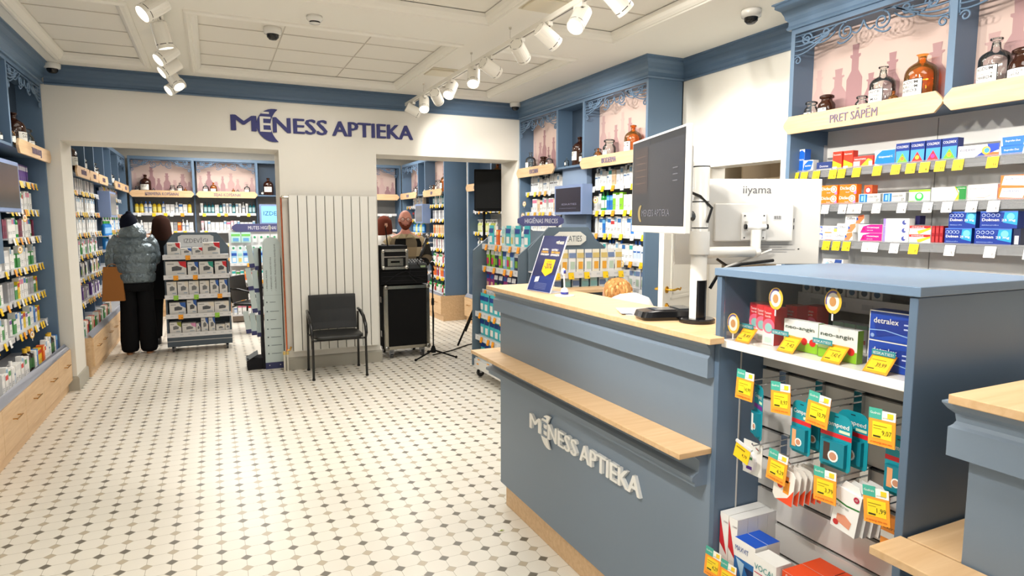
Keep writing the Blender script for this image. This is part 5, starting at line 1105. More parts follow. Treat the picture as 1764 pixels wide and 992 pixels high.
# hygiene gondola, seen from its long side and end
G2 = empty('sales_gondola', (2.45, 5.95, 0), R(-90)); tag(G2, 'blue gray double sided gondola of hygiene packs behind the service counter', 'display stand')
for x in (-.02, 1.03): m = MB(); m.prism([(-.10, .12), (.80, .12), (.80, 1.36), (.55, 1.52), (.2, 1.52), (-.08, 1.30)], 'x', x, x + .02, (96, 112, 126)); m.build('end_panel', G2, 'paint', bevel=.002)
m = MB(); m.box(0, .35, .12, 1.03, .37, 1.5, (110, 122, 134)); m.build('spine', G2, 'paint')
m = MB(); m.box(-.02, -.08, .10, 1.05, .80, .19, (226, 226, 224)); m.build('base', G2, 'gloss')
for z in (1.36, 1.14, .90, .68, .44, .2):
    shelf(G2, .0, 1.03, z, .02 if z > .8 else -.06, .30, n=5, tags='o', lip=.05)
for x in (.02, .98):
    for y in (-.02, .7):
        m = MB(); m.tube([(x - .012, y, .04), (x + .012, y, .04)], .04, (50, 50, 52), 16); m.box(x - .02, y - .012, .04, x + .02, y + .012, .1, (200, 200, 202)); m.build('caster', G2, 'gloss')
GH = 'hygiene packs on the gondola'
for z, seq, s in ((1.36, ['b_white', 's_teal', 'b_white', 'cw_orange' if False else 'c_orange', 'b_white', 's_aqua', 's_teal', 's_aqua', 's_teal'], 'top'), (1.14, ['s_green', 's_green', 's_navy', 's_green', 's_blue', 's_green', 's_blue', 's_navy'], 'second'), (.90, ['s_pink', 's_pink', 's_navy', 's_navy', 's_pink', 's_navy', 's_navy'], 'third'), (.68, ['s_teal', 's_teal', 's_teal', 's_teal'], 'fourth'), (.44, ['s_teal', 's_teal', 's_teal', 's_teal'], 'fifth'), (.2, ['s_teal', 's_teal', 's_blue', 's_teal'], 'bottom')):
    row(G2, .02, 1.0, z, .05 if z > .8 else -.03, seq, f'end, {s} shelf of the hygiene gondola', GH, gap=.012)
m = MB(); c = .06
def hexsign(name, par, x0, x1, z0, z1, y, col, txt, tc, th=.02, tw=None, mat='paint'):
    m = MB(); m.prism([(x0, (z0 + z1) / 2 + .02), (x0, (z0 + z1) / 2 - .02), (x0 + c, z0), (x1 - c, z0), (x1, (z0 + z1) / 2 - .02), (x1, (z0 + z1) / 2 + .02), (x1 - c, z1), (x0 + c, z1)], 'y', y, y + th, col); o = m.build(name, par, mat, bevel=.002)
    m = MB(); m.text(txt, ((x0 + x1) / 2, y - .001, z0 + (z1 - z0) * .28), (1, 0, 0), (0, 0, 1), (z1 - z0) * .45, tc, w=tw or (x1 - x0) * .55, bold=.005); m.build('lettering', o, 'matte'); return o
E2 = empty('gondola_end_display', (2.45, 4.875, 0)); tag(E2, 'end display with polygonal header full of cream packets, facing the counter', 'display stand')
m = MB(); m.prism([(0, .1), (.76, .1), (.76, 1.335), (.60, 1.54), (.20, 1.54), (0, 1.35)], 'y', 0, .02, (96, 112, 126)); m.build('header_panel', E2, 'paint', bevel=.002)
hexsign('header_sign', E2, .24, .57, 1.38, 1.50, -.018, (226, 224, 216), 'IESKATIES', (96, 104, 112), th=.014, tw=.24)
for z in (1.165, .93, .7, .45):
    shelf(E2, .0, .84, z, -.30, .30, n=5 if z > 1 else 3, tags='y', lip=.05)
m = MB(); m.box(0, -.28, .02, .8, 0, .12, (200, 200, 200)); m.build('base', E2, 'paint')
row(E2, .02, .82, 1.165, -.27, ['s_cream', 's_cream', 's_cream', 's_white', 's_cream', 's_white', 's_cream', 's_cream', 's_white'], 'end, upper shelf of the end display', 'packets on the end display', gap=.008)
row(E2, .02, .82, .93, -.27, ['s_aqua', 's_white', 's_aqua', 's_white', 's_aqua', 's_aqua', 's_white', 's_white'], 'end, second shelf of the end display', 'packets on the end display', gap=.02)
hs = empty('hanging_sign', (2.63, 5.45, 1.515)); tag(hs, 'navy hexagonal sign standing on top of the hygiene gondola', 'sign')
hexsign('sign_board', hs, .0, .50, 0.03, .13, 0, (78, 80, 124), 'HIGIĒNAS PRECES', (220, 220, 226), tw=.36)
m = MB(); m.box(.1, .005, -.10, .12, .015, .03, (120, 120, 124)); m.box(.42, .005, -.10, .44, .015, .03, (120, 120, 124)); m.build('bracket', hs, 'metal')
# oral care display in the rear room
G3 = empty('sales_gondola', (.22, 10.75, 0)); tag(G3, 'white pegboard unit of toothbrushes and pastes under a navy sign', 'display stand')
m = MB(); m.box(0, .3, .1, .95, .33, 1.45, (226, 226, 226)); m.build('back_panel', G3, 'gloss')
m = MB(); m.box(0, 0, .02, .95, .33, .1, (110, 96, 84)); m.build('base', G3, 'paint')
hexsign('header_sign', G3, 0.05, .95, 1.42, 1.545, .25, (78, 80, 124), 'MUTES HIGIĒNAI', (226, 226, 232), tw=.42)
for z in (.93, .66, .38, .12): shelf(G3, 0, .95, z, .02, .28, n=3, tags='o')
for z, seq, s in ((.66, ['cw_teal', 'cw_green', 'cw_teal', 'c_orange', 'cw_red', 'cw_teal', 'c_lime'], 'second'), (.38, ['cw_teal', 'cw_teal', 'cw_green', 'cw_red', 'cw_teal'], 'third'), (.12, ['b_whiteblue', 'cw_pink', 'cw_pink', 'cw_red', 'cw_pink'], 'bottom'), (.93, ['s_blue', 's_aqua', 's_blue', 's_blue', 's_aqua', 's_blue'], 'top')):
    row(G3, .02, .93, z, .05, seq, f'end, {s} shelf of the oral care unit', 'oral care goods in the rear room', gap=.01)
def tb():
    m = MB(); m.box(-.03, 0, 0, .03, .002, .12, (226, 232, 232)); m.prism([(.018 * math.cos(i * .7), .08 + .02 * math.sin(i * .7)) for i in range(9)], 'y', -.008, 0, (60, 160, 110)); m.box(-.006, -.006, .01, .006, 0, .06, (240, 240, 240)); return m
proto('tb', tb, 'toothbrush_pack'); proto('tb2', lambda: pouch(.14, .16, (190, 226, 220), (110, 190, 90), (110, 170, 220)), 'soft_pack')
for q, z in enumerate((1.25, 1.08)):
    for k in range(2 if q == 0 else 0):
        place('tb2', mat_of(G3), .1 + .15 * k, .22, z, f'green and blue pouch, {ORD[k]} in the top row of oral care unit', 'packet', 'oral care goods in the rear room')
    for k in range(8 if q else 6):
        place('tb', mat_of(G3), (.38 if q == 0 else .06) + .1 * k, .25, z, f'toothbrush pack, {ORD[k]} from left, {["upper", "lower"][q]} peg row of oral care unit', 'toothbrush pack', 'oral care goods in the rear room')

# ---------------------------------------------------------------- information stand
T = empty('information_stand', (.43, 7.2, 0)); tag(T, 'tall pale information stand with folded leaflets, at the left edge of the radiator pier', 'display stand')
PAL = (196, 210, 210)
m = MB(); pts = [(.02, .07), (.21, .07), (.21, 1.36), (.19, 1.40), (.155, 1.42), (.09, 1.42), (.055, 1.40), (.035, 1.36)]
m.prism([(x + .0 + .0, z) for x, z in pts], 'y', 0, .03, PAL); m.box(.02, -.001, .80, .21, 0, .803, (150, 165, 168)); m.build('tall_panel', T, 'print', bevel=.002)
m = MB(); m.box(.02, -.004, 0, .215, .034, .07, (52, 56, 98)); 
for x in (.06, .17): m.tube([(x, -.006, .04), (x, -.003, .04)], .006, (200, 200, 204), 10)
m.build('navy_foot', T, 'paint')
m = MB()
for k, s in enumerate(('• PROFILAKSEI', '• PIEREDZĒS NOVĒRTĒTĀS', '• VESELĪBAS TRAUCĒJUMU GADĪJUMĀ')):
    m.text(s, (.07 + .045 * k, -.001, .85), (0, 0, 1), (-1, 0, 0), .013, (50, 60, 66), w=(.22, .36, .5)[k], align='L')
for k, z in enumerate((.72, .62, .53, .43, .34, .25, .16)):
    m.box(.05, -.0015, z, .062, 0, z + .014, (80, 96, 104)); m.box(.085, -.0015, z + .004, .085 + (.06, .09, .06, .11, .1, .11, .1)[k], 0, z + .009, (96, 108, 116))
m.build('printed_text', T, 'matte')
m = MB(); m.box(-.005, .012, .0, .02, .3, 1.3, (34, 34, 38)); m.box(.195, .03, 0, .215, .3, 1.2, (34, 34, 38)); m.build('black_side', T, 'matte')
m = MB(); m.box(-.16, .03, 0, .02, .25, .12, (30, 30, 34)); m.build('black_base', T, 'matte')
m = MB(); m.add([(-.17, .02, .10), (-.05, .02, .17), (-.05, .16, .19), (-.17, .16, .12)], [(0, 1, 2, 3), (3, 2, 1, 0)], (170, 176, 180)); m.build('leaflet_tray', T, 'print')
k = 0
for z, x, n in ((1.10, -.07, 2), (.86, -.09, 2), (.62, -.06, 2), (.40, -.13, 3)):
    for q in range(n):
        key = 'leaf'; 
        def lf():
            m = MB(); m.box(-.028, 0, 0, .028, .006, .24, PAL); m.box(-.028, -.001, 0, .028, .0, .045, (60, 64, 110)); return m
        proto(key, lf, 'folded_leaflet'); name, me = MESH[key]; o = bpy.data.objects.new(name, me); COL.objects.link(o)
        o.location = (.43 + x + .055 * q, 7.2 + .02 + .05 * q, z - .03 * q); o.rotation_euler = (0, R(-7 + 3 * q), R(-20)); k += 1
        tag(o, f'pale folded leaflet with navy foot, {ORD[k - 1]} down the side of the information stand', 'leaflet', 'leaflets on the stand')
m = MB(); m.tube([(.15, 7.25, 1.41), (.15, 7.25, 1.53)], .004, (230, 232, 236), 6); m.lathe([(.012, 0), (.016, .03), (.004, .05)], (226, 230, 232), 8, (.15, 7.25, 1.5))
m.v = [(x + .40, y, z) for x, y, z in m.v]; o = m.build('toothbrush_ornament', mat='gloss'); tag(o, 'white toothbrush shaped topper rising above the information stand', 'ornament')
# ---------------------------------------------------------------- radiator, chair, pipes
rd = empty('radiator', (.70, 7.0, 0)); tag(rd, 'tall white vertical panel radiator on the pier behind the black chair', 'radiator')
n = 10; w = .92 / n
for k in range(n):
    m = MB(); x = .02 + k * w; m.prism([(x + .002, .0), (x + .005, -.02), (x + w - .005, -.02), (x + w - .002, .0)], 'z', .21, 1.86, (232, 230, 222)); m.build('fin', rd, 'gloss')
m = MB(); m.box(.02, .0, .215, .94, .03, 1.855, (60, 58, 54)); m.build('gap_shade_plate', rd, 'paint')  # dark colour stands in for the shade between the white fins
for z in (.3, 1.76): m = MB(); m.box(.2, .03, z, .72, .06, z + .04, (220, 218, 210)); m.build('wall_bracket', rd, 'paint')
m = MB(); m.tube([(-.03, -.005, 1.84), (.02, -.005, 1.84)], .014, (220, 216, 206), 10); m.ball((-.035, -.005, 1.84), .018, (214, 206, 190)); m.build('vent_valve', rd, 'metal')
pp = empty('heating_pipe', (.655, 7.02, 0)); tag(pp, 'copper heating pipe rising beside the white radiator', 'pipe')
m = MB(); m.tube([(.0, 0, .2), (-.004, 0, 1.84)], .009, (214, 120, 84), 10); m.build('copper_riser', pp, 'metal')
for x in (-.028, .004): m = MB(); m.tube([(x, 0, 0), (x, 0, .22)], .009, (226, 220, 206), 10); m.lathe([(.014, .18), (.014, .215)], (220, 190, 110), 10, (x, 0, 0)); m.build('floor_pipe', pp, 'gloss')
m = MB(); m.tube([(.0, 0, .225), (.03, 0, .225), (.045, 0, .26)], .009, (216, 170, 90), 8); m.build('brass_valve', pp, 'metal')

def armchair(label, loc, rot):
    r = empty('armchair', loc, rot); tag(r, label, 'chair')
    BK = (24, 25, 24)
    # local: front = -y, seat width .5
    m = MB(); m.loft([(0, 0, .405, .235, .215, .35), (0, 0, .412, .25, .23, .35), (0, 0, .432, .25, .23, .35), (0, 0, .44, .235, .215, .35)], BK, 32); m.build('seat', r, 'leather', smooth=True)
    m = MB(); 
    vs = []; N1 = 8
    for j, (y, z) in enumerate(((.20, .445), (.215, .52), (.235, .65), (.25, .78), (.255, .81))):
        for t in range(N1 + 1):
            x = -.245 + .49 * t / N1; vs.append((x, y + .02 * (1 - (x / .245) ** 2) - .0, z))
    for j, (y, z) in enumerate(((.20, .445), (.215, .52), (.235, .65), (.25, .78), (.255, .81))):
        for t in range(N1 + 1):
            x = -.245 + .49 * t / N1; vs.append((x, y + .02 * (1 - (x / .245) ** 2) + .024, z))
    fs = []; S = (N1 + 1) * 5
    for j in range(4):
        for t in range(N1):
            a = j * (N1 + 1) + t; fs.append((a, a + 1, a + N1 + 2, a + N1 + 1)); fs.append((S + a, S + a + N1 + 1, S + a + N1 + 2, S + a + 1))
    for j in range(4):
        for t in (0, N1): a = j * (N1 + 1) + t; fs.append((a, a + N1 + 1, S + a + N1 + 1, S + a) if t == 0 else (a, S + a, S + a + N1 + 1, a + N1 + 1))
    for t in range(N1):
        a = t; fs.append((a, S + a, S + a + 1, a + 1)); a = 4 * (N1 + 1) + t; fs.append((a, a + 1, S + a + 1, S + a))
    m.add(vs, fs, BK); m.build('backrest', r, 'leather', smooth=False, bevel=.006)
    for s in (-1, 1):
        m = MB(); m.tube([(s * .265, -.215, .006), (s * .262, -.20, .40)], .0125, (16, 16, 17), 10); m.build('leg', r, 'gloss')
        m = MB(); m.tube([(s * .265, .265, .006), (s * .262, .235, .40), (s * .262, .225, .62)], .0125, (16, 16, 17), 10); m.build('leg', r, 'gloss')
        m = MB(); m.tube([(s * .262, -.20, .395), (s * .268, -.21, .45), (s * .27, -.17, .53), (s * .27, -.05, .605), (s * .27, .1, .64), (s * .266, .225, .65)], [.012, .016, .018, .018, .018, .014], (20, 20, 21), 10); m.build('armrest', r, 'gloss', smooth=True)
        for y in (-.215, .265): m = MB(); m.lathe([(.014, 0), (.017, .004), (.015, .02)], (14, 14, 14), 10, (s * .265, y, 0)); m.build('foot_cap', r, 'gloss')
    m = MB(); 
    for y in (-.18, .2): m.tube([(-.262, y, .395), (.262, y, .395)], .010, (16, 16, 17), 8)
    m.build('under_frame', r, 'gloss')
    return r
armchair('black leather armchair standing in front of the white radiator', (1.118, 6.675, 0), R(-1.5))
armchair('black armchair in the rear room beside the oral care unit', (.50, 9.75, 0), R(62))

# ---------------------------------------------------------------- flight cases, mixer, microphone, loudspeaker
fc = empty('flight_case', (1.74, 7.12, 0)); tag(fc, 'black wheeled flight case with aluminium edges in the opening', 'flight case')
AL = (176, 172, 160)
m = MB(); m.box(.01, .005, .115, .53, .5, .84, (14, 14, 15)); m.build('body', fc, 'matte')
m = MB(); w_, z0, z1 = .53, .11, .85; t = .036
for q in ((0, z0, w_, z0 + t), (0, z1 - t, w_, z1), (0, z0, t, z1), (w_ - t, z0, w_, z1)): m.box(q[0], -.004, q[1], q[2], .012, q[3], AL)
m.box(-.004, 0, z0, .01, .04, z1, AL); m.box(w_ - .006, 0, z0, w_ + .004, .04, z1, AL); m.build('aluminium_edging', fc, 'metal')
for x in (.015, w_ - .015):
    for z in (z0 + .015, z1 - .015): m = MB(); m.ball((x, 0, z), .03, (150, 148, 142), 12, 8, sy=.6); m.build('ball_corner', fc, 'metal', smooth=True)
for x in (.08, .45):
    for y in (.06, .42):
        m = MB(); m.tube([(x - .016, y, .045), (x + .016, y, .045)], .045, (50, 50, 52), 16); m.box(x - .026, y - .03, .045, x + .026, y + .03, .11, (140, 140, 142)); m.build('caster', fc, 'gloss')
for z in (.25, .65): m = MB(); m.box(-.014, .1, z, -.002, .16, z + .07, (130, 130, 132)); m.build('latch', fc, 'metal')
rk = empty('rack_case', (1.70, 7.13, .867)); tag(rk, 'black equipment rack draped in cables on top of the flight case', 'equipment rack')
m = MB(); m.box(0, 0, 0, .56, .45, .175, (16, 16, 17)); m.build('body', rk, 'matte')
m = MB(); m.tube([(.05, -.01, .02), (.2, -.02, .12), (.3, -.015, .15), (.4, -.01, .08), (.5, -.02, .05)], .005, (30, 30, 32), 6); m.build('cable', rk, 'matte'); m = MB(); m.tube([(.35, -.01, .17), (.33, -.02, .1), (.42, -.015, .02)], .004, (34, 34, 36), 6); m.build('cable', rk, 'matte')
for z in (.04, .09, .14): m = MB(); m.box(.02, -.004, z, .54, 0, z + .004, (40, 40, 42)); m.build('rack_rail', rk, 'matte')
sc = empty('equipment_case', (1.71, 7.1, 1.043)); tag(sc, 'small aluminium edged equipment case on top of the black rack', 'flight case')
m = MB(); m.box(.01, .01, .0, .30, .3, .225, (20, 20, 21)); m.build('body', sc, 'matte')
m = MB()
for q in ((0, 0, .31, .03), (0, .2, .31, .23), (0, 0, .03, .23), (.28, 0, .31, .23)): m.box(q[0], 0, q[1], q[2], .014, q[3], (186, 182, 170))
m.box(.03, .004, .135, .28, .012, .15, (186, 182, 170)); m.build('aluminium_edging', sc, 'metal')
m = MB(); m.box(.07, .0, .04, .25, .012, .125, (160, 158, 146)); m.box(.105, -.003, .075, .21, 0, .095, (24, 24, 24)); m.build('front_plate', sc, 'metal')
for x in (.02, .29):
    for z in (.02, .21): m = MB(); m.ball((x, .0, z), .024, (200, 198, 190), 12, 8, sy=.6); m.build('ball_corner', sc, 'metal', smooth=True)
m = MB(); m.box(0, 0, .23, .3, .28, .27, (22, 22, 24)); m.build('receiver', sc, 'matte')
m = MB(); m.tube([(.08, .03, .26), (.055, .02, .5)], [.008, .005], (18, 18, 18), 8); m.build('antenna', sc, 'matte')
mx = empty('mixer', (2.02, 7.12, 1.043)); tag(mx, 'small grey mixer beside the equipment case', 'audio mixer')
m = MB(); m.prism([(0, 0), (.22, 0), (.22, .1), (0, .05)], 'x', 0, .23, (58, 60, 62)); m.build('body', mx, 'matte')
m = MB()
for i in range(6):
    for j in range(3): m.lathe([(.008, 0), (.006, .016), (0, .016)], (190, 190, 192), 8, (.025 + .035 * i, .05 + .05 * j, .055 + .0115 * (1 + j)))
m.build('knobs', mx, 'gloss')
m = MB(); m.box(.15, -.002, .012, .21, 0, .035, (150, 170, 130)); m.build('label_strip', mx, 'print')

ms = empty('microphone_stand', (2.275, 7.0, 0)); tag(ms, 'black tripod microphone stand in front of the flight case', 'microphone stand')
BKM = (20, 20, 21)
for a in (205, 325, 85): m = MB(); m.tube([(0, 0, .09), (.27 * math.cos(R(a)), .27 * math.sin(R(a)), .015)], [.011, .009], BKM, 8); m.ball((.275 * math.cos(R(a)), .275 * math.sin(R(a)), .016), .016, BKM, 8, 6); m.build('leg', ms, 'matte')
m = MB(); m.lathe([(.03, .06), (.03, .10), (.016, .14)], BKM, 12); m.build('hub', ms, 'matte')
m = MB(); m.tube([(0, 0, .1), (0, 0, 1.1)], .009, BKM, 10); m.lathe([(.016, .62), (.018, .65), (.016, .70)], BKM, 10); m.build('pole', ms, 'matte')
m = MB(); m.ball((0, 0, 1.1), .026, BKM); m.tube([(.02, -.0, 1.02), (0, 0, 1.1), (-.12, .05, 1.14)], .008, BKM, 8); m.build('boom_clamp', ms, 'matte')
m = MB(); m.tube([(0, -.012, 1.05), (.012, -.02, .9), (-.01, -.012, .7), (.008, -.012, .5), (0, -.012, .2)], .004, BKM, 6); m.build('cable', ms, 'matte')
mc = empty('microphone', (2.13, 7.05, 1.15)); tag(mc, 'silver headed handheld microphone tilted on the stand', 'microphone')
m = MB(); m.tube([(0, 0, 0), (.035, 0, .07), (.10, 0, .24)], [.014, .016, .021], BKM, 12); m.build('handle', mc, 'gloss', smooth=True)
m = MB(); m.ball((.112, 0, .27), .027, (176, 170, 164), 14, 10); m.build('grille', mc, 'metal', smooth=True)
m = MB(); m.tube([(.0, 0, 0), (-.02, 0, -.04), (.02, -.02, -.10)], .005, BKM, 6); m.build('cable', mc, 'matte')

sp = empty('loudspeaker', (3.30, 7.66, 1.72), R(-18)); tag(sp, 'black loudspeaker hanging high on its stand in the right opening', 'loudspeaker')
m = MB(); m.prism([(-.22, .0), (.22, .0), (.19, .22), (.08, .31), (-.08, .31), (-.17, .22)], 'z', 0, .54, (20, 21, 22)); m.build('cabinet_body', sp, 'matte', bevel=.012)
m = MB(); m.box(-.20, -.014, .03, .20, 0, .51, (30, 31, 32)); m.build('grille', sp, 'matte', bevel=.01)
m = MB(); m.tube([(.18, .1, .1), (.24, .08, .2), (.22, .06, .3), (.19, .05, .32)], .006, (14, 14, 14), 6); m.build('cable', sp, 'matte'); m = MB(); m.tube([(-.1, .1, .01), (0, .05, -.03), (.12, .05, -.02), (.2, .1, .12)], .006, (14, 14, 14), 6); m.build('cable', sp, 'matte')
ss = empty('speaker_stand', (3.26, 7.80, 0)); tag(ss, 'black tripod stand under the loudspeaker', 'speaker stand')
m = MB(); m.tube([(0, 0, .12), (0, 0, 1.715)], .018, BKM, 12); m.build('pole', ss, 'matte')
for a, q in ((214, .62), (322, .32), (94, .6)): m = MB(); m.tube([(0, 0, .75), (q * math.cos(R(a)), q * math.sin(R(a)), .02)], .013, BKM, 8); m.build('leg', ss, 'matte')
for a, q in ((214, .37), (322, .19), (94, .36)): m = MB(); m.tube([(0, 0, .3), (q * math.cos(R(a)), q * math.sin(R(a)), .315)], .008, BKM, 8); m.build('brace', ss, 'matte')
m = MB(); m.tube([(2.3, 7.1, .008), (2.6, 7.25, .01), (2.9, 7.5, .008), (3.2, 7.62, .008), (3.4, 7.9, .01)], .007, BKM, 6); o = m.build('audio_cable', mat='matte'); tag(o, 'black audio cable lying on the tiles between the stands', 'cable')

# ---------------------------------------------------------------- monitors and counter things
def v3(a): return Vector(a)
pm = empty('monitor_pole', (1.535, 1.725, 1.242)); tag(pm, 'white and black monitor pole standing on the oak counter top', 'monitor mount')
m = MB(); m.lathe([(0, 0), (.062, 0), (.062, .012), (.056, .016), (0, .016)], (18, 18, 20), 32); m.build('base_disc', pm, 'gloss', smooth=False)
m = MB(); m.lathe([(.028, .016), (.028, .56), (0, .565)], (232, 230, 224), 24); m.build('column', pm, 'gloss', smooth=True)
m = MB(); m.lathe([(.0295, .016), (.0295, .15)], (16, 16, 18), 20, ang0=-140, ang1=60); m.build('cable_cover', pm, 'gloss', smooth=True)
for z in (.24, .275, .33, .42, .54): m = MB(); m.lathe([(.0285, z), (.0292, z + .002), (.0285, z + .004)], (60, 60, 62), 20); m.build('seam_ring', pm, 'gloss')
m = MB(); m.lathe([(.034, .24), (.035, .25), (.035, .31), (.034, .32)], (236, 234, 228), 22); m.build('arm_collar', pm, 'gloss', smooth=True)
# screen A (customer display) from point A0 to A1
A0, A1 = Vector((1.291, 1.518, 0)), Vector((1.428, 1.978, 0))
def monitor(label, P0, P1, zb, zt, th=.016):
    r = empty('monitor', (P0.x, P0.y, zb)); u = (P1 - P0); L = u.length; r.rotation_euler = (0, 0, math.atan2(u.y, u.x)); tag(r, label, 'monitor'); return r, L, zt - zb
# local x from P0 to P1; for A seen face is local +y (towards -X world)
rA, LA, HA = monitor('white framed customer monitor with a dark screen facing the shop floor', A0, A1, 1.558, 1.888)
WB = (200, 198, 193)
m = MB(); m.box(0, -.02, 0, LA, 0, HA, WB); m.build('housing', rA, 'gloss', bevel=.003)
m = MB(); m.box(.035, -.04, .05, LA - .06, -.02, HA - .06, WB); m.build('rear_bulge', rA, 'gloss', bevel=.004)
m = MB(); e = .0012
m.box(.008, 0, .024, LA - .008, e, HA - .008, (34, 36, 40))
m.box(.012, e, .026, LA * .62, e + .0002, HA - .03, (44, 46, 52)); m.box(LA * .62, e, .026, LA - .012, e + .0002, HA - .012, (38, 40, 46))
m.box(LA * .66, e + .0002, HA * .42, LA * .94, e + .0005, HA * .9, (50, 44, 46))
for k in range(5): m.box(LA * .70, e + .0005, HA * (.52 + .07 * k), LA * .9, e + .0008, HA * (.53 + .07 * k), (74, 60, 56))
for k in range(3): m.box(LA * .12, e + .0005, HA * (.5 + .06 * k), LA * .2, e + .0008, HA * (.51 + .06 * k), (84, 84, 90))
m.text('MENESS APTIEKA', (LA * .5, e + .001, HA * .17), (-1, 0, 0), (0, 0, 1), .024, (92, 92, 100), w=.25, bold=.01)
m.build('dark_screen', rA, 'screen')
m = MB(); crescent(m, Vector((LA * .78, e + .0012, HA * .2)), Vector((-1, 0, 0)), Vector((0, 0, 1)), .06, (120, 106, 70), .0002, Vector((0, 1, 0))); m.build('screen_crescent', rA, 'screen')
B0, B1_ = Vector((1.548, 1.872, 0)), Vector((2.04, 1.648, 0))
rB, LB, HB = monitor('white staff monitor seen from behind with its arm plate', B0, B1_, 1.437, 1.752)
# seen side = camera side = local -y
m = MB(); m.box(0, 0, 0, LB, .012, HB, WB); m.build('housing', rB, 'gloss', bevel=.003)
m = MB(); m.box(.012, .012, .012, LB - .012, .013, HB - .012, (30, 32, 36)); m.build('screen_face', rB, 'gloss')
m = MB(); m.box(.14, -.022, .085, .43, 0, .225, (208, 206, 201)); m.build('rear_bulge', rB, 'gloss', bevel=.005)
m = MB(); m.text('iiyama', (.30, -.001, .262), (1, 0, 0), (0, 0, 1), .030, (92, 92, 96), w=.105, bold=.012, align='C'); m.box(.355, -.0232, .165, .385, -.022, .182, (214, 214, 214)); 
for k in range(9): m.box(.357 + k * .003, -.0236, .167, .3585 + k * .003, -.0232, .180, (40, 40, 40))
for k in range(4): m.box(.32, -.0008, .045 + .009 * k, .32 + (.10, .13, .08, .12)[k], 0, .047 + .009 * k, (150, 150, 152))
m.box(.46, -.001, .055, .466, 0, .059, (30, 30, 30)); m.box(.44, -.001, .13, .443, 0, .145, (90, 90, 92)); m.box(.44, -.001, .155, .443, 0, .17, (90, 90, 92)); m.build('rear_markings', rB, 'matte')
m = MB(); m.box(.235, -.034, .09, .325, -.022, .19, (236, 234, 230)); m.build('mount_plate', rB, 'gloss', bevel=.003)
for x in (.245, .315):
    for z in (.1, .18): m = MB(); m.tube([(x, -.037, z), (x, -.034, z)], .003, (120, 116, 110), 8); m.build('screw', rB, 'metal')
m = MB(); m.tube([(.245, -.055, .14), (.315, -.055, .14)], .010, (238, 236, 232), 14); m.tube([(.238, -.055, .14), (.247, -.055, .14)], .010, (30, 30, 30), 10); m.tube([(.313, -.055, .14), (.322, -.055, .14)], .010, (30, 30, 30), 10)
m.build('tilt_joint', rB, 'gloss')
m = MB(); m.box(.245, -.055, .125, .25, -.034, .16, WB); m.box(.31, -.055, .125, .315, -.034, .16, WB); m.tube([(.28, -.055, .13), (.28, -.055, .045)], .018, (238, 236, 232), 18); m.build('swivel_post', rB, 'gloss')
# arm from the column to the swivel of B
ub = (B1_ - B0).normalized(); nb = Vector((ub.y, -ub.x, 0)); sw = B0 + ub * .28 + nb * .055
ax = Vector((sw.x - 1.535, sw.y - 1.725, 0))
m = MB(); m.tube([(0, 0, .245), (ax.x * .95, ax.y * .95, .245)], .020, (236, 234, 228), 18); m.ball((ax.x, ax.y, .245), .021, (236, 234, 228)); m.build('horizontal_arm', pm, 'gloss', smooth=True)
m = MB(); m.tube([(0, 0, .36), (-.03, .01, .375), (-.10, .03, .40)], [.018, .016, .016], (70, 72, 74), 12); m.build('tilt_bracket', pm, 'gloss', smooth=True)
m = MB(); m.tube([(-.08, .02, .47), (-.02, -.02, .44), (.02, -.035, .40), (-.0, -.035, .35)], .005, (24, 24, 26), 8); m.build('cable', pm, 'gloss'); m = MB(); m.tube([(.1, .02, .22), (.14, .0, .19), (.16, 0, .17)], .005, (24, 24, 26), 8); m.build('cable', pm, 'gloss')
m = MB(); m.tube([(sw.x - 1.535 + .08, sw.y - 1.725, .25), (.2, -.0, .21), (.10, -.03, .195), (.05, -.03, .17), (.04, -.02, .12)], .004, (216, 214, 210), 8); m.build('cable', pm, 'gloss', label='pale grey cable'); m = MB(); m.tube([(.28, -.07, .215), (.14, -.06, .205), (.06, -.04, .18), (.036, -.02, .12)], .006, (22, 22, 24), 8); m.build('cable', pm, 'gloss')

# leaning promotional poster in acrylic stand
ps = empty('counter_poster', (1.4675, 2.807, 1.243), R(-82.8)); tag(ps, 'navy promotional card in a clear acrylic stand on the oak counter', 'poster')
tl = R(21.2); Wp, Hp = .2, .298
def pz(x, z, o=0): return (x, z * math.sin(tl) * 1.0 - o, z * math.cos(tl))
up = (0, math.sin(tl), math.cos(tl))
m = MB(); m.add([pz(-Wp / 2, 0), pz(Wp / 2, 0), pz(Wp / 2, Hp), pz(-Wp / 2, Hp)], [(0, 1, 2, 3), (3, 2, 1, 0)], (70, 74, 120))
m.add([pz(-Wp / 2, .0, .0004), pz(Wp / 2, .0, .0004), pz(Wp / 2, Hp * .32, .0004), pz(-Wp / 2, Hp * .26, .0004)], [(0, 1, 2, 3)], (40, 56, 120))
m.add([pz(-.028, Hp * .36, .001), pz(.016, Hp * .28, .001), pz(.06, Hp * .36, .001), pz(.06, Hp * .58, .001), pz(-.028, Hp * .58, .001)], [(0, 1, 2, 3, 4)], (246, 190, 30))
m.add([pz(-.062, Hp * .16, .001), pz(-.03, Hp * .18, .001), pz(-.03, Hp * .27, .001), pz(-.062, Hp * .25, .001)], [(0, 1, 2, 3)], (236, 234, 220))
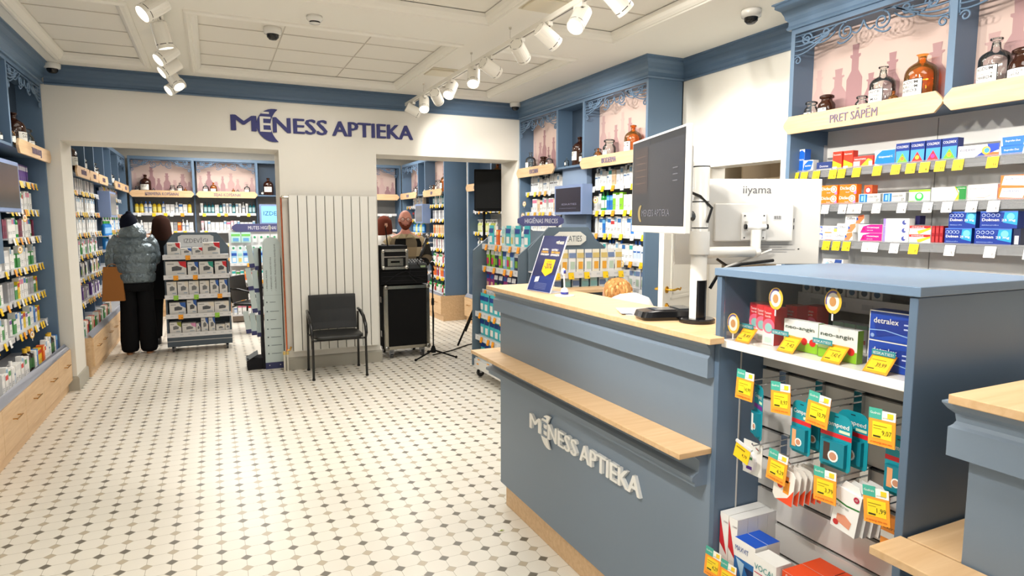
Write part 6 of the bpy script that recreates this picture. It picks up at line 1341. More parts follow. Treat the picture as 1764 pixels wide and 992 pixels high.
for s, x, z, h, c, w in (('MĒNESS', .055, .86, .015, (236, 230, 210), .062), ('KATRU', -.05, .735, .011, WH, .05), ('KATRU', .03, .735, .011, WH, .05), ('OTRDIENU', -.05, .69, .011, (246, 190, 60), .062), ('PIEKTDIENU', .042, .69, .011, (246, 190, 60), .072), ('SENIORIEM', -.045, .645, .011, WH, .07), ('ĢIMENĒM', .042, .645, .011, WH, .07), ('ATLAIDE', .016, .525, .008, (80, 60, 20), .042), ('-20%', .016, .42, .030, (50, 46, 70), .064)):
    p = pz(x, Hp * z, .0014); m.text(s, p, (1, 0, 0), up, h, c, w=w, bold=.02)
for k in range(6): m.add([pz(-.05, Hp * (.05 + .02 * k), .001), pz(.05, Hp * (.05 + .02 * k), .001), pz(.05, Hp * (.056 + .02 * k), .001), pz(-.05, Hp * (.056 + .02 * k), .001)], [(0, 1, 2, 3)], (110, 122, 170))
m.build('printed_card', ps, 'print')
m = MB(); b = .004
m.add([pz(-Wp / 2 - b, -.0, .002), pz(Wp / 2 + b, -.0, .002), pz(Wp / 2 + b, Hp + b, .002), pz(-Wp / 2 - b, Hp + b, .002)], [(0, 1, 2, 3)], (255, 255, 255)); m.build('acrylic_front', ps, 'pane')
m = MB(); 
for x in (-Wp / 2 - b, Wp / 2): m.add([pz(x, 0, .003), pz(x + b, 0, .003), pz(x + b, Hp, .003), pz(x, Hp, .003), pz(x, 0, -.003), pz(x + b, 0, -.003), pz(x + b, Hp, -.003), pz(x, Hp, -.003)], [(0, 1, 2, 3), (7, 6, 5, 4), (0, 3, 7, 4), (1, 5, 6, 2), (3, 2, 6, 7)], (214, 216, 226))
m.box(-Wp / 2, -.0, 0, Wp / 2, .08, .003, (214, 216, 226)); m.build('acrylic_frame', ps, 'gloss')
# rating device
rt = empty('terminal_pen_stand', (1.50, 2.60, 1.242)); tag(rt, 'small white stand with blue ball joint and wand on the counter', 'pen stand')
m = MB(); m.lathe([(0, 0), (.045, 0), (.043, .006), (0, .008)], (240, 238, 232), 24, sx=1.1); m.build('base', rt, 'gloss', smooth=True)
m = MB(); m.ball((.0, 0, .022), .019, (236, 236, 238), 16, 10); m.lathe([(.0192, .010), (.0195, .016), (.0192, .02)], (50, 60, 150), 16, (0, 0, 0)); m.build('ball_joint', rt, 'gloss', smooth=True)
m = MB(); m.tube([(0, 0, .03), (-.004, 0, .1)], .0035, (236, 236, 238), 10); m.build('wand', rt, 'gloss'); m = MB(); m.ball((-.006, 0, .115), .011, (236, 236, 240), 12, 8, sz=1.7); m.box(-.012, -.0112, .108, 0, -.009, .124, (60, 66, 150)); m.build('wand_head', rt, 'gloss', smooth=True)
# papers and holder
pf = empty('plastic_folder', (1.53, 1.99, 1.2425), R(-20)); tag(pf, 'clear plastic folder of papers lying on the oak counter', 'folder')
for k, (c, dx, rz) in enumerate((((226, 226, 230), 0, 0), ((214, 210, 214), .02, 6), ((206, 216, 228), -.01, -7), ((222, 200, 186), .03, 3))):
    m = MB(); m.box(-.11 + dx, -.075, .0025 * k, .10 + dx, .075, .0025 * k + .002, c); o = m.build('sheet', pf, 'gloss'); o.rotation_euler = (0, 0, R(rz))
bs = empty('card_terminal_dock', (1.49, 1.835, 1.2425), R(-14)); tag(bs, 'black plastic dock lying before the monitor pole on the counter', 'device')
m = MB(); m.loft([(0, 0, 0, .105, .05, .35), (0, 0, .012, .115, .055, .35), (.005, 0, .032, .112, .052, .35), (.02, 0, .036, .09, .045, .35)], (18, 18, 20), 32); m.build('body', bs, 'gloss', smooth=False)
m = MB(); m.box(-.06, -.035, .036, .02, .03, .038, (36, 36, 40)); m.box(.03, -.04, .036, .085, .045, .041, (46, 50, 54)); m.build('keypad', bs, 'gloss')
m = MB(); 
for x in (-.07, -.045): m.tube([(x, -.05, .014), (x, -.047, .014)], .004, (200, 200, 204), 8)
m.build('rivets', bs, 'metal')
# staff desk behind the counter
dk = empty('staff_desk', (2.48, 4.32, 0)); tag(dk, 'oak topped dark desk standing between the counter and the end display', 'desk')
m = MB(); m.box(-.1, 0, 1.02, .47, .22, 1.045, OK_); m.build('desk_top', dk, 'wood'); m = MB(); m.box(-.08, .02, 0, .45, .2, 1.02, (60, 70, 80)); m.build('desk_body', dk, 'paint')

# ---------------------------------------------------------------- cameras, smoke detector, vents
def dome(label, x, y, z=2.98, cat='security camera', s=1.0):
    r = empty('security_camera', (x, y, z)); tag(r, label, cat, 'dome cameras')
    m = MB(); m.lathe([(0, 0), (.062 * s, 0), (.066 * s, -.012), (.062 * s, -.045 * s), (.045 * s, -.05 * s)], (236, 234, 228), 24); m.build('housing', r, 'gloss', smooth=True)
    m = MB(); m.lathe([(.045 * s, -.048 * s), (.042 * s, -.07 * s), (.026 * s, -.086 * s), (0, -.09 * s)], (24, 24, 26), 20); m.build('dome_cover', r, 'gloss', smooth=True)
    m = MB(); m.ball((0, -.02 * s, -.068 * s), .016 * s, (90, 90, 90), 10, 6); m.build('lens', r, 'gloss')
dome('dome camera on the coffer panel above the wall lettering', .47, 5.2, 3.03)
dome('dome camera in the corner above the left wall shelving', -1.22, 6.94)
dome('dome camera in the far corner above the right wall shelving', 3.30, 6.92)
dome('dome camera near the ceiling above the doorway', 3.28, 3.26)
r = empty('smoke_detector', (.69, 4.62, 2.98)); tag(r, 'round white smoke detector on the ceiling beam', 'smoke detector')
m = MB(); m.lathe([(0, 0), (.052, 0), (.054, -.02), (.042, -.036), (.036, -.04), (.036, -.05), (0, -.054)], (238, 236, 230), 24); m.build('housing', r, 'gloss', smooth=True); m = MB(); m.lathe([(.0385, -.038), (.0385, -.047)], (40, 40, 42), 20, ang0=200, ang1=330); m.build('sensor_slot', r, 'matte')
for k, (x, y) in enumerate(((1.97, 5.78), (1.98, 3.72))):
    r = empty('ceiling_vent', (x, y, 2.98)); tag(r, f'cream slotted air vent on the ceiling at the {["far", "near"][k]} end of the right track', 'air vent')
    m = MB(); m.box(-.14, -.14, -.012, .14, .14, 0, (220, 212, 190)); m.build('plate', r, 'paint', bevel=.003); m = MB(); m.box(-.11, -.11, -.024, .11, .11, -.012, (228, 220, 198)); m.build('diffuser', r, 'paint', bevel=.003)

# ---------------------------------------------------------------- track lighting
def track(label, x, y0, y1, z, hooks):
    r = empty('lighting_track', (x, y0, z)); tag(r, label, 'track light rail')
    m = MB(); m.box(-.018, 0, -.017, .018, y1 - y0, .017, (240, 236, 226)); m.build('rail', r, 'gloss', bevel=.002)
    m = MB(); m.box(-.005, .02, -.0175, .005, y1 - y0 - .02, -.0165, (120, 116, 108)); m.build('rail_slot', r, 'matte')
    for h in hooks:
        m = MB(); m.tube([(0, h - y0, .017), (0, h - y0, 2.98 - z)], .0015, (190, 188, 180), 6); m.lathe([(.009, 2.98 - z - .012), (.011, 2.98 - z)], (220, 216, 206), 10, (0, h - y0, 0)); m.build('suspension_wire', r, 'metal')
track('white suspended lighting track over the service counter', 2.0, .2, 7.0, 2.875, (.6, 2.0, 3.2, 4.28, 5.04, 6.36))
track('white lighting track along the left side of the room', -.25, .6, 6.95, 2.93, (1.0, 3.0, 5.0, 6.8))
def spot(label, x, y, z, aim, ln=.17, rad=.052, power=None, on=True):
    a = Vector(aim).normalized(); r = empty('track_spotlight', (x, y, z)); tag(r, label, 'spotlight', 'white track spotlights')
    q = a.to_track_quat('-Z', 'Y'); piv = Vector((0, 0, -.085))
    m = MB(); m.box(-.014, -.05, -.03, .014, .05, -.0, (238, 234, 224)); m.box(-.006, -.035, -.034, .006, .035, -.03, (60, 58, 54)); m.build('track_adapter', r, 'gloss')
    m = MB(); m.tube([(0, 0, -.03), (0, 0, -.085)], .006, (236, 232, 222), 8); m.build('swivel_stem', r, 'gloss')
    m = MB(); m.lathe([(0, ln * .45), (rad * .9, ln * .45), (rad, ln * .42), (rad, -ln * .5), (rad * .94, -ln * .52), (rad * .9, -ln * .52), (rad * .86, -ln * .44)], (238, 234, 224), 26)
    o = m.build('lamp_barrel', r, 'gloss', smooth=False); o.location = piv; o.rotation_euler = q.to_euler()
    m = MB()
    for k in range(6): m.lathe([(rad * 1.004, -ln * .38), (rad * 1.004, -ln * .355)], (40, 36, 30), 6, ang0=60 * k + 4, ang1=60 * k + 50); m.lathe([(rad * .80, ln * .452), (rad * .86, ln * .452)], (40, 36, 30), 4, ang0=60 * k + 8, ang1=60 * k + 44)
    o = m.build('cooling_slots', r, 'matte'); o.location = piv; o.rotation_euler = q.to_euler()
    m = MB(); m.lathe([(0, -ln * .455), (rad * .87, -ln * .455)], (255, 248, 232), 26); o = m.build('glowing_lens', r, 'emit'); o.location = piv; o.rotation_euler = q.to_euler()
    p = Vector((x, y, z)) + piv + a * (ln * .60)
    light('spot_beam', 'SPOT', p, power or SPOT_W, a, size=.04, angle=64, blend=.55)
RT = 'on the counter side track'; LT = 'on the left track'
zt = 2.862
for k, (y, aim, pw) in enumerate(((6.75, (.9, -.1, -.45), 70), (6.35, (-.2, -.62, -.75), 50), (5.95, (.55, .80, -.34), 80), (5.55, (-.45, -.5, -.75), 45), (5.0, (-.25, -.55, -.8), 60), (4.65, (.92, .25, -.38), 95), (4.12, (.85, .75, -.5), 110), (3.72, (.80, .05, -.50), 110), (3.32, (-.55, -.35, -.75), 40), (2.95, (.8, .0, -.66), 30))):
    spot(f'white spotlight, {ORD[k]} from the far end {RT}', 2.0, y, zt, aim, power=pw)
for k, (y, aim, pw) in enumerate(((2.3, (.85, .05, -.70), 30), (1.7, (.85, .1, -.70), 30), (1.0, (.1, .2, -.95), 60))):
    spot(f'white spotlight, {ORD[k]} over the medicine wall {RT}', 2.0, y, zt, aim, power=pw)
for k, (y, aim, pw) in enumerate(((6.75, (-.75, -.35, -.62), 45), (6.45, (.45, -.45, -.75), 35), (5.95, (-.75, -.2, -.6), 50), (5.5, (-.7, -.3, -.65), 50), (4.95, (.25, .1, -1), 95), (4.35, (-.7, -.35, -.62), 55), (3.85, (.7, .35, -.7), 50), (2.9, (.93, .0, -.31), 235), (2.3, (.93, .0, -.31), 235), (1.6, (.93, .1, -.34), 235), (1.2, (.75, .0, -.66), 90), (.8, (.8, .28, -.38), 200))):
    spot(f'white spotlight, {ORD[k]} from the far end {LT}', -.25, y, 2.915, aim, power=pw)
r = spot('white double spotlight hanging in the rear room beyond the left opening', .02, 9.22, 2.75, (-.4, -.6, -.7), power=40)
r = spot('white spotlight hanging beside the double one in the rear room', -.12, 9.22, 2.75, (.5, .5, -.7), power=40)
m = MB(); m.box(-.3, 9.2, 2.75, .3, 9.24, 2.79, (238, 234, 224)); m.box(-.005, 9.2, 2.79, .005, 9.24, 2.9, (238, 234, 224)); o = m.build('lighting_track', mat='gloss'); tag(o, 'short white lighting track in the rear room', 'track light rail')
# ---------------------------------------------------------------- round yellow shelf wobblers and a stray leaf
def wob():
    m = MB(); d = lambda r, y, c, n=20, a0=0, a1=360: m.add([(r * .78 * math.cos(R(a0 + (a1 - a0) * i / n)), y, r * math.sin(R(a0 + (a1 - a0) * i / n))) for i in range(n + 1)] + [(0, y, 0)], [tuple(range(n + 2))], c)
    m.prism([(.0312 * math.cos(i * .314), .04 * math.sin(i * .314)) for i in range(20)], 'y', 0, .0008, (244, 196, 60))
    d(.036, -.0004, (96, 84, 150), 20, 60, 200); d(.029, -.0008, (246, 240, 226)); d(.016, -.0012, (206, 150, 90)); m.box(-.003, 0, -.062, .003, .0006, -.036, (236, 236, 236)); return m
proto('wob', wob, 'shelf_wobbler')
for k, (Mx, x, y, z, rz, lab) in enumerate(((MD, ud(1.299), .022, 1.378, 0, 'round yellow wobbler behind the glass above the red cartons'), (MD, ud(1.115), .022, 1.391, 0, 'round yellow wobbler behind the glass above the lozenge cartons'), (MD, ud(1.458), .022, 1.283, 0, 'round yellow wobbler in the far corner behind the glass'),
        (MR1, .10, .02, 1.80, .5, 'round yellow wobbler at the far end of the right wall shelving, top shelf'), (MR1, .06, .02, 1.66, .5, 'round yellow wobbler at the far end of the right wall shelving, second shelf'), (MR1, 1.69, .02, 1.80, .5, 'round yellow wobbler on the top shelf of the near bay'), (MR1, 2.18, .0, 1.20, .4, 'round yellow wobbler on the fourth shelf of the near bay'),
        (ML1, 6.16 - 4.35, .0, 1.62, -.4, 'round yellow wobbler on the upper shelves of the left wall'), (ML1, 5.95 - 4.35, .0, 1.38, -.4, 'round yellow wobbler below the black screen of the left wall'), (ML1, 6.10 - 4.35, .0, .70, -.4, 'round yellow wobbler near the drawers of the left wall'))):
    o = place('wob', Mx, x, y, z, lab, 'wobbler', 'round yellow shelf wobblers', rz); o.scale = (.8, .8, .8)
m = MB(); m.add([(0, 0, .002), (.012, .006, .006), (.03, .0, .003), (.012, -.007, .007), (.012, 0, .003)], [(0, 4, 1), (1, 4, 2), (2, 4, 3), (3, 4, 0)], (150, 165, 50)); m.tube([(0, 0, .002), (-.01, .003, .003)], .001, (130, 140, 50), 5)
m.v = [(x + 1.27, y + 2.85, z) for x, y, z in m.v]; o = m.build('fallen_leaf', mat='matte'); tag(o, 'tiny green leaf lying on the tiles near the counter plinth', 'leaf')
# ---------------------------------------------------------------- people
def skin_body(name, joints, edges, parent, mat, col, sub=2):
    """joints: {name: (x,y,z,r)}; one continuous skinned surface rooted at the first joint"""
    keys = list(joints); me = bpy.data.meshes.new(name); me.from_pydata([joints[k][:3] for k in keys], [(keys.index(a), keys.index(b)) for a, b in edges], [])
    o = bpy.data.objects.new(name, me); COL.objects.link(o)
    bm = bmesh.new(); bm.from_mesh(me); ly = bm.verts.layers.skin.verify(); bm.verts.ensure_lookup_table()
    for i, k in enumerate(keys):
        r = joints[k][3]; bm.verts[i][ly].radius = (r, r) if not isinstance(r, tuple) else r; bm.verts[i][ly].use_root = i == 0
    bm.to_mesh(me); bm.free()
    sk = o.modifiers.new('skin', 'SKIN'); sk.use_smooth_shade = True; sb = o.modifiers.new('sub', 'SUBSURF'); sb.levels = sub; sb.render_levels = sub
    m_ = bpy.data.materials.new(name + '_tone'); m_.use_nodes = True; b = m_.node_tree.nodes['Principled BSDF']; b.inputs['Base Color'].default_value = (*lin(col), 1); b.inputs['Roughness'].default_value = .55
    me.materials.append(m_ if mat is None else M[mat])
    if parent: o.parent = parent
    return o
def head(parent, c, s, yaw, skin, face=True, name='head', tone2=None):
    """ellipsoid head with jaw, nose, ears; faces local -y turned by yaw"""
    def fn(x, y, z):
        t = z / s
        k = 1.0 - .22 * max(0, -t - .1) * 1.2; x *= k * .80; y *= .98 * (1 - .1 * max(0, -t))
        if y < 0: y *= .97; y -= .012 * s * 8 * math.exp(-((x / (.12 * s)) ** 2) - (((z + .12 * s) / (.16 * s)) ** 2)) * (1 if face else 0) * .9
        if y < 0: y += .035 * s * math.exp(-(((abs(x) - .3 * s) / (.16 * s)) ** 2) - ((z - .08 * s) / (.1 * s)) ** 2) * (1 if face else 0)
        if y < 0 and t < -.5: y -= .05 * s * math.exp(-((x / (.25 * s)) ** 2))
        return x, y, z * 1.18
    m = MB(); m.ball((0, 0, 0), s, skin, 32, 24, fn=fn)
    for sx in (-1, 1): m.ball((sx * s * .80, .05 * s, -.03 * s), s * .22, skin, 10, 8, sx=.35, sy=.6, sz=1.1)
    o = m.build(name, parent, 'skin', smooth=True); o.location = c; o.rotation_euler = (0, 0, yaw); return o
# woman in puffer jacket, seen from behind
Wm = empty('person', (-.865, 8.75, 0)); Wm.scale = (.86, .92, 1); tag(Wm, 'person in shiny grey puffer jacket and dark beanie, back turned, holding a paper bag', 'person')
SK = (206, 160, 138)
J = dict(pel=(0, .02, .92, .13), sp=(0, .02, 1.12, .12), ch=(0, .02, 1.32, .13), nk=(0, .02, 1.45, .05), hd=(0, .0, 1.56, .07),
         hl=(-.10, .02, .88, .10), kl=(-.11, 0, .50, .07), al=(-.12, .02, .09, .045), tl_=(-.12, .12, .04, .035), hr=(.10, .02, .88, .10), kr=(.11, 0, .5, .07), ar=(.12, .02, .09, .045), tr=(.12, .12, .04, .035),
         sl=(-.18, .02, 1.38, .06), el=(-.26, .0, 1.12, .045), wl=(-.25, -.04, .92, .03), sr=(.18, .02, 1.38, .06), er=(.26, .06, 1.13, .045), wr=(.22, .22, 1.1, .03))
E_ = [('pel', 'sp'), ('sp', 'ch'), ('ch', 'nk'), ('nk', 'hd'), ('pel', 'hl'), ('hl', 'kl'), ('kl', 'al'), ('al', 'tl_'), ('pel', 'hr'), ('hr', 'kr'), ('kr', 'ar'), ('ar', 'tr'), ('ch', 'sl'), ('sl', 'el'), ('el', 'wl'), ('ch', 'sr'), ('sr', 'er'), ('er', 'wr')]
skin_body('body', J, E_, Wm, None, SK)
PF = (112, 126, 134); PF2 = (84, 96, 104)
def puffer(parent, z0, z1, prof, col, col2, n=7, seg=28, name='puffer_jacket'):
    m = MB(); rings = []; cols = []
    for i in range(n):
        for t in (0, .12, .3, .5, .7, .88):
            f = (i + t) / n; z = z0 + (z1 - z0) * f; cx, cy, rx, ry = prof(f); b = .012 * math.sin(math.pi * t) ** .5 if t else -.012
            rings.append((cx, cy, z, rx + b, ry + b, .85)); cols.append(col2 if t in (0, .88) else col)
    cx, cy, rx, ry = prof(1); rings.append((cx, cy, z1, rx * .9, ry * .9, .85))
    m.loft(rings, col, seg, cols=None); o = m.build(name, parent, 'puffer', smooth=True); return o
def prof(f):
    rx = .225 + .03 * math.sin(f * math.pi) if f < .72 else .245 - (f - .72) * .42; ry = .155 + .025 * math.sin(f * math.pi) if f < .75 else .165 - (f - .75) * .25
    return 0, .02, rx, ry
puffer(Wm, .86, 1.45, prof, PF, PF2, 5)
def sleeve(pts, rs, col, parent, name='sleeve', n=5):
    P = [Vector(p) for p in pts]; out = []; rr = []
    for i in range(len(P) - 1):
        for k in range(n * 4):
            t = k / (n * 4); out.append(P[i].lerp(P[i + 1], t)); rr.append(rs[i] + (rs[i + 1] - rs[i]) * t + .007 * abs(math.sin(math.pi * t * 2)) - .003)
    out.append(P[-1]); rr.append(rs[-1] * .9); m = MB(); m.tube(out, rr, col, 18); return m.build(name, parent, 'puffer', smooth=True)
sleeve([(-.17, .02, 1.40), (-.235, .02, 1.30), (-.275, .0, 1.12), (-.262, -.04, .955)], [.07, .085, .078, .055], PF, Wm)
sleeve([(.17, .02, 1.40), (.225, .04, 1.30), (.25, .1, 1.14), (.21, .24, 1.10)], [.07, .08, .07, .055], PF, Wm)
m = MB(); m.loft([(0, -.0, 1.38, .10, .10), (0, -.05, 1.41, .17, .115), (0, -.055, 1.46, .165, .12), (.0, -.03, 1.51, .135, .115), (0, .0, 1.55, .10, .10), (0, .01, 1.57, .085, .085)], PF, 24); m.build('hood', Wm, 'puffer', smooth=True)
m = MB(); m.loft([(-.03, 0, 1.47, .088, .10), (-.035, 0, 1.50, .108, .115), (-.04, 0, 1.54, .112, .12), (-.042, 0, 1.60, .106, .113), (-.04, 0, 1.65, .085, .09), (-.038, 0, 1.675, .05, .055), (-.036, 0, 1.685, .038, .04), (-.035, 0, 1.70, .034, .036), (-.035, 0, 1.712, .012, .012)], (20, 22, 36), 24); m.build('beanie', Wm, 'fabric', smooth=True)
TR = (24, 24, 26)
m = MB(); m.loft([(0, .02, .87, .21, .145, .8), (0, .02, .80, .215, .15, .8), (0, .02, .76, .2, .14, .8)], TR, 24)
for s in (-1, 1): m.loft([(s * .10, .02, .80, .105, .12), (s * .105, .01, .55, .105, .105), (s * .11, .0, .35, .11, .105), (s * .115, .0, .16, .115, .11), (s * .115, .01, .06, .108, .11), (s * .115, .01, .03, .09, .1)], TR, 18)
m.build('wide_trousers', Wm, 'fabric', smooth=True)
for s in (-1, 1):
    m = MB(); m.loft([(s * .12, .05, .0, .046, .13, .8), (s * .12, .05, .018, .048, .132, .8), (s * .12, .05, .02, .044, .125, .8), (s * .12, .03, .07, .04, .09, .8)], (120, 78, 50), 18, cols=[(170, 120, 80), (120, 78, 50), (120, 78, 50)]); m.build('shoe', Wm, 'leather', smooth=True)
def hand(parent, c, d, side, skin=SK, curl=.6, s=1.0, name='hand', yaw=0):
    """palm with five bent fingers; hangs along -z from c"""
    m = MB(); m.loft([(0, 0, 0, .024 * s, .016 * s), (0, 0, -.02 * s, .03 * s, .017 * s), (0, 0, -.06 * s, .04 * s, .015 * s), (0, 0, -.085 * s, .038 * s, .012 * s)], skin, 14)
    for k in range(4):
        x = (-.028 + .0187 * k) * s; L = (.062, .072, .068, .054)[k] * s; a = 0; p = Vector((x, 0, -.08 * s)); P = [p.copy()]
        for j in range(3):
            a += curl * (.7, 1.0, .8)[j]; p = p + Vector((0, -math.sin(a), -math.cos(a))) * L * (.42, .32, .26)[j]; P.append(p.copy())
        m.tube(P, [.0095 * s, .009 * s, .008 * s, .006 * s], skin, 8)
    m.tube([Vector((side * .028 * s, -.004, -.03 * s)), Vector((side * .05 * s, -.015 * s, -.055 * s)), Vector((side * .048 * s, -.035 * s, -.08 * s))], [.011 * s, .010 * s, .007 * s], skin, 8)
    o = m.build(name, parent, 'skin', smooth=True); o.location = c; o.rotation_euler = d; return o
hand(Wm, (-.262, -.04, .975), (0, 0, R(90)), 1, curl=1.0); hand(Wm, (.205, .25, 1.10), (R(75), 0, 0), -1, curl=.5)
bg = empty('paper_bag', (-1.085, 8.67, .66), R(-6)); tag(bg, 'brown paper carrier bag hanging from the hand of the person in grey puffer', 'bag')
m = MB(); KR = (168, 110, 58); bw, bd, bh = .115, .05, .40
m.add([(-bw, -bd, 0), (bw, -bd, 0), (bw, bd, 0), (-bw, bd, 0), (-bw * .9, -bd * .5, bh * .6), (bw * .9, -bd * .5, bh * .6), (bw * .9, bd * .5, bh * .6), (-bw * .9, bd * .5, bh * .6), (-bw * .8, -.018, bh), (bw * .8, -.018, bh), (bw * .8, .018, bh), (-bw * .8, .018, bh)],
      [(3, 2, 1, 0), (0, 1, 5, 4), (2, 3, 7, 6), (1, 2, 6, 5), (3, 0, 4, 7), (4, 5, 9, 8), (6, 7, 11, 10), (5, 6, 10, 9), (7, 4, 8, 11)], KR); m.build('bag_body', bg, 'matte')
for y in (-.018, .018): m = MB(); m.tube([(-.05, y, bh - .02), (-.04, y * .5, bh + .02), (.0, 0, bh + .035), (.04, y * .5, bh + .02), (.05, y, bh - .02)], .004, (190, 136, 84), 6); m.build('handle', bg, 'matte')
# second woman, mostly hidden
W2 = empty('person', (-.60, 9.32, 0)); tag(W2, 'person with long dark hair in black coat, mostly hidden behind the grey puffer', 'person')
skin_body('body', J, E_, W2, None, SK)
m = MB(); m.loft([(0, .0, .60, .20, .15), (0, 0, .9, .19, .14), (0, 0, 1.1, .18, .13), (0, 0, 1.3, .20, .14), (0, 0, 1.40, .17, .11), (0, 0, 1.45, .07, .06)], (26, 26, 28), 24); m.build('coat', W2, 'fabric', smooth=True)
for s in (-1, 1): m = MB(); m.tube([(s * .17, 0, 1.38), (s * .24, .0, 1.14), (s * .22 + 0, .12, .97)], [.065, .055, .045], (26, 26, 28), 14); m.build('sleeve', W2, 'fabric', smooth=True)
m = MB(); 
for s in (-1, 1): m.loft([(s * .09, .02, .85, .10, .12), (s * .10, .0, .5, .07, .08), (s * .11, .0, .1, .05, .06)], TR, 16)
m.build('trousers', W2, 'fabric', smooth=True)
for s in (-1, 1): m = MB(); m.loft([(s * .12, .05, .0, .046, .13, .8), (s * .12, .04, .03, .046, .12, .8), (s * .12, .02, .1, .045, .07)], (30, 28, 28), 16); m.build('shoe', W2, 'leather', smooth=True)
head(W2, (0, .03, 1.54), .095, 0, SK)
m = MB(); m.loft([(.05, -.05, 1.16, .04, .03), (.03, -.05, 1.24, .09, .07), (0, -.03, 1.40, .12, .10), (0, -.0, 1.52, .112, .115), (0, .01, 1.6, .10, .11), (0, .01, 1.655, .06, .07), (0, .01, 1.67, .01, .01)], (52, 32, 26), 20); m.build('long_hair', W2, 'fabric', smooth=True)

# bearded man behind the cases
Mn = empty('person', (2.24, 7.98, 0), R(-14)); tag(Mn, 'bald bearded person with round glasses and checked shirt behind the flight case', 'person')
SKM = (206, 140, 122)
JM = dict(pel=(0, .02, .90, .13), sp=(0, .02, 1.08, .13), ch=(0, .02, 1.28, .14), nk=(0, .02, 1.44, .055), hd=(0, .0, 1.52, .065),
          hl=(-.10, .02, .86, .10), kl=(-.11, 0, .48, .07), al=(-.12, .02, .09, .045), tl_=(-.12, -.1, .04, .035), hr=(.10, .02, .86, .10), kr=(.11, 0, .48, .07), ar=(.12, .02, .09, .045), tr=(.12, -.1, .04, .035),
          sl=(-.19, .02, 1.34, .065), el=(-.27, -.02, 1.1, .05), wl=(-.16, -.24, 1.08, .03), sr=(.19, .02, 1.34, .065), er=(.27, -.02, 1.1, .05), wr=(.18, -.24, 1.08, .03))
skin_body('body', JM, E_, Mn, None, SKM)
# checked overshirt: plaid bands laid in the cloth
m = MB(); rings = []; cols = []
zs_ = [.82, .90, .98, 1.06, 1.14, 1.20, 1.26, 1.32, 1.37, 1.40, 1.425]; rx_ = [.20, .20, .2, .2, .205, .215, .225, .225, .20, .15, .09]; ry_ = [.14, .14, .14, .14, .145, .15, .15, .14, .12, .10, .08]
seg = 28; b0 = len(m.v)
for z, rx, ry in zip(zs_, rx_, ry_):
    for k in range(seg): a = 2 * math.pi * k / seg; m.v.append((rx * math.cos(a), .02 + ry * math.sin(a), z))
pal = [(150, 132, 104), (44, 42, 38), (110, 98, 80), (24, 24, 24)]
for i in range(len(zs_) - 1):
    for k in range(seg):
        c = pal[(0 if (k // 3) % 2 else 1) + (2 if (i // 2) % 2 else 0)] if (k // 3) % 2 or (i // 2) % 2 else (176, 160, 130)
        m.f.append((b0 + i * seg + k, b0 + i * seg + (k + 1) % seg, b0 + (i + 1) * seg + (k + 1) % seg, b0 + (i + 1) * seg + k)); m.c.append(lin(c)); m.m.append(0)
m.build('checked_shirt', Mn, 'fabric', smooth=True)
for s in (-1, 1):
    P = [(s * .16, .02, 1.37), (s * .235, .02, 1.28), (s * .275, -.0, 1.12), (s * .24, -.13, 1.07), (s * .175, -.22, 1.09)]
    for q in range(4):
        m = MB(); a, b = Vector(P[q]), Vector(P[q + 1]); r0, r1 = [.06, .075, .068, .058, .045][q:q + 2]; m.tube([a, a.lerp(b, .5), b], [r0, (r0 + r1) / 2, r1], pal[q] if q else (168, 152, 122), 14, caps=True); m.build('sleeve_panel', Mn, 'fabric', smooth=True)
    hand(Mn, (s * .175, -.23, 1.09), (R(-80), 0, 0), -s, skin=SKM, curl=.5)
m = MB(); m.prism([(-.10, 1.385), (-.05, 1.44), (0, 1.375)], 'y', -.125, -.10, (176, 162, 132)); m.prism([(.10, 1.385), (.05, 1.44), (0, 1.375)], 'y', -.125, -.10, (176, 162, 132)); m.build('collar', Mn, 'fabric')
m = MB(); m.loft([(0, .02, .86, .18, .13), (0, .02, .78, .185, .135)], (30, 32, 40), 20)
for s in (-1, 1): m.loft([(s * .10, .02, .82, .10, .12), (s * .105, .0, .5, .085, .09), (s * .115, .0, .08, .065, .075)], (30, 32, 40), 16)
m.build('trousers', Mn, 'fabric', smooth=True)
for s in (-1, 1): m = MB(); m.loft([(s * .12, -.04, .0, .046, .13, .8), (s * .12, -.04, .03, .046, .12, .8), (s * .12, -.01, .09, .045, .07)], (30, 28, 28), 16); m.build('shoe', Mn, 'leather', smooth=True)
hd = head(Mn, (0, .0, 1.602), .106, 0, SKM)
m = MB()
for sx in (-1, 1):
    m.ball((sx * .033, -.092, .012), .011, (236, 230, 226), 10, 8, sy=.5); m.ball((sx * .033, -.0975, .012), .005, (50, 40, 36), 8, 6, sy=.4)
m.build('eyes', hd, 'gloss', smooth=True)
m = MB()
for sx in (-1, 1): m.tube([(sx * .036 + .027 * math.cos(i * .3927), -.108, .010 + .024 * math.sin(i * .3927)) for i in range(16)], .0024, (26, 24, 26), 6, closed=True)
m.tube([(-.010, -.109, .014), (0, -.112, .018), (.010, -.109, .014)], .0022, (26, 24, 26), 6); m.tube([(-.063, -.106, .014), (-.085, -.05, .012), (-.088, .0, .005)], .002, (26, 24, 26), 6); m.tube([(.063, -.106, .014), (.085, -.05, .012), (.088, .0, .005)], .002, (26, 24, 26), 6)
m.build('round_glasses', hd, 'gloss')
def bf(x, y, z):
    s = .106; k = 1 - .22 * max(0, -z / s - .1) * 1.2; return x * k * .86, y * 1.03 - (.008 if y < 0 else 0), z * 1.25
mbd = MB(); mbd.ball((0, 0, 0), .106, (112, 58, 42), 28, 22, fn=bf)
keep = []; nf = []; nc = []; nm = []
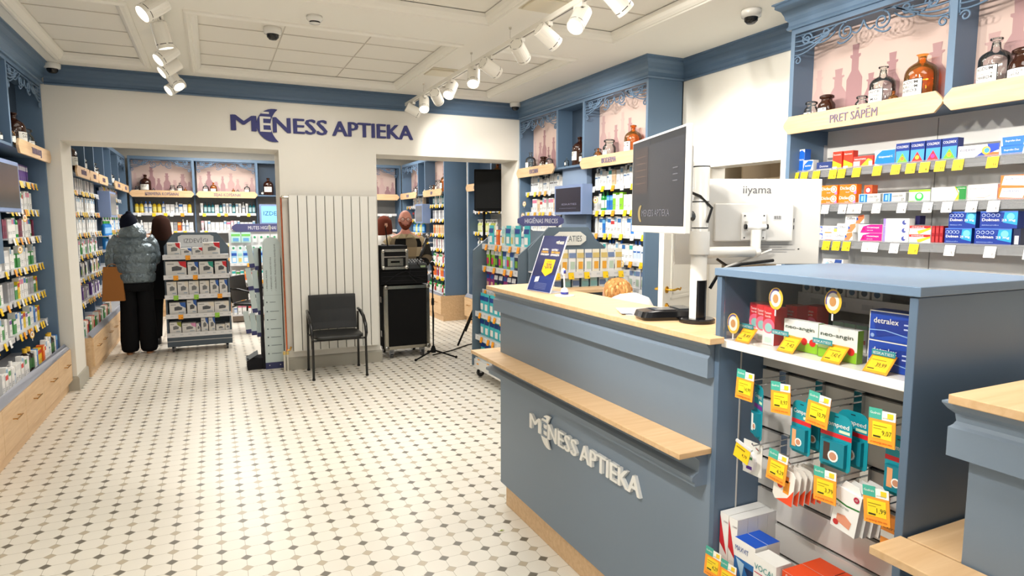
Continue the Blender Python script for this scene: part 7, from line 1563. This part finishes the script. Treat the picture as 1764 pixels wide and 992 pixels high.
for f, c, mi in zip(mbd.f, mbd.c, mbd.m):
    ctr = [sum(mbd.v[i][q] for i in f) / len(f) for q in range(3)]
    if ctr[1] < .035 and ctr[2] < -.048 + (.0 if abs(ctr[0]) < .05 else .03) and not (abs(ctr[0]) < .02 and ctr[2] > -.065 and ctr[2] < -.052): nf.append(f); nc.append(c); nm.append(mi)
mbd.f, mbd.c, mbd.m = nf, nc, nm; mbd.build('beard', hd, 'fabric', smooth=True)
m = MB(); m.tube([(-.02, -.1085, -.058), (0, -.111, -.056), (.02, -.1085, -.058)], .004, (176, 90, 84), 6); m.build('mouth', hd, 'skin')
# someone behind the man: only brown hair shows
W3 = empty('person', (2.18, 8.75, 0)); tag(W3, 'person with long reddish brown hair standing just behind the bearded man', 'person')
skin_body('body', JM, E_, W3, None, SK)
m = MB(); m.loft([(0, .02, .8, .19, .13), (0, .02, 1.1, .18, .13), (0, .02, 1.3, .2, .13), (0, .02, 1.39, .14, .1), (0, .02, 1.43, .06, .06)], (236, 236, 234), 22); m.build('white_coat', W3, 'fabric', smooth=True)
head(W3, (-.02, .0, 1.53), .095, 0, SK)
m = MB(); m.loft([(-.02, .02, 1.26, .09, .06), (-.02, .02, 1.36, .115, .085), (-.02, .02, 1.5, .112, .11), (-.02, .02, 1.6, .1, .105), (-.02, .02, 1.655, .05, .06), (-.02, .02, 1.665, .01, .01)], (96, 48, 36), 20); m.build('long_hair', W3, 'fabric', smooth=True)
m = MB(); m.loft([(0, .02, .86, .17, .12), (0, .02, .8, .17, .12)], (60, 62, 70), 18)
for s in (-1, 1): m.loft([(s * .10, .02, .84, .095, .11), (s * .11, .0, .1, .06, .07)], (60, 62, 70), 14)
m.build('trousers', W3, 'fabric', smooth=True)
for s in (-1, 1): m = MB(); m.tube([(s * .17, .02, 1.36), (s * .26, .0, 1.12), (s * .17, -.22, 1.08)], [.062, .058, .045], (236, 236, 234), 14); m.build('sleeve', W3, 'fabric', smooth=True)
for s in (-1, 1): m = MB(); m.loft([(s * .12, -.04, .0, .046, .12, .8), (s * .12, -.03, .05, .046, .09, .8)], (230, 230, 230), 14); m.build('shoe', W3, 'leather', smooth=True)

# seated blond person in white behind the counter
Bp = empty('person', (2.47, 3.42, 0), R(200)); tag(Bp, 'blond curly haired person in a white top seated low behind the counter', 'person')
JB = dict(pel=(0, .02, .50, .13), sp=(0, .02, .68, .12), ch=(0, .0, .88, .13), nk=(0, -.05, 1.03, .05), hd=(0, -.12, 1.07, .055),
          hl=(-.10, -.02, .48, .09), kl=(-.12, -.42, .50, .065), al=(-.12, -.42, .09, .045), tl_=(-.12, -.54, .04, .035), hr=(.10, -.02, .48, .09), kr=(.12, -.42, .5, .065), ar=(.12, -.42, .09, .045), tr=(.12, -.54, .04, .035),
          sl=(-.17, .0, .94, .06), el=(-.23, -.06, .70, .045), wl=(-.15, -.28, .72, .03), sr=(.17, .0, .94, .06), er=(.23, -.06, .70, .045), wr=(.15, -.28, .72, .03))
skin_body('body', JB, E_, Bp, None, SK)
m = MB(); m.loft([(0, .02, .46, .17, .13), (0, .02, .6, .165, .125), (0, .01, .78, .18, .125), (0, 0, .94, .215, .13), (0, .0, 1.03, .205, .13), (0, .0, 1.09, .15, .11), (0, -.02, 1.12, .07, .06), (0, -.02, 1.125, .02, .02)], (240, 240, 238), 24); m.build('white_top', Bp, 'fabric', smooth=True)
for s in (-1, 1): m = MB(); m.tube([(s * .16, .0, .97), (s * .225, -.04, .76), (s * .22, -.1, .69), (s * .16, -.25, .72)], [.06, .058, .052, .042], (240, 240, 238), 14); m.build('sleeve', Bp, 'fabric', smooth=True); hand(Bp, (s * .15, -.26, .72), (R(-80), 0, 0), -s, curl=.5)
m = MB(); m.loft([(0, .0, .46, .17, .15), (0, 0, .54, .16, .14)], (70, 80, 100), 18)
for s in (-1, 1): m.tube([(s * .10, -.02, .5), (s * .12, -.4, .51), (s * .12, -.43, .42), (s * .12, -.42, .1)], [.1, .085, .075, .06], (70, 80, 100), 14)
m.build('trousers', Bp, 'fabric', smooth=True)
for s in (-1, 1): m = MB(); m.loft([(s * .12, -.48, .0, .046, .12, .8), (s * .12, -.47, .05, .046, .09, .8)], (230, 230, 230), 14); m.build('shoe', Bp, 'leather', smooth=True)
head(Bp, (0, -.13, 1.10), .085, 0, SK)
m = MB(); hr_ = random.Random(9)
def hf(x, y, z): return x * .92, y * 1.02, z * 1.0
m.ball((0, -.10, 1.125), .094, (190, 138, 84), 20, 14, fn=hf)
for k in range(150):
    a = hr_.uniform(0, 2 * math.pi); e = hr_.uniform(-.45, 1.35); 
    if math.sin(a) < -.35 and e < .6: continue
    p0 = Vector((.084 * math.cos(a) * math.cos(e), -.10 + .094 * math.sin(a) * math.cos(e), 1.125 + .092 * math.sin(e)))
    d = Vector((math.cos(a), math.sin(a), -.2)); t = Vector((-math.sin(a), math.cos(a), 0)) * hr_.uniform(-1, 1)
    P = [p0, p0 + d * .008 + Vector((0, 0, -.014)) + t * .01, p0 + d * .004 + Vector((0, 0, -.03)) + t * .014, p0 + d * .01 + Vector((0, 0, -.044)) + t * .006]
    m.tube(P, [.008, .009, .007, .003], hr_.choice([(206, 156, 98), (180, 128, 76), (222, 178, 120), (160, 110, 64)]), 6)
m.build('curly_hair', Bp, 'fabric', smooth=True)
st = empty('stool', (2.44, 3.37, 0)); tag(st, 'low dark stool under the blond seated person behind the counter', 'stool')
m = MB(); m.lathe([(0, .36), (.17, .36), (.18, .37), (.17, .385), (0, .385)], (40, 40, 44), 22); m.build('seat', st, 'leather'); m = MB(); m.tube([(0, 0, .05), (0, 0, .37)], .02, (150, 150, 152), 10); m.build('column', st, 'metal'); m = MB(); m.lathe([(0, 0), (.2, 0), (.19, .02), (.03, .05), (0, .05)], (60, 60, 64), 22); m.build('base', st, 'gloss')
# ---------------------------------------------------------------- leave out small goods that neither the photo's view nor a step beside it can show
def prune():
    bpy.context.view_layer.update(); dg = bpy.context.evaluated_depsgraph_get()
    eyes = [Vector((0, 0, 1.6)), Vector((-.25, .1, 1.6)), Vector((.28, -.1, 1.6)), Vector((.05, .1, 1.8))]
    fwd = cam.matrix_world.to_3x3() @ Vector((0, 0, -1)); rt = cam.matrix_world.to_3x3() @ Vector((1, 0, 0)); up = cam.matrix_world.to_3x3() @ Vector((0, 1, 0))
    gone = []; thru = {'pane', 'clear', 'amber', 'brown', 'acry'}
    tr = {M[k].name for k in thru}
    def seen(e, p, me_):
        d = p - e; L = d.length; d.normalize(); o = e.copy(); left = L + .02
        for _ in range(6):
            hit, loc, n, idx, ob, mx = scn.ray_cast(dg, o, d, distance=left)
            if not hit: return True
            t = ob
            while t.parent: t = t.parent
            if t.name == me_: return True
            if ob.type == 'MESH' and ob.data.materials and ob.data.materials[0].name in tr:
                left -= (loc - o).length + .002; o = loc + d * .002; continue
            return (loc - e).length > L - .004
        return False
    for o in list(COL.objects):
        if o.parent or not o.get('group') or o.type != 'MESH' or 'category' not in o: continue
        bb = [o.matrix_world @ Vector(c) for c in o.bound_box]; c = sum(bb, Vector()) / 8; P = [c + (b - c) * .85 for b in bb] + [(bb[i] + bb[j]) / 2 * .9 + c * .1 for i, j in ((0, 5), (1, 4), (2, 5), (1, 6))]
        ok = False
        for e in eyes:
            for p in P:
                v = p - eyes[0]; z = v.dot(fwd)
                if z < .1 or abs(v.dot(rt) / z) > .86 or abs(v.dot(up) / z) > .49: continue
                if seen(e, p, o.name): ok = True; break
            if ok: break
        if not ok: gone.append(o)
    for o in gone: bpy.data.objects.remove(o)
    print('pruned', len(gone))
prune()
